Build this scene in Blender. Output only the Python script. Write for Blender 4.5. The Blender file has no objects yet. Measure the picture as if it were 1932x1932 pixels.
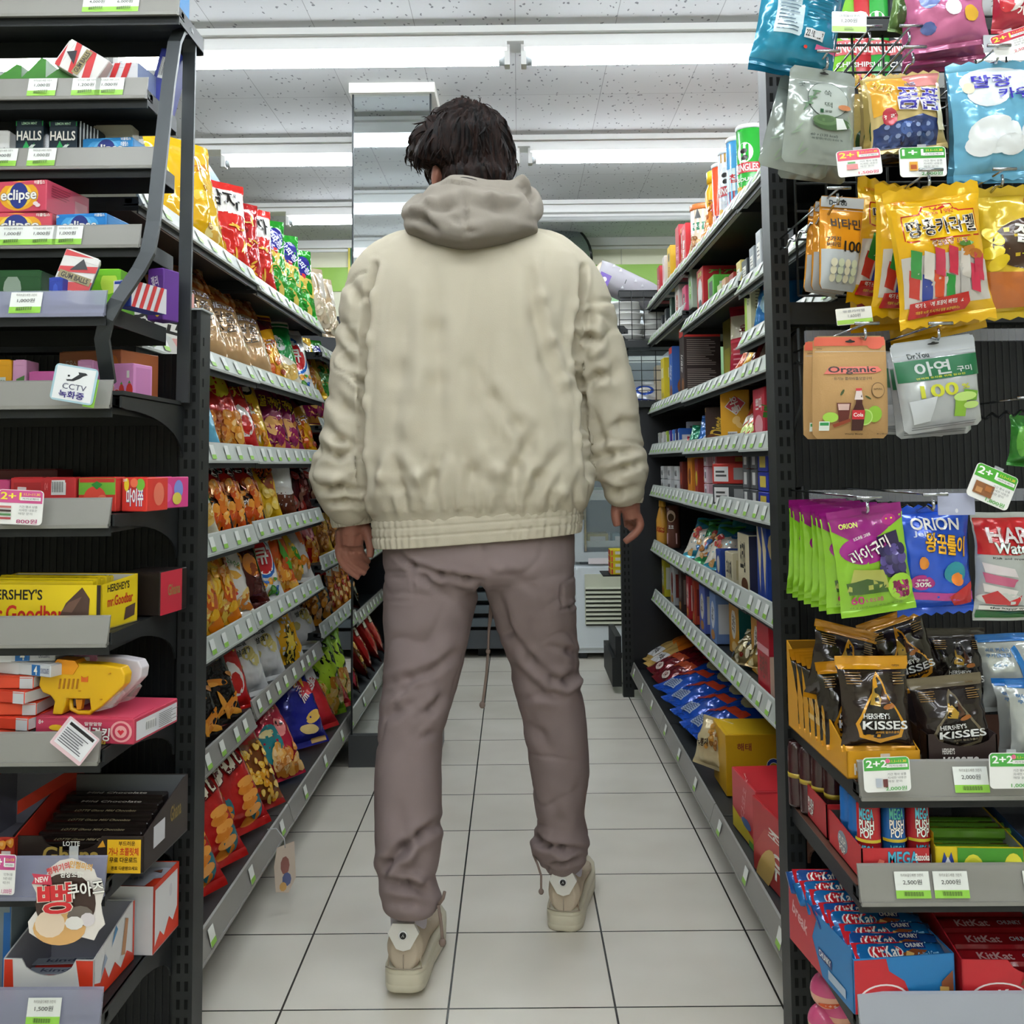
import bpy, bmesh, math, random
from mathutils import Vector, Matrix, Euler, noise
from math import sin, cos, pi, radians as R, sqrt
SC = bpy.context.scene
COL = SC.collection
# ---------------------------------------------------------------- camera
FX, CXP, CYP, HC = 1940.0, 966.0, 733.0, 0.975
_Y = Vector(((980 - CXP) / FX, -(875 - CYP) / FX, -1)).normalized()
_Z = Vector((-.0093, .997, -.0739)); _Z = (_Z - _Z.dot(_Y) * _Y).normalized()
_X = _Y.cross(_Z)
WM = Matrix((_X, _Y, _Z))
cam_d = bpy.data.cameras.new('camera')
cam = bpy.data.objects.new('camera', cam_d); COL.objects.link(cam)
cam.matrix_world = Matrix.Translation((0, 0, HC)) @ WM.to_4x4()
cam_d.sensor_fit = 'HORIZONTAL'; cam_d.sensor_width = 36.0
cam_d.lens = 36.0 * FX / 1932.0
cam_d.shift_x = 0.0; cam_d.shift_y = -(966.0 - CYP) / 1932.0
cam_d.clip_start = .02; cam_d.clip_end = 60
SC.camera = cam
# ---------------------------------------------------------------- world, exposure
wd = bpy.data.worlds.new('world'); SC.world = wd; wd.use_nodes = True
wd.node_tree.nodes['Background'].inputs[0].default_value = (.86, .93, 1.0, 1)
wd.node_tree.nodes['Background'].inputs[1].default_value = .3
SC.view_settings.view_transform = 'Standard'; SC.view_settings.look = 'None'
SC.view_settings.gamma = 1.0; SC.view_settings.use_curve_mapping = False
SC.view_settings.exposure = 0.75
TUBE_POWER = 30.0
try:
    SC.cycles.max_bounces = 6; SC.cycles.sample_clamp_indirect = 6.0
    SC.cycles.caustics_reflective = False; SC.cycles.caustics_refractive = False
except Exception: pass

def ray(px, py): return WM @ Vector(((px - CXP) / FX, -(py - CYP) / FX, -1.0))
def PY(px, py, d): r = ray(px, py); return Vector((0, 0, HC)) + r * (d / r.y)
def PX(px, py, x): r = ray(px, py); return Vector((0, 0, HC)) + r * (x / r.x)
def PZ(px, py, z): r = ray(px, py); return Vector((0, 0, HC)) + r * ((z - HC) / r.z)

# ---------------------------------------------------------------- materials
_MC = {}
def lin(h):
    h = h.lstrip('#'); o = []
    for i in (0, 2, 4):
        c = int(h[i:i + 2], 16) / 255; o.append(c / 12.92 if c <= .04045 else ((c + .055) / 1.055) ** 2.4)
    return (o[0], o[1], o[2], 1)
KIND = {'ink': (.42, .0, .5), 'card': (.42, .0, .45), 'gloss': (.22, .0, .5), 'foil': (.13, .2, .7), 'film': (.16, .0, .6), 'print': (.13, .1, .7),
        'matte': (.85, .0, .25), 'metal': (.42, .5, .5), 'black': (.5, .1, .4), 'plastic': (.35, .0, .5), 'cloth': (.9, .0, .15),
        'skin': (.55, .0, .35), 'chrome': (.14, 1., .5), 'mirror': (.02, 1., .5), 'ceil': (.9, .0, .1)}
def M(h, kind='ink'):
    k = (h, kind)
    if k in _MC: return _MC[k]
    m = bpy.data.materials.new(kind + '_' + h.strip('#')); m.use_nodes = True
    nt = m.node_tree; b = nt.nodes['Principled BSDF']
    r, me, sp = KIND[kind]
    b.inputs['Base Color'].default_value = lin(h)
    b.inputs['Roughness'].default_value = r; b.inputs['Metallic'].default_value = me
    b.inputs['Specular IOR Level'].default_value = sp
    if kind in ('foil', 'film', 'print', 'cloth', 'skin', 'metal', 'black', 'matte'):
        tc = nt.nodes.new('ShaderNodeTexCoord'); n = nt.nodes.new('ShaderNodeTexNoise'); bp = nt.nodes.new('ShaderNodeBump')
        sc, st, di = {'foil': (17, .8, .014), 'film': (20, .5, .010), 'print': (17, .8, .014), 'cloth': (420, .12, .002), 'skin': (160, .25, .002),
                      'metal': (60, .04, .001), 'black': (150, .06, .001), 'matte': (90, .05, .001)}[kind]
        n.inputs['Scale'].default_value = sc; n.inputs['Detail'].default_value = 2
        bp.inputs['Strength'].default_value = st; bp.inputs['Distance'].default_value = di
        nt.links.new(tc.outputs['Object'], n.inputs['Vector']); nt.links.new(n.outputs['Fac'], bp.inputs['Height'])
        nt.links.new(bp.outputs['Normal'], b.inputs['Normal'])
    _MC[k] = m; return m
def mglass(name, col, rough=.05, alpha=.25, tint=(1, 1, 1, 1)):
    if name in _MC: return _MC[name]
    m = bpy.data.materials.new(name); m.use_nodes = True; b = m.node_tree.nodes['Principled BSDF']
    b.inputs['Base Color'].default_value = lin(col); b.inputs['Roughness'].default_value = rough
    b.inputs['Alpha'].default_value = alpha; b.inputs['Specular IOR Level'].default_value = .8
    _MC[name] = m; return m
def memit(name, col, s):
    m = bpy.data.materials.new(name); m.use_nodes = True; b = m.node_tree.nodes['Principled BSDF']
    b.inputs['Base Color'].default_value = (.9, .9, .9, 1)
    b.inputs['Emission Color'].default_value = col; b.inputs['Emission Strength'].default_value = s
    return m
BLK = M('#1d2023', 'black')

# ---------------------------------------------------------------- mesh builder
class MB:
    def __init__(s): s.v = []; s.f = []; s.m = []; s.mats = []; s.sm = []
    def mi(s, mat):
        if mat not in s.mats: s.mats.append(mat)
        return s.mats.index(mat)
    def add(s, vs, fs, mat, smooth=False):
        o = len(s.v); s.v.extend([tuple(v) for v in vs]); i = s.mi(mat)
        for f in fs: s.f.append(tuple(o + k for k in f)); s.m.append(i); s.sm.append(smooth)
        return s
    def box(s, x0, x1, y0, y1, z0, z1, mat, M4=None):
        vs = [Vector((x, y, z)) for z in (z0, z1) for y in (y0, y1) for x in (x0, x1)]
        if M4 is not None: vs = [M4 @ v for v in vs]
        return s.add(vs, [(0, 2, 3, 1), (4, 5, 7, 6), (0, 1, 5, 4), (2, 6, 7, 3), (0, 4, 6, 2), (1, 3, 7, 5)], mat)
    def cbox(s, x0, x1, y0, y1, z0, z1, mat, c=.0015):
        # box with chamfered vertical and horizontal edges
        c = min(c, (x1 - x0) / 3, (y1 - y0) / 3, (z1 - z0) / 3); vs = []; idx = {}
        for sx in (0, 1):
            for sy in (0, 1):
                for sz in (0, 1):
                    X = (x0, x1)[sx]; Y = (y0, y1)[sy]; Z = (z0, z1)[sz]; ix = c if sx == 0 else -c; iy = c if sy == 0 else -c; iz = c if sz == 0 else -c
                    for k, p in enumerate(((X, Y + iy, Z + iz), (X + ix, Y, Z + iz), (X + ix, Y + iy, Z))):
                        idx[(sx, sy, sz, k)] = len(vs); vs.append(p)
        g = lambda a, b, d, k: idx[(a, b, d, k)]
        F = []
        for q in (0, 1):
            F.append([g(q, 0, 0, 0), g(q, 1, 0, 0), g(q, 1, 1, 0), g(q, 0, 1, 0)])
            F.append([g(0, q, 0, 1), g(1, q, 0, 1), g(1, q, 1, 1), g(0, q, 1, 1)])
            F.append([g(0, 0, q, 2), g(1, 0, q, 2), g(1, 1, q, 2), g(0, 1, q, 2)])
        for a in (0, 1):
            for b in (0, 1):
                F.append([g(a, b, 0, 0), g(a, b, 1, 0), g(a, b, 1, 1), g(a, b, 0, 1)])
                F.append([g(a, 0, b, 0), g(a, 1, b, 0), g(a, 1, b, 2), g(a, 0, b, 2)])
                F.append([g(0, a, b, 1), g(1, a, b, 1), g(1, a, b, 2), g(0, a, b, 2)])
                for d in (0, 1): F.append([g(a, b, d, 0), g(a, b, d, 1), g(a, b, d, 2)])
        cx, cy, cz = (x0 + x1) / 2, (y0 + y1) / 2, (z0 + z1) / 2; out = []
        for f in F:
            p = [Vector(vs[i]) for i in f]; n = (p[1] - p[0]).cross(p[2] - p[0]); m_ = sum(p, Vector()) / len(p) - Vector((cx, cy, cz))
            out.append(f if n.dot(m_) > 0 else f[::-1])
        return s.add(vs, out, mat)
    def poly(s, pts, mat): return s.add(pts, [tuple(range(len(pts)))], mat)
    def prism(s, prof, ax, a0, a1, mat):
        # profile of 2D points extruded along axis ax ('x','y','z') from a0 to a1
        mk = {'x': lambda p, a: (a, p[0], p[1]), 'y': lambda p, a: (p[0], a, p[1]), 'z': lambda p, a: (p[0], p[1], a)}[ax]
        n = len(prof); vs = [mk(p, a0) for p in prof] + [mk(p, a1) for p in prof]
        fs = [tuple(range(n))[::-1], tuple(range(n, 2 * n))] + [(i, (i + 1) % n, n + (i + 1) % n, n + i) for i in range(n)]
        ar = sum(prof[i][0] * prof[(i + 1) % n][1] - prof[(i + 1) % n][0] * prof[i][1] for i in range(n))
        flip = (ar < 0) ^ (ax == 'y') ^ (a1 < a0)
        if flip: fs = [f[::-1] for f in fs]
        return s.add(vs, fs, mat)
    def tube(s, pts, r, mat, n=8, cap=True, flat=1.0):
        pts = [Vector(p) for p in pts]; rs = r if isinstance(r, (list, tuple)) else [r] * len(pts)
        vs = []; t0 = (pts[1] - pts[0]).normalized()
        up = Vector((0, 0, 1)) if abs(t0.z) < .9 else Vector((0, 1, 0)); a = t0.cross(up).normalized()
        for i, p in enumerate(pts):
            t = (pts[min(i + 1, len(pts) - 1)] - pts[max(i - 1, 0)]).normalized()
            a = (a - t * a.dot(t)).normalized(); b = t.cross(a)
            for k in range(n):
                th = 2 * pi * k / n; vs.append(p + a * cos(th) * rs[i] + b * sin(th) * rs[i] * flat)
        fs = []
        for i in range(len(pts) - 1):
            for k in range(n):
                q = (k + 1) % n; fs.append((i * n + k, i * n + q, (i + 1) * n + q, (i + 1) * n + k))
        if cap: fs += [tuple(range(n))[::-1], tuple((len(pts) - 1) * n + k for k in range(n))]
        return s.add(vs, fs, mat, True)
    def lathe(s, prof, mat, n=24, c=(0, 0, 0), smooth=True, cap=True):
        vs = [(c[0] + r * cos(2 * pi * k / n), c[1] + r * sin(2 * pi * k / n), c[2] + z) for r, z in prof for k in range(n)]
        fs = [(i * n + k, i * n + (k + 1) % n, (i + 1) * n + (k + 1) % n, (i + 1) * n + k) for i in range(len(prof) - 1) for k in range(n)]
        if cap: fs += [tuple(range(n))[::-1], tuple((len(prof) - 1) * n + k for k in range(n))]
        return s.add(vs, fs, mat, smooth)
    def rings(s, rg, mat, cap=True):
        n = len(rg[0]); vs = [p for r in rg for p in r]
        fs = [(i * n + k, i * n + (k + 1) % n, (i + 1) * n + (k + 1) % n, (i + 1) * n + k) for i in range(len(rg) - 1) for k in range(n)]
        if cap: fs += [tuple(range(n))[::-1], tuple((len(rg) - 1) * n + k for k in range(n))]
        return s.add(vs, fs, mat, True)
    def mesh(s, name):
        me = bpy.data.meshes.new(name); me.from_pydata(s.v, [], s.f)
        for m in s.mats: me.materials.append(m)
        me.polygons.foreach_set('material_index', s.m); me.polygons.foreach_set('use_smooth', s.sm); me.update()
        return me
    def build(s, name, parent=None, **kw): return obj(name, s.mesh(name), parent, **kw)
def obj(name, me, parent=None, loc=None, rot=None, label=None, cat=None, group=None, kind=None):
    o = bpy.data.objects.new(name, me); COL.objects.link(o)
    if parent is not None: o.parent = parent
    if loc is not None: o.location = loc
    if rot is not None: o.rotation_euler = rot
    tag(o, label, cat, group, kind); return o
def tag(o, label=None, cat=None, group=None, kind=None):
    if label: o['label'] = label
    if cat: o['category'] = cat
    if group: o['group'] = group
    if kind: o['kind'] = kind
    return o
def thing(name, label, cat, loc=(0, 0, 0), rot=None, group=None):
    return obj(name, None, None, loc, rot, label, cat, group)
def struct(name, mb): return mb.build(name, kind='structure')
def copy_thing(o, loc, rot=None, label=None, group=None):
    c = o.copy(); COL.objects.link(c); c.location = loc
    if rot is not None: c.rotation_euler = rot
    if label: c['label'] = label
    if group: c['group'] = group
    for ch in list(o.children):
        d = ch.copy(); COL.objects.link(d); d.parent = c
        for g in list(ch.children):
            e = g.copy(); COL.objects.link(e); e.parent = d
    return c

# ---------------------------------------------------------------- lettering and printed art
_TC = {}
def text_geo(body, off=.0):
    k = (body, off)
    if k in _TC: return _TC[k]
    c = bpy.data.curves.new('lettering', 'FONT'); c.body = body; c.offset = off; c.resolution_u = 3
    o = bpy.data.objects.new('lettering', c); me = o.to_mesh()
    vs = [(v.co.x, v.co.y) for v in me.vertices]; fs = [tuple(p.vertices) for p in me.polygons]
    o.to_mesh_clear(); bpy.data.objects.remove(o); bpy.data.curves.remove(c)
    if not vs: vs = [(0, 0), (1, 0), (1, 1)]; fs = [(0, 1, 2)]
    x0 = min(v[0] for v in vs); x1 = max(v[0] for v in vs); y0 = min(v[1] for v in vs); y1 = max(v[1] for v in vs)
    _TC[k] = (vs, fs, (x0, x1, y0, y1)); return _TC[k]
def T(s, cx, cy, tw, th, col, rot=0, b=.02, ol=None, ow=.05): return ('t', col, s, cx, cy, tw, th, rot, b, ol, ow)
def E(cx, cy, rx, ry, col, n=20, rot=0): return ('e', col, cx, cy, rx, ry, n, rot)
def B(x0, y0, x1, y1, col): return ('p', col, [(x0, y0), (x1, y0), (x1, y1), (x0, y1)])
def P(pts, col): return ('p', col, pts)
def S(cx, cy, r0, r1, n, col, asp=1): # star burst
    return ('p', col, [(cx + (r0 if i % 2 else r1) * cos(pi * i / n), cy + asp * (r0 if i % 2 else r1) * sin(pi * i / n)) for i in range(2 * n)])
def N(x0, y0, x1, y1, n, r, cols, kind='blob', seed=1): return ('n', cols, x0, y0, x1, y1, n, r, kind, seed)
def art_geo(art, w, h):
    """flat pieces: list of (colour, verts[(x,y)], faces, small) in metres; x in -w/2..w/2, y in 0..h"""
    out = []
    for a in art:
        if a[0] == 'p': pts = [(p[0] * w / 2, p[1] * h) for p in a[2]]; out.append((a[1], pts, [tuple(range(len(pts)))], False))
        elif a[0] == 'e':
            _, col, cx, cy, rx, ry, n, rot = a; cr, sr = cos(R(rot)), sin(R(rot)); pts = []
            for k in range(n):
                x = rx * w / 2 * cos(2 * pi * k / n); y = ry * h * sin(2 * pi * k / n)
                pts.append((cx * w / 2 + x * cr - y * sr, cy * h + x * sr + y * cr))
            out.append((col, pts, [tuple(range(n))], max(rx * w, ry * h) < .012))
        elif a[0] == 't':
            _, col, s, cx, cy, tw, th, rot, b, ol, ow = a; cr, sr = cos(R(rot)), sin(R(rot))
            base = text_geo(s, 0.0)[2]
            for c2, off in ((ol, min(ow, .045)), (col, min(b, .022))):
                if not c2: continue
                vs, fs, _b = text_geo(s, off); x0, x1, y0, y1 = base
                kx = tw * w / 2 / max(x1 - x0, .01); ky = th * h / max(y1 - y0, .01); pts = []
                for x, y in vs:
                    X = (x - (x0 + x1) / 2) * kx; Y = (y - (y0 + y1) / 2) * ky
                    pts.append((cx * w / 2 + X * cr - Y * sr, cy * h + X * sr + Y * cr))
                out.append((c2, pts, fs, th * h < .008))
        elif a[0] == 'n':
            _, cols, x0, y0, x1, y1, n, r, kind, seed = a; rn = random.Random(seed)
            if kind == 'blob': n, r = int(n * 1.5), r * .62
            else: r *= .8
            for i in range(n):
                cx, cy = rn.uniform(x0, x1) * w / 2, rn.uniform(y0, y1) * h; rr = r * w * rn.uniform(.7, 1.2); an = rn.uniform(0, pi)
                asp = {'blob': rn.uniform(.6, .95), 'stick': .22, 'ring': .8, 'leaf': .35}[kind]
                kk = 10 if kind != 'leaf' else 6; pts = []
                for k in range(kk):
                    t = 2 * pi * k / kk; q = 1 + (.12 * sin(3 * t + i) if kind == 'blob' else 0)
                    X, Y = rr * cos(t) * q, rr * asp * sin(t) * q; pts.append((cx + X * cos(an) - Y * sin(an), cy + X * sin(an) + Y * cos(an)))
                pts = [(min(max(p[0], -w / 2 * .985), w / 2 * .985), min(max(p[1], .01 * h), .99 * h)) for p in pts]
                c = cols[i % len(cols)]; out.append((c, pts, [tuple(range(kk))], True))
                if kind == 'blob':  # lighter offset ellipse: a highlight painted into each printed blob
                    lc = tuple(int(c.strip('#')[q:q + 2], 16) for q in (0, 2, 4)); lc = '#%02x%02x%02x' % tuple(min(255, int(v + (255 - v) * .28)) for v in lc)
                    out.append((lc, [(cx + (p[0] - cx) * .5 - rr * .12, cy + (p[1] - cy) * .45 + rr * .18) for p in pts], [tuple(range(kk))], True))
                if kind == 'ring': out.append((cols[-1], [(cx + (p[0] - cx) * .5, cy + (p[1] - cy) * .5) for p in pts], [tuple(range(kk))], True))
    return out
def stamp(mb, art, w, h, surf, kind='ink', grid=0, step=.00022, cells=None):
    """lay printed art on a surface; surf(x, y, off) -> 3D point"""
    for li, (col, pts, fs, small) in enumerate(art_geo(art, w, h)):
        off = (.0006 if cells else .0003) + step * min(li, 14) + .00002 * li
        if (grid or cells) and not small:
            bm = bmesh.new(); vv = [bm.verts.new((p[0], p[1], 0)) for p in pts]
            for f in fs:
                try: bm.faces.new([vv[i] for i in f])
                except ValueError: pass
            xs = [p[0] for p in pts]; ys = [p[1] for p in pts]
            for ax, lo, hi in ((0, min(xs), max(xs)), (1, min(ys), max(ys))):
                for c0 in (cells[ax] if cells else [k * grid for k in range(math.floor(lo / grid) + 1, math.ceil(hi / grid))]):
                    if not lo < c0 < hi: continue
                    co = [0, 0, 0]; no = [0, 0, 0]; co[ax] = c0; no[ax] = 1
                    bmesh.ops.bisect_plane(bm, geom=bm.verts[:] + bm.edges[:] + bm.faces[:], plane_co=co, plane_no=no, dist=1e-6)
            bm.verts.index_update(); pts = [(v.co.x, v.co.y) for v in bm.verts]; fs = [tuple(v.index for v in f.verts) for f in bm.faces]; bm.free()
        mb.add([surf(p[0], p[1], off) for p in pts], fs, M(col, kind), True)
# ================================================================ the room
def nodes(m): return m.node_tree.nodes, m.node_tree.links
def floor_mat():
    m = bpy.data.materials.new('floor_tiles'); m.use_nodes = True; N_, L = nodes(m); b = N_['Principled BSDF']
    tc = N_.new('ShaderNodeTexCoord'); mp = N_.new('ShaderNodeMapping'); L.new(tc.outputs['Object'], mp.inputs['Vector'])
    mp.inputs['Rotation'].default_value = (0, 0, R(-.35)); mp.inputs['Location'].default_value = (.1255, -.123, 0)
    br = N_.new('ShaderNodeTexBrick'); L.new(mp.outputs[0], br.inputs['Vector'])
    br.offset = 0; br.inputs['Scale'].default_value = 1; br.inputs['Brick Width'].default_value = .3; br.inputs['Row Height'].default_value = .3
    br.inputs['Mortar Size'].default_value = .0022; br.inputs['Mortar Smooth'].default_value = .2; br.inputs['Bias'].default_value = 0
    br.inputs['Color1'].default_value = lin('#e6e1d6'); br.inputs['Color2'].default_value = lin('#e1dcd0'); br.inputs['Mortar'].default_value = lin('#33302c')
    n = N_.new('ShaderNodeTexNoise'); n.inputs['Scale'].default_value = 4; n.inputs['Detail'].default_value = 2; L.new(tc.outputs['Object'], n.inputs['Vector'])
    r = N_.new('ShaderNodeValToRGB'); r.color_ramp.elements[0].position = .2; r.color_ramp.elements[0].color = (.86, .85, .83, 1); r.color_ramp.elements[1].position = .7; r.color_ramp.elements[1].color = (1, 1, 1, 1)
    L.new(n.outputs['Fac'], r.inputs[0])
    mx = N_.new('ShaderNodeMix'); mx.data_type = 'RGBA'; mx.blend_type = 'MULTIPLY'; mx.inputs[0].default_value = 1
    L.new(br.outputs['Color'], mx.inputs[6]); L.new(r.outputs[0], mx.inputs[7]); L.new(mx.outputs[2], b.inputs['Base Color'])
    b.inputs['Roughness'].default_value = .27; b.inputs['Specular IOR Level'].default_value = .42
    #rr = N_.new('ShaderNodeMapRange'); rr.inputs[3].default_value = .2; rr.inputs[4].default_value = .42; L.new(n.outputs['Fac'], rr.inputs[0]); L.new(rr.outputs[0], b.inputs['Roughness'])
    bp = N_.new('ShaderNodeBump'); bp.inputs['Strength'].default_value = .5; bp.inputs['Distance'].default_value = .002; bp.invert = True
    L.new(br.outputs['Fac'], bp.inputs['Height']); L.new(bp.outputs[0], b.inputs['Normal'])
    return m
def ceiling_mat():
    m = bpy.data.materials.new('ceiling_board'); m.use_nodes = True; N_, L = nodes(m); b = N_['Principled BSDF']
    tc = N_.new('ShaderNodeTexCoord')
    br = N_.new('ShaderNodeTexBrick'); br.offset = 0; L.new(tc.outputs['Object'], br.inputs['Vector'])
    br.inputs['Scale'].default_value = 1; br.inputs['Brick Width'].default_value = .297; br.inputs['Row Height'].default_value = .505
    br.inputs['Mortar Size'].default_value = .0011; br.inputs['Mortar Smooth'].default_value = .3
    br.inputs['Color1'].default_value = lin('#c3c4c6'); br.inputs['Color2'].default_value = lin('#bebfc2'); br.inputs['Mortar'].default_value = lin('#8d8d90')
    # worm-shaped pits: small stretched cells, only some of them kept
    n0 = N_.new('ShaderNodeTexNoise'); n0.inputs['Scale'].default_value = 55; L.new(tc.outputs['Object'], n0.inputs['Vector'])
    mxv = N_.new('ShaderNodeMix'); mxv.data_type = 'RGBA'; mxv.blend_type = 'ADD'; mxv.inputs[0].default_value = .018
    L.new(tc.outputs['Object'], mxv.inputs[6]); L.new(n0.outputs['Color'], mxv.inputs[7])
    mp = N_.new('ShaderNodeMapping'); mp.inputs['Scale'].default_value = (52, 26, 1); mp.inputs['Rotation'].default_value = (0, 0, .5); L.new(mxv.outputs[2], mp.inputs[0])
    vo = N_.new('ShaderNodeTexVoronoi'); vo.inputs['Scale'].default_value = 1; vo.inputs['Randomness'].default_value = 1; L.new(mp.outputs[0], vo.inputs['Vector'])
    lt = N_.new('ShaderNodeMath'); lt.operation = 'LESS_THAN'; lt.inputs[1].default_value = .17; L.new(vo.outputs['Distance'], lt.inputs[0])
    mx = N_.new('ShaderNodeMix'); mx.data_type = 'RGBA'; L.new(lt.outputs[0], mx.inputs[0]); L.new(br.outputs['Color'], mx.inputs[6]); mx.inputs[7].default_value = lin('#7b7b80')
    L.new(mx.outputs[2], b.inputs['Base Color']); b.inputs['Roughness'].default_value = .9; b.inputs['Specular IOR Level'].default_value = .1
    bp = N_.new('ShaderNodeBump'); bp.inputs['Strength'].default_value = .4; bp.inputs['Distance'].default_value = .003; bp.invert = True
    L.new(lt.outputs[0], bp.inputs['Height']); L.new(bp.outputs[0], b.inputs['Normal'])
    return m
ZC = 2.27; YB = 5.87; XL, XR, YF = -3.0, 3.0, -2.6
struct('floor', MB().box(XL, XR, YF, YB, -.1, 0, floor_mat()))
struct('ceiling', MB().box(XL, XR, YF, YB, ZC, ZC + .1, ceiling_mat()))
CREAM = M('#d8d6bf', 'matte'); WHT = M('#e6e6e6', 'plastic')
struct('wall_left', MB().box(XL - .1, XL, YF, YB, 0, ZC, CREAM))
struct('wall_right', MB().box(XR, XR + .1, YF, YB, 0, ZC, CREAM))
struct('wall_front', MB().box(XL, XR, YF - .1, YF, 0, ZC, CREAM))
struct('wall_back', MB().box(XL, XR, YB, YB + .1, 0, ZC, CREAM))
mb = MB(); mb.box(XL, XR, YB - .03, YB, ZC - .045, ZC, WHT); mb.box(XL, XR, YB - .014, YB, ZC - .065, ZC - .05, WHT); struct('trim_1', mb)
# lime green band and panel joints on the back wall
a0 = PY(1140, 500, YB); a1 = PY(1140, 545, YB)
struct('trim_2', MB().box(XL, XR, YB - .012, YB, a1.z, a0.z, M('#7aa626', 'plastic')))
struct('trim_3', MB().box(-.02, XR, YB - .006, YB, .9, a1.z, M('#8fc088', 'plastic')))
mb = MB()
for x in (-1.8, -.6, .6, 1.8): mb.box(x - .003, x + .003, YB - .004, YB, a0.z, ZC - .06, M('#bdbca9', 'matte'))
struct('trim_4', mb)
# ceiling light rows: a white channel across the room, tubes hung below it
tube_m = memit('tube_glow', (.90, .96, 1, 1), TUBE_POWER)
off_m = M('#d3d6d8', 'plastic')
for i, y in enumerate([-2.04, -1.03, -.02, .99, 2.0, 3.03, 4.05, 5.06]):
    mb = MB(); mb.box(XL, XR, y - .07, y + .07, ZC - .014, ZC, WHT); mb.box(XL, XR, y - .045, y + .045, ZC - .036, ZC - .014, WHT); mb.box(XL, XR, y - .075, y - .069, ZC - .02, ZC, WHT)
    struct('trim_%d' % (5 + i), mb)
light = thing('fluorescent_light', 'x', 'ceiling light')
mb = MB(); mb.box(-.59, .59, -.05, .05, -.02, 0, WHT)
for s in (-1, 1): mb.box(s * .59 - .008, s * .59 + .008, -.02, .02, -.062, 0, WHT)
mb.build('lamp_housing', light)
MB().tube([(-.565, 0, -.044), (.565, 0, -.044)], .0135, tube_m, 14).build('lamp_tube', light)
for s in (-1, 1): MB().tube([(s * .565, 0, -.044), (s * .584, 0, -.044)], .0138, M('#aeb4b8', 'metal'), 14).build('tube_end', light)
rows = [-2.04, -1.03, -.02, .99, 2.0, 3.03, 4.05, 5.06]
rown = ['farthest behind the viewer', 'third row behind the viewer', 'second row behind the viewer', 'row just behind the viewer', 'row over the viewer', 'nearest visible row', 'second visible row', 'third visible row']
first = True
for ri, y in enumerate(rows):
    for k, x in enumerate((-1.835, -.605, .625, 1.855)):
        if ri in (0, 2) and k in (0, 3): continue
        if (ri == 6 and k == 0) or (ri == 7 and k in (0, 2, 3)) or (ri < 4 and k in (0, 3)): continue
        xx = x + (-.01 if ri == 5 else .02 if ri == 6 else .05)
        side = ['far left', 'left of centre', 'right of centre', 'far right'][k]
        lb = 'lit white fluorescent tube light, %s in the %s' % (side, rown[ri])
        if first: o = light; o.location = (xx, y, ZC - .036); o['label'] = lb; o['group'] = 'ceiling tube lights'; first = False
        else: copy_thing(light, (xx, y, ZC - .036), label=lb)
mb = MB(); mb.box(-.59, .59, -.05, .05, -.02, 0, WHT); mb.box(-.57, .57, -.004, .004, -.045, -.02, WHT); mb.tube([(-.565, 0, -.044), (.565, 0, -.044)], .0135, off_m, 14)
mb.build('fluorescent_light', loc=(.66, 5.06, ZC - .036), label='unlit white tube light near the back wall, right of the person', cat='ceiling light', group='ceiling tube lights')

# mirror-clad pillar
pil = thing('mirrored_pillar', 'square mirror-clad pillar with white cornice behind the person, left of centre', 'pillar', (-.423, 3.42, 0))
px0, px1, pd = -.128, .128, .27
MB().box(px0, px1, .006, pd, 0, ZC, M('#4a4f54', 'black')).build('pillar_core', pil)
mir = M('#d5dcde', 'mirror')
MB().box(px0 - .004, px1 + .004, 0, .006, .0, ZC - .03, mir).build('mirror_panel', pil)
for s, nm in ((px0 - .004, 0), (px1, 1)): MB().box(s, s + .004, .006, pd, .0, ZC - .03, mir).build('mirror_panel', pil)
mb = MB()
for x in (px0 - .007, px1 + .001): mb.box(x, x + .006, -.003, .01, .0, ZC - .03, M('#1b1e20', 'metal'))
mb.build('mirror_edge', pil)
MB().box(px0 - .012, px1 + .02, -.016, pd + .02, 0, .10, M('#3a3c3f', 'plastic')).build('pillar_base', pil)
MB().box(px0 - .015, px1 + .02, -.02, pd + .02, ZC - .035, ZC - .001, M('#e4e2d8', 'plastic')).build('cornice', pil)

# convex safety mirror on the back wall
cm = thing('convex_mirror', 'round black-rimmed convex mirror high on back wall beyond right shoulder', 'mirror', PY(1046, 487, YB - .16))
prof = [(.205 * sin(t), -.07 * cos(t)) for t in [i * pi / 2 / 10 for i in range(11)]]
mb = MB(); n = 40; vs = []; fs = []
for r, y in prof:
    for k in range(n): vs.append((r * cos(2 * pi * k / n), y, r * sin(2 * pi * k / n)))
for i in range(10):
    for k in range(n): fs.append((i * n + k, i * n + (k + 1) % n, (i + 1) * n + (k + 1) % n, (i + 1) * n + k))
mb.add(vs, fs, M('#b9c2c4', 'mirror'), True).build('mirror_dome', cm)
MB().tube([(.208 * cos(2 * pi * k / 40), .004, .208 * sin(2 * pi * k / 40)) for k in range(41)], .009, M('#0e0f10', 'plastic'), 8).build('rim', cm)
MB().tube([(0, .01, 0), (0, .15, .03)], .012, M('#0e0f10', 'plastic'), 8).build('wall_bracket', cm)

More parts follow.
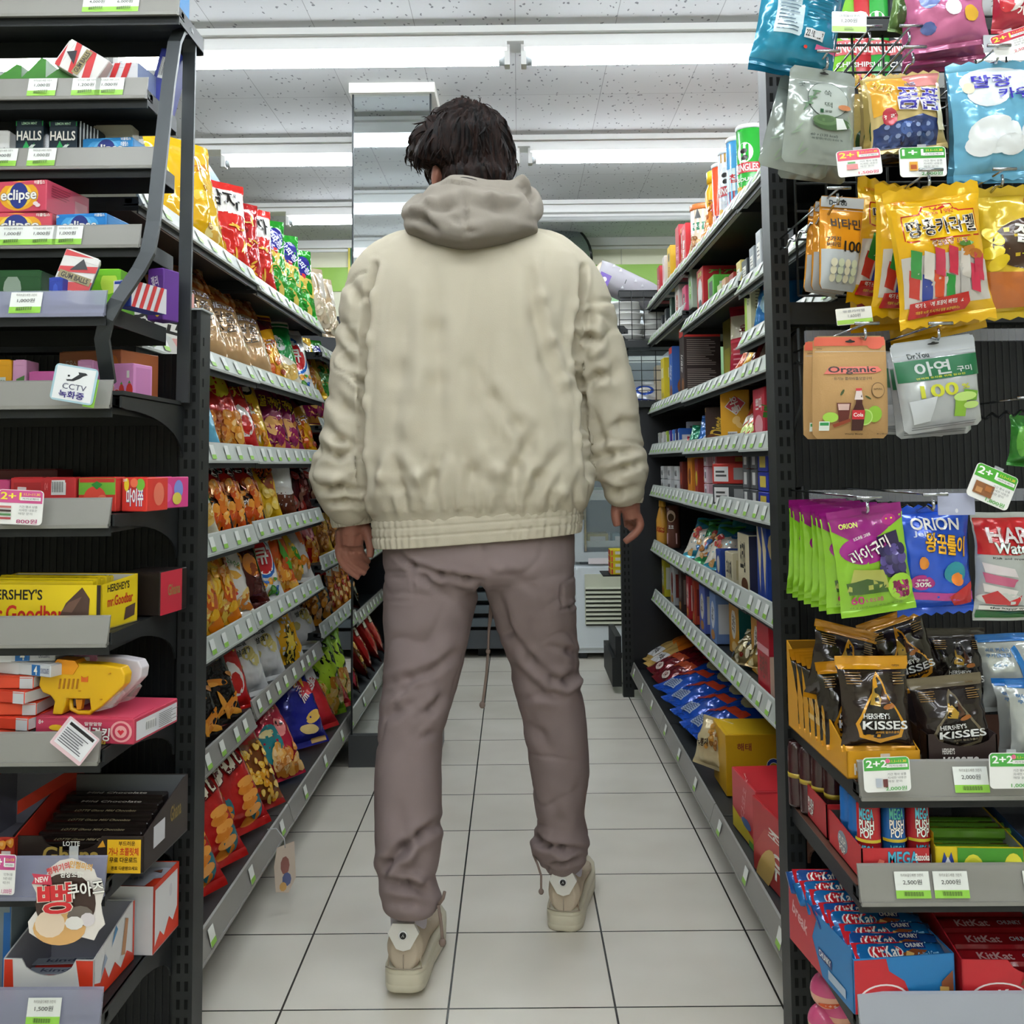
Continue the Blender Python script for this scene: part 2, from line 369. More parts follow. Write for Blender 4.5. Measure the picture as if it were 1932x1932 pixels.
# white fridge at the back wall
xf0 = PZ(1086, 1195, .02).x - .0; fr = thing('display_fridge', 'white glass-door fridge with louvred base against the back wall', 'fridge', (0, 5.2, 0))
y0, y1 = 0.0, .58; X0, X1 = .27, .92
W1 = M('#d3dbe2', 'plastic'); W2 = M('#b3bcc2', 'plastic')
zt = lambda py: PY(1125, py, 5.2).z
mb = MB(); mb.box(X0, X1, y0 + .02, y1, .03, zt(1066), W1); mb.box(X0, X1, y1 - .03, y1, zt(1066), 1.75, W1); mb.box(X0, X0 + .03, y0 + .05, y1, zt(1066), 1.75, W1); mb.box(X1 - .03, X1, y0 + .05, y1, zt(1066), 1.75, W1); mb.box(X0, X1, y0 + .02, y1, 1.72, 1.8, W1); mb.build('cabinet', fr)
mb = MB(); mb.cbox(X0, X1, y0, y0 + .03, .05, zt(1068), W1, .008); mb.build('lower_panel', fr)
mb = MB(); gx0 = PY(1103, 1100, 5.2).x; mb.box(gx0, X1 - .03, y0 - .004, y0, zt(1178), zt(1083), M('#c6cab8', 'plastic'))
for k in range(9):
    z = zt(1110 + k * 8.2); mb.box(gx0 + .004, X1 - .04, y0 - .007, y0 - .003, z - .012, z, M('#23261f', 'plastic')); mb.box(gx0 + .004, X1 - .04, y0 - .014, y0 - .004, z - .003, z + .006, M('#dfe2d2', 'plastic'))
mb.build('vent_grille', fr)
mb = MB()
for (a, b_, c, d) in ((X0, X0 + .05, zt(1060), 1.72), (X1 - .05, X1, zt(1060), 1.72), (X0 + .05, X1 - .05, zt(1060), zt(1042)), (X0 + .05, X1 - .05, 1.66, 1.72)): mb.box(a, b_, y0, y0 + .035, c, d, W2)
mb.box(X0 + .052, X0 + .062, y0 - .006, y0 + .002, zt(1040), 1.66, M('#f2f6f4', 'chrome')); dr = mb.build('fridge_door', fr)
MB().box(X0 + .06, X1 - .05, y0 + .01, y0 + .016, zt(1042), 1.66, mglass('fridge_glass', '#aab8bd', .03, .25)).build('glass_pane', dr)
MB().box(X0 + .07, X0 + .2, y0 - .003, y0 + .001, zt(1064), zt(1053), M('#e3dbe0', 'card')).build('sticker', fr)
mb = MB()
for z in (zt(1030), zt(940), 1.0, 1.25, 1.5): mb.box(X0 + .03, X1 - .03, y0 + .08, y1 - .03, z - .01, z, M('#bcc4c6', 'metal')); mb.box(X0 + .03, X1 - .03, y0 + .07, y0 + .08, z - .012, z + .02, M('#d6dcd2', 'plastic'))
mb.build('inner_shelf', fr)
mb = MB()
for i in range(4): mb.box(X0 + .02 + i * .2, X0 + .06 + i * .2, y0 + .04, y0 + .08, 0, .05, BLK)
mb.build('fridge_foot', fr)
for k in range(4):
    bx = MB(); bx.cbox(-.055, .055, -.07, .07, 0, .05, M(['#b9a64b', '#6f8f9a', '#9fb0a0', '#c2b6a0'][k], 'card')); bx.box(-.04, .04, -.0712, -.07, .012, .036, M('#e9e7df', 'card'))
    bx.build('food_box', loc=(X0 + .13 + .13 * (k % 2), 5.42, zt(1030) + .001 if k < 2 else zt(940) + .001), label=['olive', 'blue-grey', 'pale green', 'tan'][k] + ' food box behind fridge glass, %s shelf' % ('lower' if k < 2 else 'upper'), cat='box', group='boxes in the fridge')
# dark open chiller between the legs
ch = thing('open_chiller', 'black open chiller with slatted base at back wall behind the legs', 'chiller', (0, 5.25, 0))
mb = MB(); mb.box(-1.6, .25, .06, .58, .05, 1.75, BLK); mb.build('cabinet', ch)
mb = MB(); mb.box(-1.6, .25, 0, .06, .05, .14, M('#3d4248', 'plastic'))
for k in range(6): mb.box(-1.6, .25, -.012 + .008 * (k % 2), .06, .16 + k * .065, .2 + k * .065, M('#4b555c', 'plastic'))
mb.build('slatted_base', ch)
mb = MB()
for z in (.62, .9, 1.2, 1.5): mb.box(-1.6, .25, -.03, .06, z - .02, z, M('#6d757a', 'metal'))
mb.build('chiller_shelf', ch)
mb = MB()
for k in range(6): mb.box(-1.5 + k * .32, -1.44 + k * .32, .08, .14, 0, .05, BLK)
mb.build('chiller_foot', ch)
# dark green sign on back wall left of pillar
q0 = PY(657, 452, YB - .02); q1 = PY(700, 530, YB - .02)
mb = MB(); mb.box(q0.x, q1.x, YB - .02, YB, q1.z, q0.z, M('#0c5a3c', 'plastic')); mb.box(q0.x, q0.x + .012, YB - .024, YB - .02, q1.z, q0.z, M('#d9c94a', 'plastic')); mb.box(q0.x, q1.x, YB - .024, YB - .02, q0.z - .02, q0.z, M('#d9c94a', 'plastic'))
mb.build('wall_sign', label='dark green wall sign with yellow edge left of mirrored pillar', cat='sign')
# ================================================================ shelving racks
POST = M('#1a1d1e', 'black'); PANEL = M('#131519', 'black'); SHELF = M('#1b1e20', 'black')
LIPG = M('#85837e', 'plastic'); LIPW = M('#b9bfb9', 'plastic'); LIPC = mglass('clear_rail', '#a3a5bd', .08, .6)
TAGW = M('#e9ece8', 'card'); TAGG = M('#8fc74a', 'card')
SLOT = M('#050606', 'matte')
def post(mb, x0, x1, y0, y1, z1, faces=('front',), sidex=None):
    mb.box(x0, x1, y0, y1, 0, z1, POST)
    w = x1 - x0; n = int(z1 / .028)
    for k in range(n):
        z = .02 + k * .028
        for c in (.3, .7):
            xc = x0 + w * c; mb.box(xc - .0028, xc + .0028, y0 - .0006, y0, z, z + .015, SLOT)
def price_tag_geo(mb, w=.05, h=.03, price='1,000원', y=0, x=0, z=0, detail=True, face=-1):
    """paper shelf label: white above a green strip, with price, caption and bar code, facing -Y"""
    mb.box(x - w / 2, x + w / 2, y - .0006, y, z - h / 2, z + h / 2, TAGW)
    mb.box(x - w / 2, x + w / 2, y - .0009, y - .0006, z - h / 2, z - h * .2, TAGG)
    if detail:
        sf = lambda a, b, o: (x + a, y - .0009 - o, z - h / 2 + b)
        stamp(mb, [T(price, 0, .60, 1.1, .2, '#4a4a48', b=.005), T('하리보골드베렌 크런치', 0, .86, 1.3, .12, '#77736f', b=0)] +
              [B(-.55 + k * .05, .1, -.55 + k * .05 + (.03 if k % 3 else .015), .26, '#3c4a28') for k in range(22)], w, h, sf)
def lip_profile(mb, L, mat, h=.036, tilt=.25, seg=None):
    """price rail along local x (0..L), face tilted back, facing -Y"""
    t = h * tilt
    mb.prism([(-.004, -.002), (-.004 - .002, 0), (-.004 + t, h), (.0 + t, h + .002), (.002, .002), (.03, .0), (.03, -.002)], 'x', 0, L, mat)
    mb.box(0, L, -.008, -.003, -.004, .001, mat)
def shelf_unit(parent, L, D, loc, rot, mat, h=.036, tags=(), name='shelf', bracket=True, tags_mat=True, detail=False, tilt=.25, prices=None, seams=()):
    """shelf board with folded edge: local x along shelf 0..L, front edge at y=0, depth D, top surface z=0"""
    mb = MB(); mb.box(0, L, .0, D, -.003, 0, SHELF); mb.box(0, L, 0, .003, -.03, -.003, SHELF); mb.box(0, L, D - .003, D, -.03, 0, SHELF)
    for x in (0, L - .002): mb.box(x, x + .002, .003, D - .003, -.025, -.003, SHELF)
    mb.box(0, L, .012, .024, -.012, -.003, SHELF)
    s = mb.build(name, parent, loc=loc, rot=rot)
    mb = MB(); lip_profile(mb, L, mat, h, tilt); r = mb.build('price_rail', s, loc=(0, -.003, -.014))
    for i, tx in enumerate(tags):
        mb = MB(); pr = (prices[i] if prices else '1,000원'); w = .045 if detail else .03
        price_tag_geo(mb, w, min(h * .94, .032), pr, detail=detail)
        mb.build('price_tag', s, loc=(tx, -.0105 + h * tilt * .5, -.014 + h * .5), rot=(-math.atan(tilt), 0, 0))
    return s
def bracket(parent, x, y0, y1, z, h=.07, mat=None, th=.003):
    """side bracket: curved triangular plate from the post (y1) out to the lip (y0)"""
    mat = mat or SHELF; n = 10; pr = [(y0, 0), (y1, 0), (y1, -h)]
    for i in range(n + 1):
        t = i / n; pr.append((y1 - (y1 - y0) * .92 * (1 - cos(t * pi / 2)) - .004, -h + (h - .018) * sin(t * pi / 2)))
    pr.append((y0, -.016))
    MB().prism(pr, 'x', -th / 2, th / 2, mat).build('shelf_bracket', parent, loc=(x, 0, z))

LX, RX = -.66, .55           # upper shelf fronts of the side racks
# ---- left side rack, three bays, facing +X
LBAY = [(1.78, 2.605), (2.605, 3.48), (3.48, 4.355)]
LZ = [[1.44, 1.19, .989, .79, .57, .335], [1.43, 1.193, .987, .796, .572, .352], [1.35, 1.1, .85, .63, .405]]
names_l = ['nearest', 'middle', 'farthest']
rn = random.Random(4)
for bi, (ya, yb) in enumerate(LBAY):
    g = thing('gondola_shelving', 'black left-hand snack shelving bay, %s of three along the aisle' % names_l[bi], 'shelving', (0, ya, 0), group='left aisle shelving bays')
    L = yb - ya
    MB().box(-1.03, -1.01, .0, L, 0, 1.42 if bi < 2 else 1.6, PANEL).build('back_panel', g)
    mb = MB()
    for y in ([.0, L - .03] if bi == 0 else [L - .03]): mb.box(-1.01, -.965, y, y + .03, 0, 1.42, POST)
    mb.build('upright_post', g)
    for si, z in enumerate(LZ[bi]):
        tg = [k * .1 + .05 + rn.uniform(-.015, .015) for k in range(int(L / .1))]
        shelf_unit(g, L - .004, 1.01 + LX, (LX - .008, .002, z + .012), (0, 0, R(90)), LIPW if si < 5 else LIPG, .04, tg, tilt=.45 if si < 2 else .3)
        for y in (.004, L - .006): mbk = None
    # base shelf
    tg = [k * .28 + .16 for k in range(3)]
    shelf_unit(g, L - .004, 1.01 - .575, (-.575, .002, .114), (0, 0, R(90)), LIPG, .042, tg)
    mb = MB(); mb.box(-1.01, -.64, 0, L, 0, .11, SHELF); mb.build('kick_plate', g)
# ---- right side rack, three bays, facing -X
RBAY = [(1.78, 2.58), (2.58, 3.47), (3.47, 4.37)]
RZ = [[1.62, 1.40, 1.262, 1.18, 1.005, .841, .619, .405], [1.625, 1.42, 1.18, 1.008, .841, .616, .405], [1.63, 1.478, 1.186, 1.014, .842, .613, .407]]
for bi, (ya, yb) in enumerate(RBAY):
    g = thing('gondola_shelving', 'black right-hand snack shelving bay, %s of three along the aisle' % names_l[bi], 'shelving', (0, ya, 0), group='right aisle shelving bays')
    L = yb - ya
    MB().box(.94, .96, .0, L, 0, 1.62, PANEL).build('back_panel', g)
    mb = MB()
    for y in ([.0, L - .03] if bi == 0 else [L - .03]): mb.box(.9, .94, y, y + .03, 0, 1.62, POST)
    mb.build('upright_post', g)
    for si, z in enumerate(RZ[bi]):
        tg = [k * .085 + .05 + rn.uniform(-.012, .012) for k in range(int(L / .085))]
        shelf_unit(g, L - .004, .94 - RX, (RX + .008, L - .002, z + .012), (0, 0, R(-90)), LIPW, .04, tg, tilt=.45 if si < 3 else .3)
    shelf_unit(g, L - .004, .94 - .464, (.464, L - .002, .114), (0, 0, R(-90)), LIPG, .042, [k * .28 + .1 for k in range(3)])
    MB().box(.56, .94, 0, L, 0, .11, SHELF).build('kick_plate', g)
# far end cap of the right rack, seen as a black end panel with its own posts, and a mesh bin on top
g = END_P = thing('rack_end_board', 'black end panel with slotted edge post at far end of right shelving', 'shelving', (0, 4.375, 0))
MB().box(.47, .96, 0, .02, .03, 1.22, PANEL).build('panel', g)
mb = MB(); mb.box(.425, .47, -.002, .04, .0, 1.56, POST)
for k in range(52):
    for c in (.436, .452): mb.box(c, c + .006, -.003, -.002, .04 + k * .029, .055 + k * .029, SLOT)
mb.build('upright_post', g)
MB().lathe([(.016, 0), (.016, .012), (.006, .014), (.006, .03)], M('#777', 'metal') if 0 else M('#77797a', 'metal'), 12, (.448, .02, 0)).build('levelling_foot', g)
mb = MB(); mb.box(.385, .425, .06, .5, .03, .15, POST); mb.box(.40, .425, .06, .4, .15, .24, SHELF); mb.build('base_box', g)
cg = thing('wire_basket_shelf', 'black wire grid shelf of white bowls at far end of right shelving', 'wire shelf', (0, 4.33, 0))
def grid(mb, x0, x1, z0, z1, nx, nz, r=.0016, y=0, mat=POST):
    for i in range(nx + 1): x = x0 + (x1 - x0) * i / nx; mb.tube([(x, y, z0), (x, y, z1)], r, mat, 6)
    for i in range(nz + 1): z = z0 + (z1 - z0) * i / nz; mb.tube([(x0, y, z), (x1, y, z)], r, mat, 6)
gz = lambda py: PY(1200, py, 4.33).z
mb = MB(); grid(mb, .43, .64, gz(640), gz(548), 4, 5, .0018); mb.build('wire_grid', cg)
mb = MB(); grid(mb, .46, .64, gz(755), gz(662), 3, 5, .0018); mb.build('wire_grid', cg)
for a, b_ in ((548, 560), (642, 655), (756, 768)):
    MB().box(.43, .66, .0, .045, gz(b_), gz(a), POST).build('shelf_edge', cg)
for a in (655, 768): MB().box(.43, .66, .04, .36, gz(a), gz(a) + .004, SHELF).build('shelf', cg)

# ---- left end rack facing the camera
g = thing('end_rack', 'black end-of-aisle candy rack at left with slotted post and brackets', 'shelving', (0, 0, 0))
XP0, XP1 = -.568, -.536
mb = MB(); post(mb, XP0, XP1, 1.72, 1.775, PY(370, 585, 1.72).z)
for k in range(9):
    z = .9 + k * .035; mb.box(XP1, XP1 + .0006, 1.735, 1.74, z, z + .014, SLOT)
mb.box(XP0 - .002, XP1 + .004, 1.716, 1.78, PY(370, 585, 1.72).z, PY(370, 585, 1.72).z + .003, M('#c9cfcf', 'metal'))
mb.build('upright_post', g)
mb = MB(); mb.box(-1.25, XP0, 1.765, 1.775, 0, 1.17, PANEL)
for k in range(60): mb.box(-1.25 + .012 * k, -1.25 + .012 * k + .003, 1.7635, 1.765, 0, 1.17, SHELF)
mb.build('back_panel', g)
LE = {}
for n_, (z0, d, x1, tags, mat, pr) in {
      7: (.893, 1.45, -.575, (), LIPG, ()), 8: (.729, 1.45, -.574, (), LIPG, ()), 9: (.575, 1.43, -.575, (), LIPG, ()),
      10: (.399, 1.43, -.565, (), LIPC, ()), 11: (.227, 1.43, -.567, (.545,), LIPC, ('1,500원',)), 6: (1.06, 1.45, -.576, (), LIPG, ())}.items():
    h = .036 if n_ < 10 else .046
    L = .62; s = shelf_unit(g, L, 1.76 - d, (x1 - L, d, z0 + .016), (0, 0, 0), mat, h, tags, detail=True, prices=pr)
    LE[n_] = z0 + .016
    bracket(g, XP0 + .004 if n_ == 6 else XP0 - .003, d + .0, 1.72, z0 + .016, .085)
# leaning counter rack with bent flat-bar frame on shelf 6
g2 = thing('counter_rack', 'black tilted counter candy rack with bent bar frame, atop the left end rack', 'rack', (0, 0, 0))
for n_, (py0, d, px1, tags, mat, pr, dep) in {
      5: (596, 1.45, 200, (.528,), LIPC, ('1,000원',), .25), 4: (467, 1.56, 265, (.445, .49, .53), LIPG, ('1,000원', '1,000원', '1,000원'), .15),
      3: (318, 1.617, 290, (.40, .462,), LIPG, ('1,000원', '1,000원'), .1), 2: (187, 1.59, 278, (.475, .545, .582), LIPG, ('1,000원', '1,200원', '1,000원'), .14), 1: (30, 1.60, 338, (.51, .555), LIPG, ('4,000원', '6,000원'), .13)}.items():
    p = PY(px1, py0, d); L = .64
    shelf_unit(g2, L, dep, (p.x - L, d, p.z + .016), (0, 0, 0), mat, .034, tags, detail=True, prices=pr)
    LE[n_] = p.z + .016
bar = M('#3a3e40', 'metal')
fp = [(205, 722, 1.5), (193, 640, 1.47), (202, 600, 1.455), (222, 568, 1.46), (262, 510, 1.49), (279, 478, 1.5), (290, 420, 1.52), (300, 320, 1.55), (318, 160, 1.6), (330, 80, 1.625), (338, 62, 1.64), (350, 56, 1.66), (358, 72, 1.69), (358, 100, 1.70), (352, 400, 1.7), (345, 760, 1.7)]
pts = [PY(*p) for p in fp]
def flatbar(parent, pts, w, t, mat, name):
    mb = MB(); rg = []
    for i, p in enumerate(pts):
        tdir = (pts[min(i + 1, len(pts) - 1)] - pts[max(i - 1, 0)]).normalized(); a = Vector((1, 0, 0)); a = (a - tdir * a.dot(tdir)).normalized(); b_ = tdir.cross(a)
        rg.append([p + a * w * sx + b_ * t * sy for sx, sy in ((-1, -1), (1, -1), (1, 1), (-1, 1))])
    mb.rings(rg, mat); me = mb.build(name, parent)
    for pl in me.data.polygons: pl.use_smooth = False
    return me
flatbar(g2, pts, .0105, .0035, bar, 'frame_bar')
MB().box(-1.2, -.56, 1.45, 1.70, PY(300, 745, 1.6).z - .01, PY(300, 745, 1.6).z - .004, SHELF).build('base_tray', g2)

# ---- right end rack facing the camera
g = thing('end_rack', 'black end-of-aisle candy rack at right with brown shelves and hooks', 'shelving', (0, 0, 0))
mb = MB(); post(mb, .428, .458, 1.72, 1.775, PY(1440, 35, 1.72).z)
mb.build('upright_post', g)
mb = MB(); mb.box(.458, 1.25, 1.765, 1.775, 0, 1.245, PANEL)
for k in range(64): mb.box(.46 + .012 * k, .463 + .012 * k, 1.7635, 1.765, 0, 1.245, SHELF)
mb.build('back_panel', g)
MB().box(.458, 1.25, 1.73, 1.765, PY(1500, 612, 1.73).z, PY(1500, 570, 1.73).z, SHELF).build('panel_rail', g)
mb = MB(); grid(mb, .47, 1.2, PY(1500, 560, 1.72).z, PY(1500, 40, 1.72).z, 14, 10, .0022, 1.71); mb.build('hook_grid', g)
mb = MB(); z = PY(1500, 52, 1.72).z; mb.box(.47, 1.2, 1.69, 1.72, z - .02, z + .0, POST); mb.build('hook_rail', g)
BRN = M('#5a3b2e', 'plastic')
RE = {}
for n_, (z0, tags, pr) in {'A': (.534, (.145, .24), ('2,000원', '1,000원')), 'B': (.401, (.068, .118, .235), ('2,500원', '2,000원', '1,000원')), 'C': (.239, (), ())}.items():
    x0 = PY(1621, {'A': 1498, 'B': 1695, 'C': 1936}[n_], 1.39).x; L = .62
    s = shelf_unit(g, L, 1.76 - 1.39, (x0, 1.39, z0 + .016), (0, 0, 0), LIPG if n_ != 'C' else M('#9fa3ad', 'plastic'), .042, tags, detail=True, prices=pr)
    RE[n_] = z0 + .016
    for t in (0,): MB().box(x0, x0 + L, 1.40, 1.75, z0 + .0165, z0 + .018, BRN).build('shelf_mat', s if 0 else g)
    bracket(g, .462, 1.40, 1.72, z0 + .016, .09, BRN, .004)
for zz, py in ((PY(1500, 625, 1.7).z, 0), (PY(1500, 925, 1.7).z, 1)):
    MB().box(.475, 1.2, 1.69, 1.70, zz - .02, zz, mglass('clear_bar', '#b9bcc8', .06, .35)).build('clear_bar', g)
    mb = MB(); mb.tube([(.47, 1.765, zz + .0), (.468, 1.71, zz + .005), (.468, 1.70, zz - .12), (.462, 1.72, zz - .15), (.462, 1.76, zz - .2)], .003, POST, 6); mb.build('bar_arm', g)
# ================================================================ the person
def pring(py, xl, xr, d, hy, n=32, e=2.6, tilt=0.0, dy=0.0):
    a, b = PY(xl, py, d), PY(xr, py, d); c = (a + b) / 2; hx = (b.x - a.x) / 2; out = []
    for k in range(n):
        t = 2 * pi * k / n; ct, st = cos(t), sin(t)
        x = math.copysign(abs(ct) ** (2 / e), ct) * hx; y = math.copysign(abs(st) ** (2 / e), st) * hy
        out.append(Vector((c.x + x, d + dy + y, c.z + tilt * x)))
    return out
def pchain(pts, n=20, flat=1.0):
    """tube rings through (px, py, r_px, d) points, smoothed"""
    P_ = [(PY(p[0], p[1], p[3]), p[2] * p[3] / FX) for p in pts]; out = []
    for i in range(len(P_) - 1):
        p0, p1, p2, p3 = P_[max(i - 1, 0)], P_[i], P_[i + 1], P_[min(i + 2, len(P_) - 1)]
        for s in range(3):
            t = s / 3; f_ = lambda a, b, c, d_: .5 * ((2 * b) + (-a + c) * t + (2 * a - 5 * b + 4 * c - d_) * t * t + (-a + 3 * b - 3 * c + d_) * t ** 3)
            out.append((f_(p0[0], p1[0], p2[0], p3[0]), f_(p0[1], p1[1], p2[1], p3[1])))
    out.append(P_[-1]); return out
def tube_into(mb, ch, mat, n=16, flat=1.0): mb.tube([c[0] for c in ch], [c[1] for c in ch], mat, n, True, flat)
def ellips(mb, c, r, mat, n=20, rot=None):
    vs = []; m_ = n // 2
    for i in range(m_ + 1):
        ph = pi * i / m_
        for k in range(n):
            v = Vector((r[0] * sin(ph) * cos(2 * pi * k / n), r[1] * sin(ph) * sin(2 * pi * k / n), -r[2] * cos(ph)))
            if rot: v.rotate(rot)
            vs.append(Vector(c) + v)
    mb.add(vs, [(i * n + k, i * n + (k + 1) % n, (i + 1) * n + (k + 1) % n, (i + 1) * n + k) for i in range(m_) for k in range(n)], mat, True)
def remesh(mb, vox, smooth=4, sf=.5):
    me = mb.mesh('tmp'); o = bpy.data.objects.new('tmp', me); COL.objects.link(o)
    m = o.modifiers.new('r', 'REMESH'); m.mode = 'VOXEL'; m.voxel_size = vox; m.use_smooth_shade = True
    s = o.modifiers.new('s', 'SMOOTH'); s.iterations = smooth; s.factor = sf
    dg = bpy.context.evaluated_depsgraph_get(); r = bpy.data.meshes.new_from_object(o.evaluated_get(dg), depsgraph=dg)
    bpy.data.objects.remove(o); bpy.data.meshes.remove(me); return r
def displace(me, fn):
    me.update(); no = [v.normal.copy() for v in me.vertices]
    for i, v in enumerate(me.vertices): v.co = v.co + no[i] * fn(v.co, no[i])
    me.update()
def to_px(co):
    r = co - Vector((0, 0, HC)); c = WM.transposed() @ r
    return CXP + FX * c.x / -c.z, CYP - FX * c.y / -c.z
RG = .3
def folds(lst):
    """creases along polylines on the cloth, each (points, sigma, amplitude); tapered at both ends"""
    L = []
    for pts, sg, am in lst:
        for i in range(len(pts) - 1): L.append((pts[i], pts[i + 1], sg, am, i == 0, i == len(pts) - 2))
    def f(x, y):
        h = 0
        for (a, b, sg, am, fi, la) in L:
            if x < min(a[0], b[0]) - 4 * sg or x > max(a[0], b[0]) + 4 * sg or y < min(a[1], b[1]) - 4 * sg or y > max(a[1], b[1]) + 4 * sg: continue
            dx, dy = b[0] - a[0], b[1] - a[1]; l2 = dx * dx + dy * dy; t = ((x - a[0]) * dx + (y - a[1]) * dy) / l2
            tc_ = min(max(t, 0), 1); ex, ey = x - a[0] - dx * tc_, y - a[1] - dy * tc_; d2 = ex * ex + ey * ey
            tp = 1.0
            if fi and tc_ < .35: tp = .35 + .65 * tc_ / .35
            if la and tc_ > .65: tp *= .35 + .65 * (1 - tc_) / .35
            g = math.exp(-d2 / (2 * sg * sg)) * am * tp
            # soft ridge on the upper side of every crease
            sd = (ex * -dy + ey * dx) / sqrt(l2); h += g - RG * am * tp * math.exp(-((abs(sqrt(d2)) - 2.2 * sg) ** 2) / (2 * sg * sg * 1.2))
        return h
    return f
SKIN = M('#885848', 'skin'); HAIRM = M('#1a110e', 'cloth')
CREAMJ = M('#bab29f', 'cloth'); PANTS = M('#7f716f', 'cloth'); HOODM = M('#7f786e', 'cloth')
person = thing('person', 'person seen from behind in cream jacket, grey hood and taupe cargo pants, standing', 'person', (0, 0, 0))
DT = 2.10
# ---- body: one continuous skin surface, mostly under the clothes
mb = MB()
mb.rings([pring(y, xl, xr, d, hy, e=2.2) for y, xl, xr, d, hy in ((1072, 790, 1020, 2.12, .06), (1050, 760, 1050, 2.11, .085), (1000, 745, 1065, 2.10, .105), (900, 760, 1050, 2.10, .09), (760, 750, 1050, 2.1, .1), (600, 735, 1055, 2.11, .11), (520, 730, 1060, 2.12, .10), (470, 765, 1030, 2.12, .08), (440, 830, 950, 2.13, .06))], SKIN)
tube_into(mb, pchain([(890, 470, 55, 2.12), (888, 400, 50, 2.15), (886, 330, 50, 2.17)]), SKIN)   # neck
armL = [(755, 500, 44, 2.11), (715, 545, 42, 2.11), (682, 680, 36, 2.10), (650, 850, 30, 2.08), (652, 920, 26, 2.09), (662, 975, 23, 2.11), (664, 1000, 25, 2.12)]
armR = [(1040, 495, 44, 2.11), (1090, 545, 42, 2.11), (1125, 680, 36, 2.12), (1160, 830, 30, 2.13), (1172, 900, 26, 2.14), (1183, 945, 23, 2.15), (1187, 960, 22, 2.15)]
tube_into(mb, pchain(armL), SKIN); tube_into(mb, pchain(armR), SKIN)
tube_into(mb, pchain([(812, 1080, 66, 2.11), (800, 1200, 54, 2.09), (780, 1330, 44, 2.07), (770, 1440, 42, 2.05), (768, 1600, 32, 2.01), (765, 1735, 26, 2.0)]), SKIN)
tube_into(mb, pchain([(1002, 1080, 66, 2.12), (1022, 1200, 54, 2.15), (1040, 1330, 44, 2.21), (1055, 1430, 42, 2.24), (1062, 1560, 32, 2.27), (1064, 1645, 26, 2.285)]), SKIN)
# head: skull, jaw, nose, ears, lips, turned towards the left shelves
hc = PY(884, 274, 2.18); hr = Euler((R(-6), 0, R(32)))
def hp(x, y, z): v = Vector((x, y, z)); v.rotate(hr); return hc + v
ellips(mb, hc + Vector((0, 0, -.012)), (.070, .082, .074), SKIN, 24, hr); ellips(mb, hp(0, .032, -.055), (.054, .062, .062), SKIN, 20, hr)
ellips(mb, hp(0, .095, -.025), (.012, .018, .022), SKIN, 12, hr); ellips(mb, hp(0, .09, -.1), (.024, .02, .018), SKIN, 12, hr)
for s in (-1, 1):
    ellips(mb, hp(s * .028, .083, .004), (.018, .012, .008), SKIN, 12, hr); ellips(mb, hp(s * .04, .068, -.03), (.02, .02, .02), SKIN, 12, hr)
ellips(mb, hp(0, .091, -.062), (.024, .01, .007), SKIN, 12, hr)
ec = PY(823, 326, 2.145); er = Euler((0, R(8), R(15)))
ellips(mb, ec, (.010, .017, .031), SKIN, 16, er); ellips(mb, ec + Vector((.008, 0, 0)), (.012, .012, .022), SKIN, 12, er)
ellips(mb, hp(.078, -.005, -.03), (.010, .017, .031), SKIN, 16, hr)
# hands: palm and five separate curled fingers each
def finger(pts): tube_into(mb, pchain(pts), SKIN, 12)
d0 = 2.12
for a in ((646, 1000, 13, d0), (662, 1000, 14, d0 + .004), (677, 998, 13, d0)): finger([a, (a[0] - 2, a[1] + 18, a[2] - 1, a[3]), (a[0] - 1, a[1] + 32, a[2] - 3.5, a[3])])
finger([(660, 985, 22, d0), (661, 1010, 22, d0), (659, 1030, 18, d0)])
finger([(639, 1030, 8, d0), (641, 1052, 7, d0), (654, 1073, 6.4, d0 + .004), (678, 1091, 5.4, d0 + .008)])
finger([(652, 1030, 8, d0 + .002), (655, 1050, 7, d0 + .004), (668, 1068, 6.4, d0 + .012), (690, 1083, 5.4, d0 + .018)])
finger([(665, 1030, 8, d0 + .004), (669, 1047, 7, d0 + .008), (680, 1061, 6.4, d0 + .02), (695, 1073, 5.4, d0 + .028)])
finger([(677, 1027, 8, d0 + .006), (681, 1041, 7, d0 + .014), (688, 1051, 6.4, d0 + .028), (696, 1062, 5.4, d0 + .038)])
finger([(685, 992, 13, d0), (695, 1012, 10.5, d0 - .010), (699, 1032, 8.6, d0 - .018), (698, 1052, 6.8, d0 - .022)])
d1 = 2.15
finger([(1184, 940, 22, d1), (1190, 962, 18, d1), (1193, 980, 17, d1)])
finger([(1171, 943, 13, d1), (1163, 958, 10.5, d1 - .006), (1162, 976, 9.2, d1 - .01), (1165, 993, 7.2, d1 - .012)])
finger([(1181, 968, 8.5, d1 + .02), (1184, 982, 8, d1 + .03), (1184, 995, 6.8, d1 + .026)])
finger([(1191, 975, 8.8, d1 + .014), (1198, 990, 8, d1 + .028), (1190, 1003, 7.4, d1 + .026)])
finger([(1199, 978, 8.8, d1 + .006), (1206, 994, 8, d1 + .014), (1196, 1008, 7.4, d1 + .012), (1187, 1014, 6.5, d1 + .01)])
finger([(1203, 974, 8.6, d1 - .004), (1208, 990, 8, d1 - .004), (1200, 1005, 7.6, d1 - .006), (1187, 1016, 7.2, d1 - .008), (1178, 1023, 6.2, d1 - .008)])
bm_ = remesh(mb, .0026, 2, .5)
def skinf(co, n_):
    x, y = to_px(co); return -.0016 * (math.exp(-((y - (1041 + .06 * (x - 660))) / 2.2) ** 2) if 640 < x < 682 and n_.y < 0 else 0) - .0012 * (math.exp(-((y - 1058 - .5 * (x - 660)) / 2) ** 2) if 645 < x < 690 else 0)
displace(bm_, skinf)
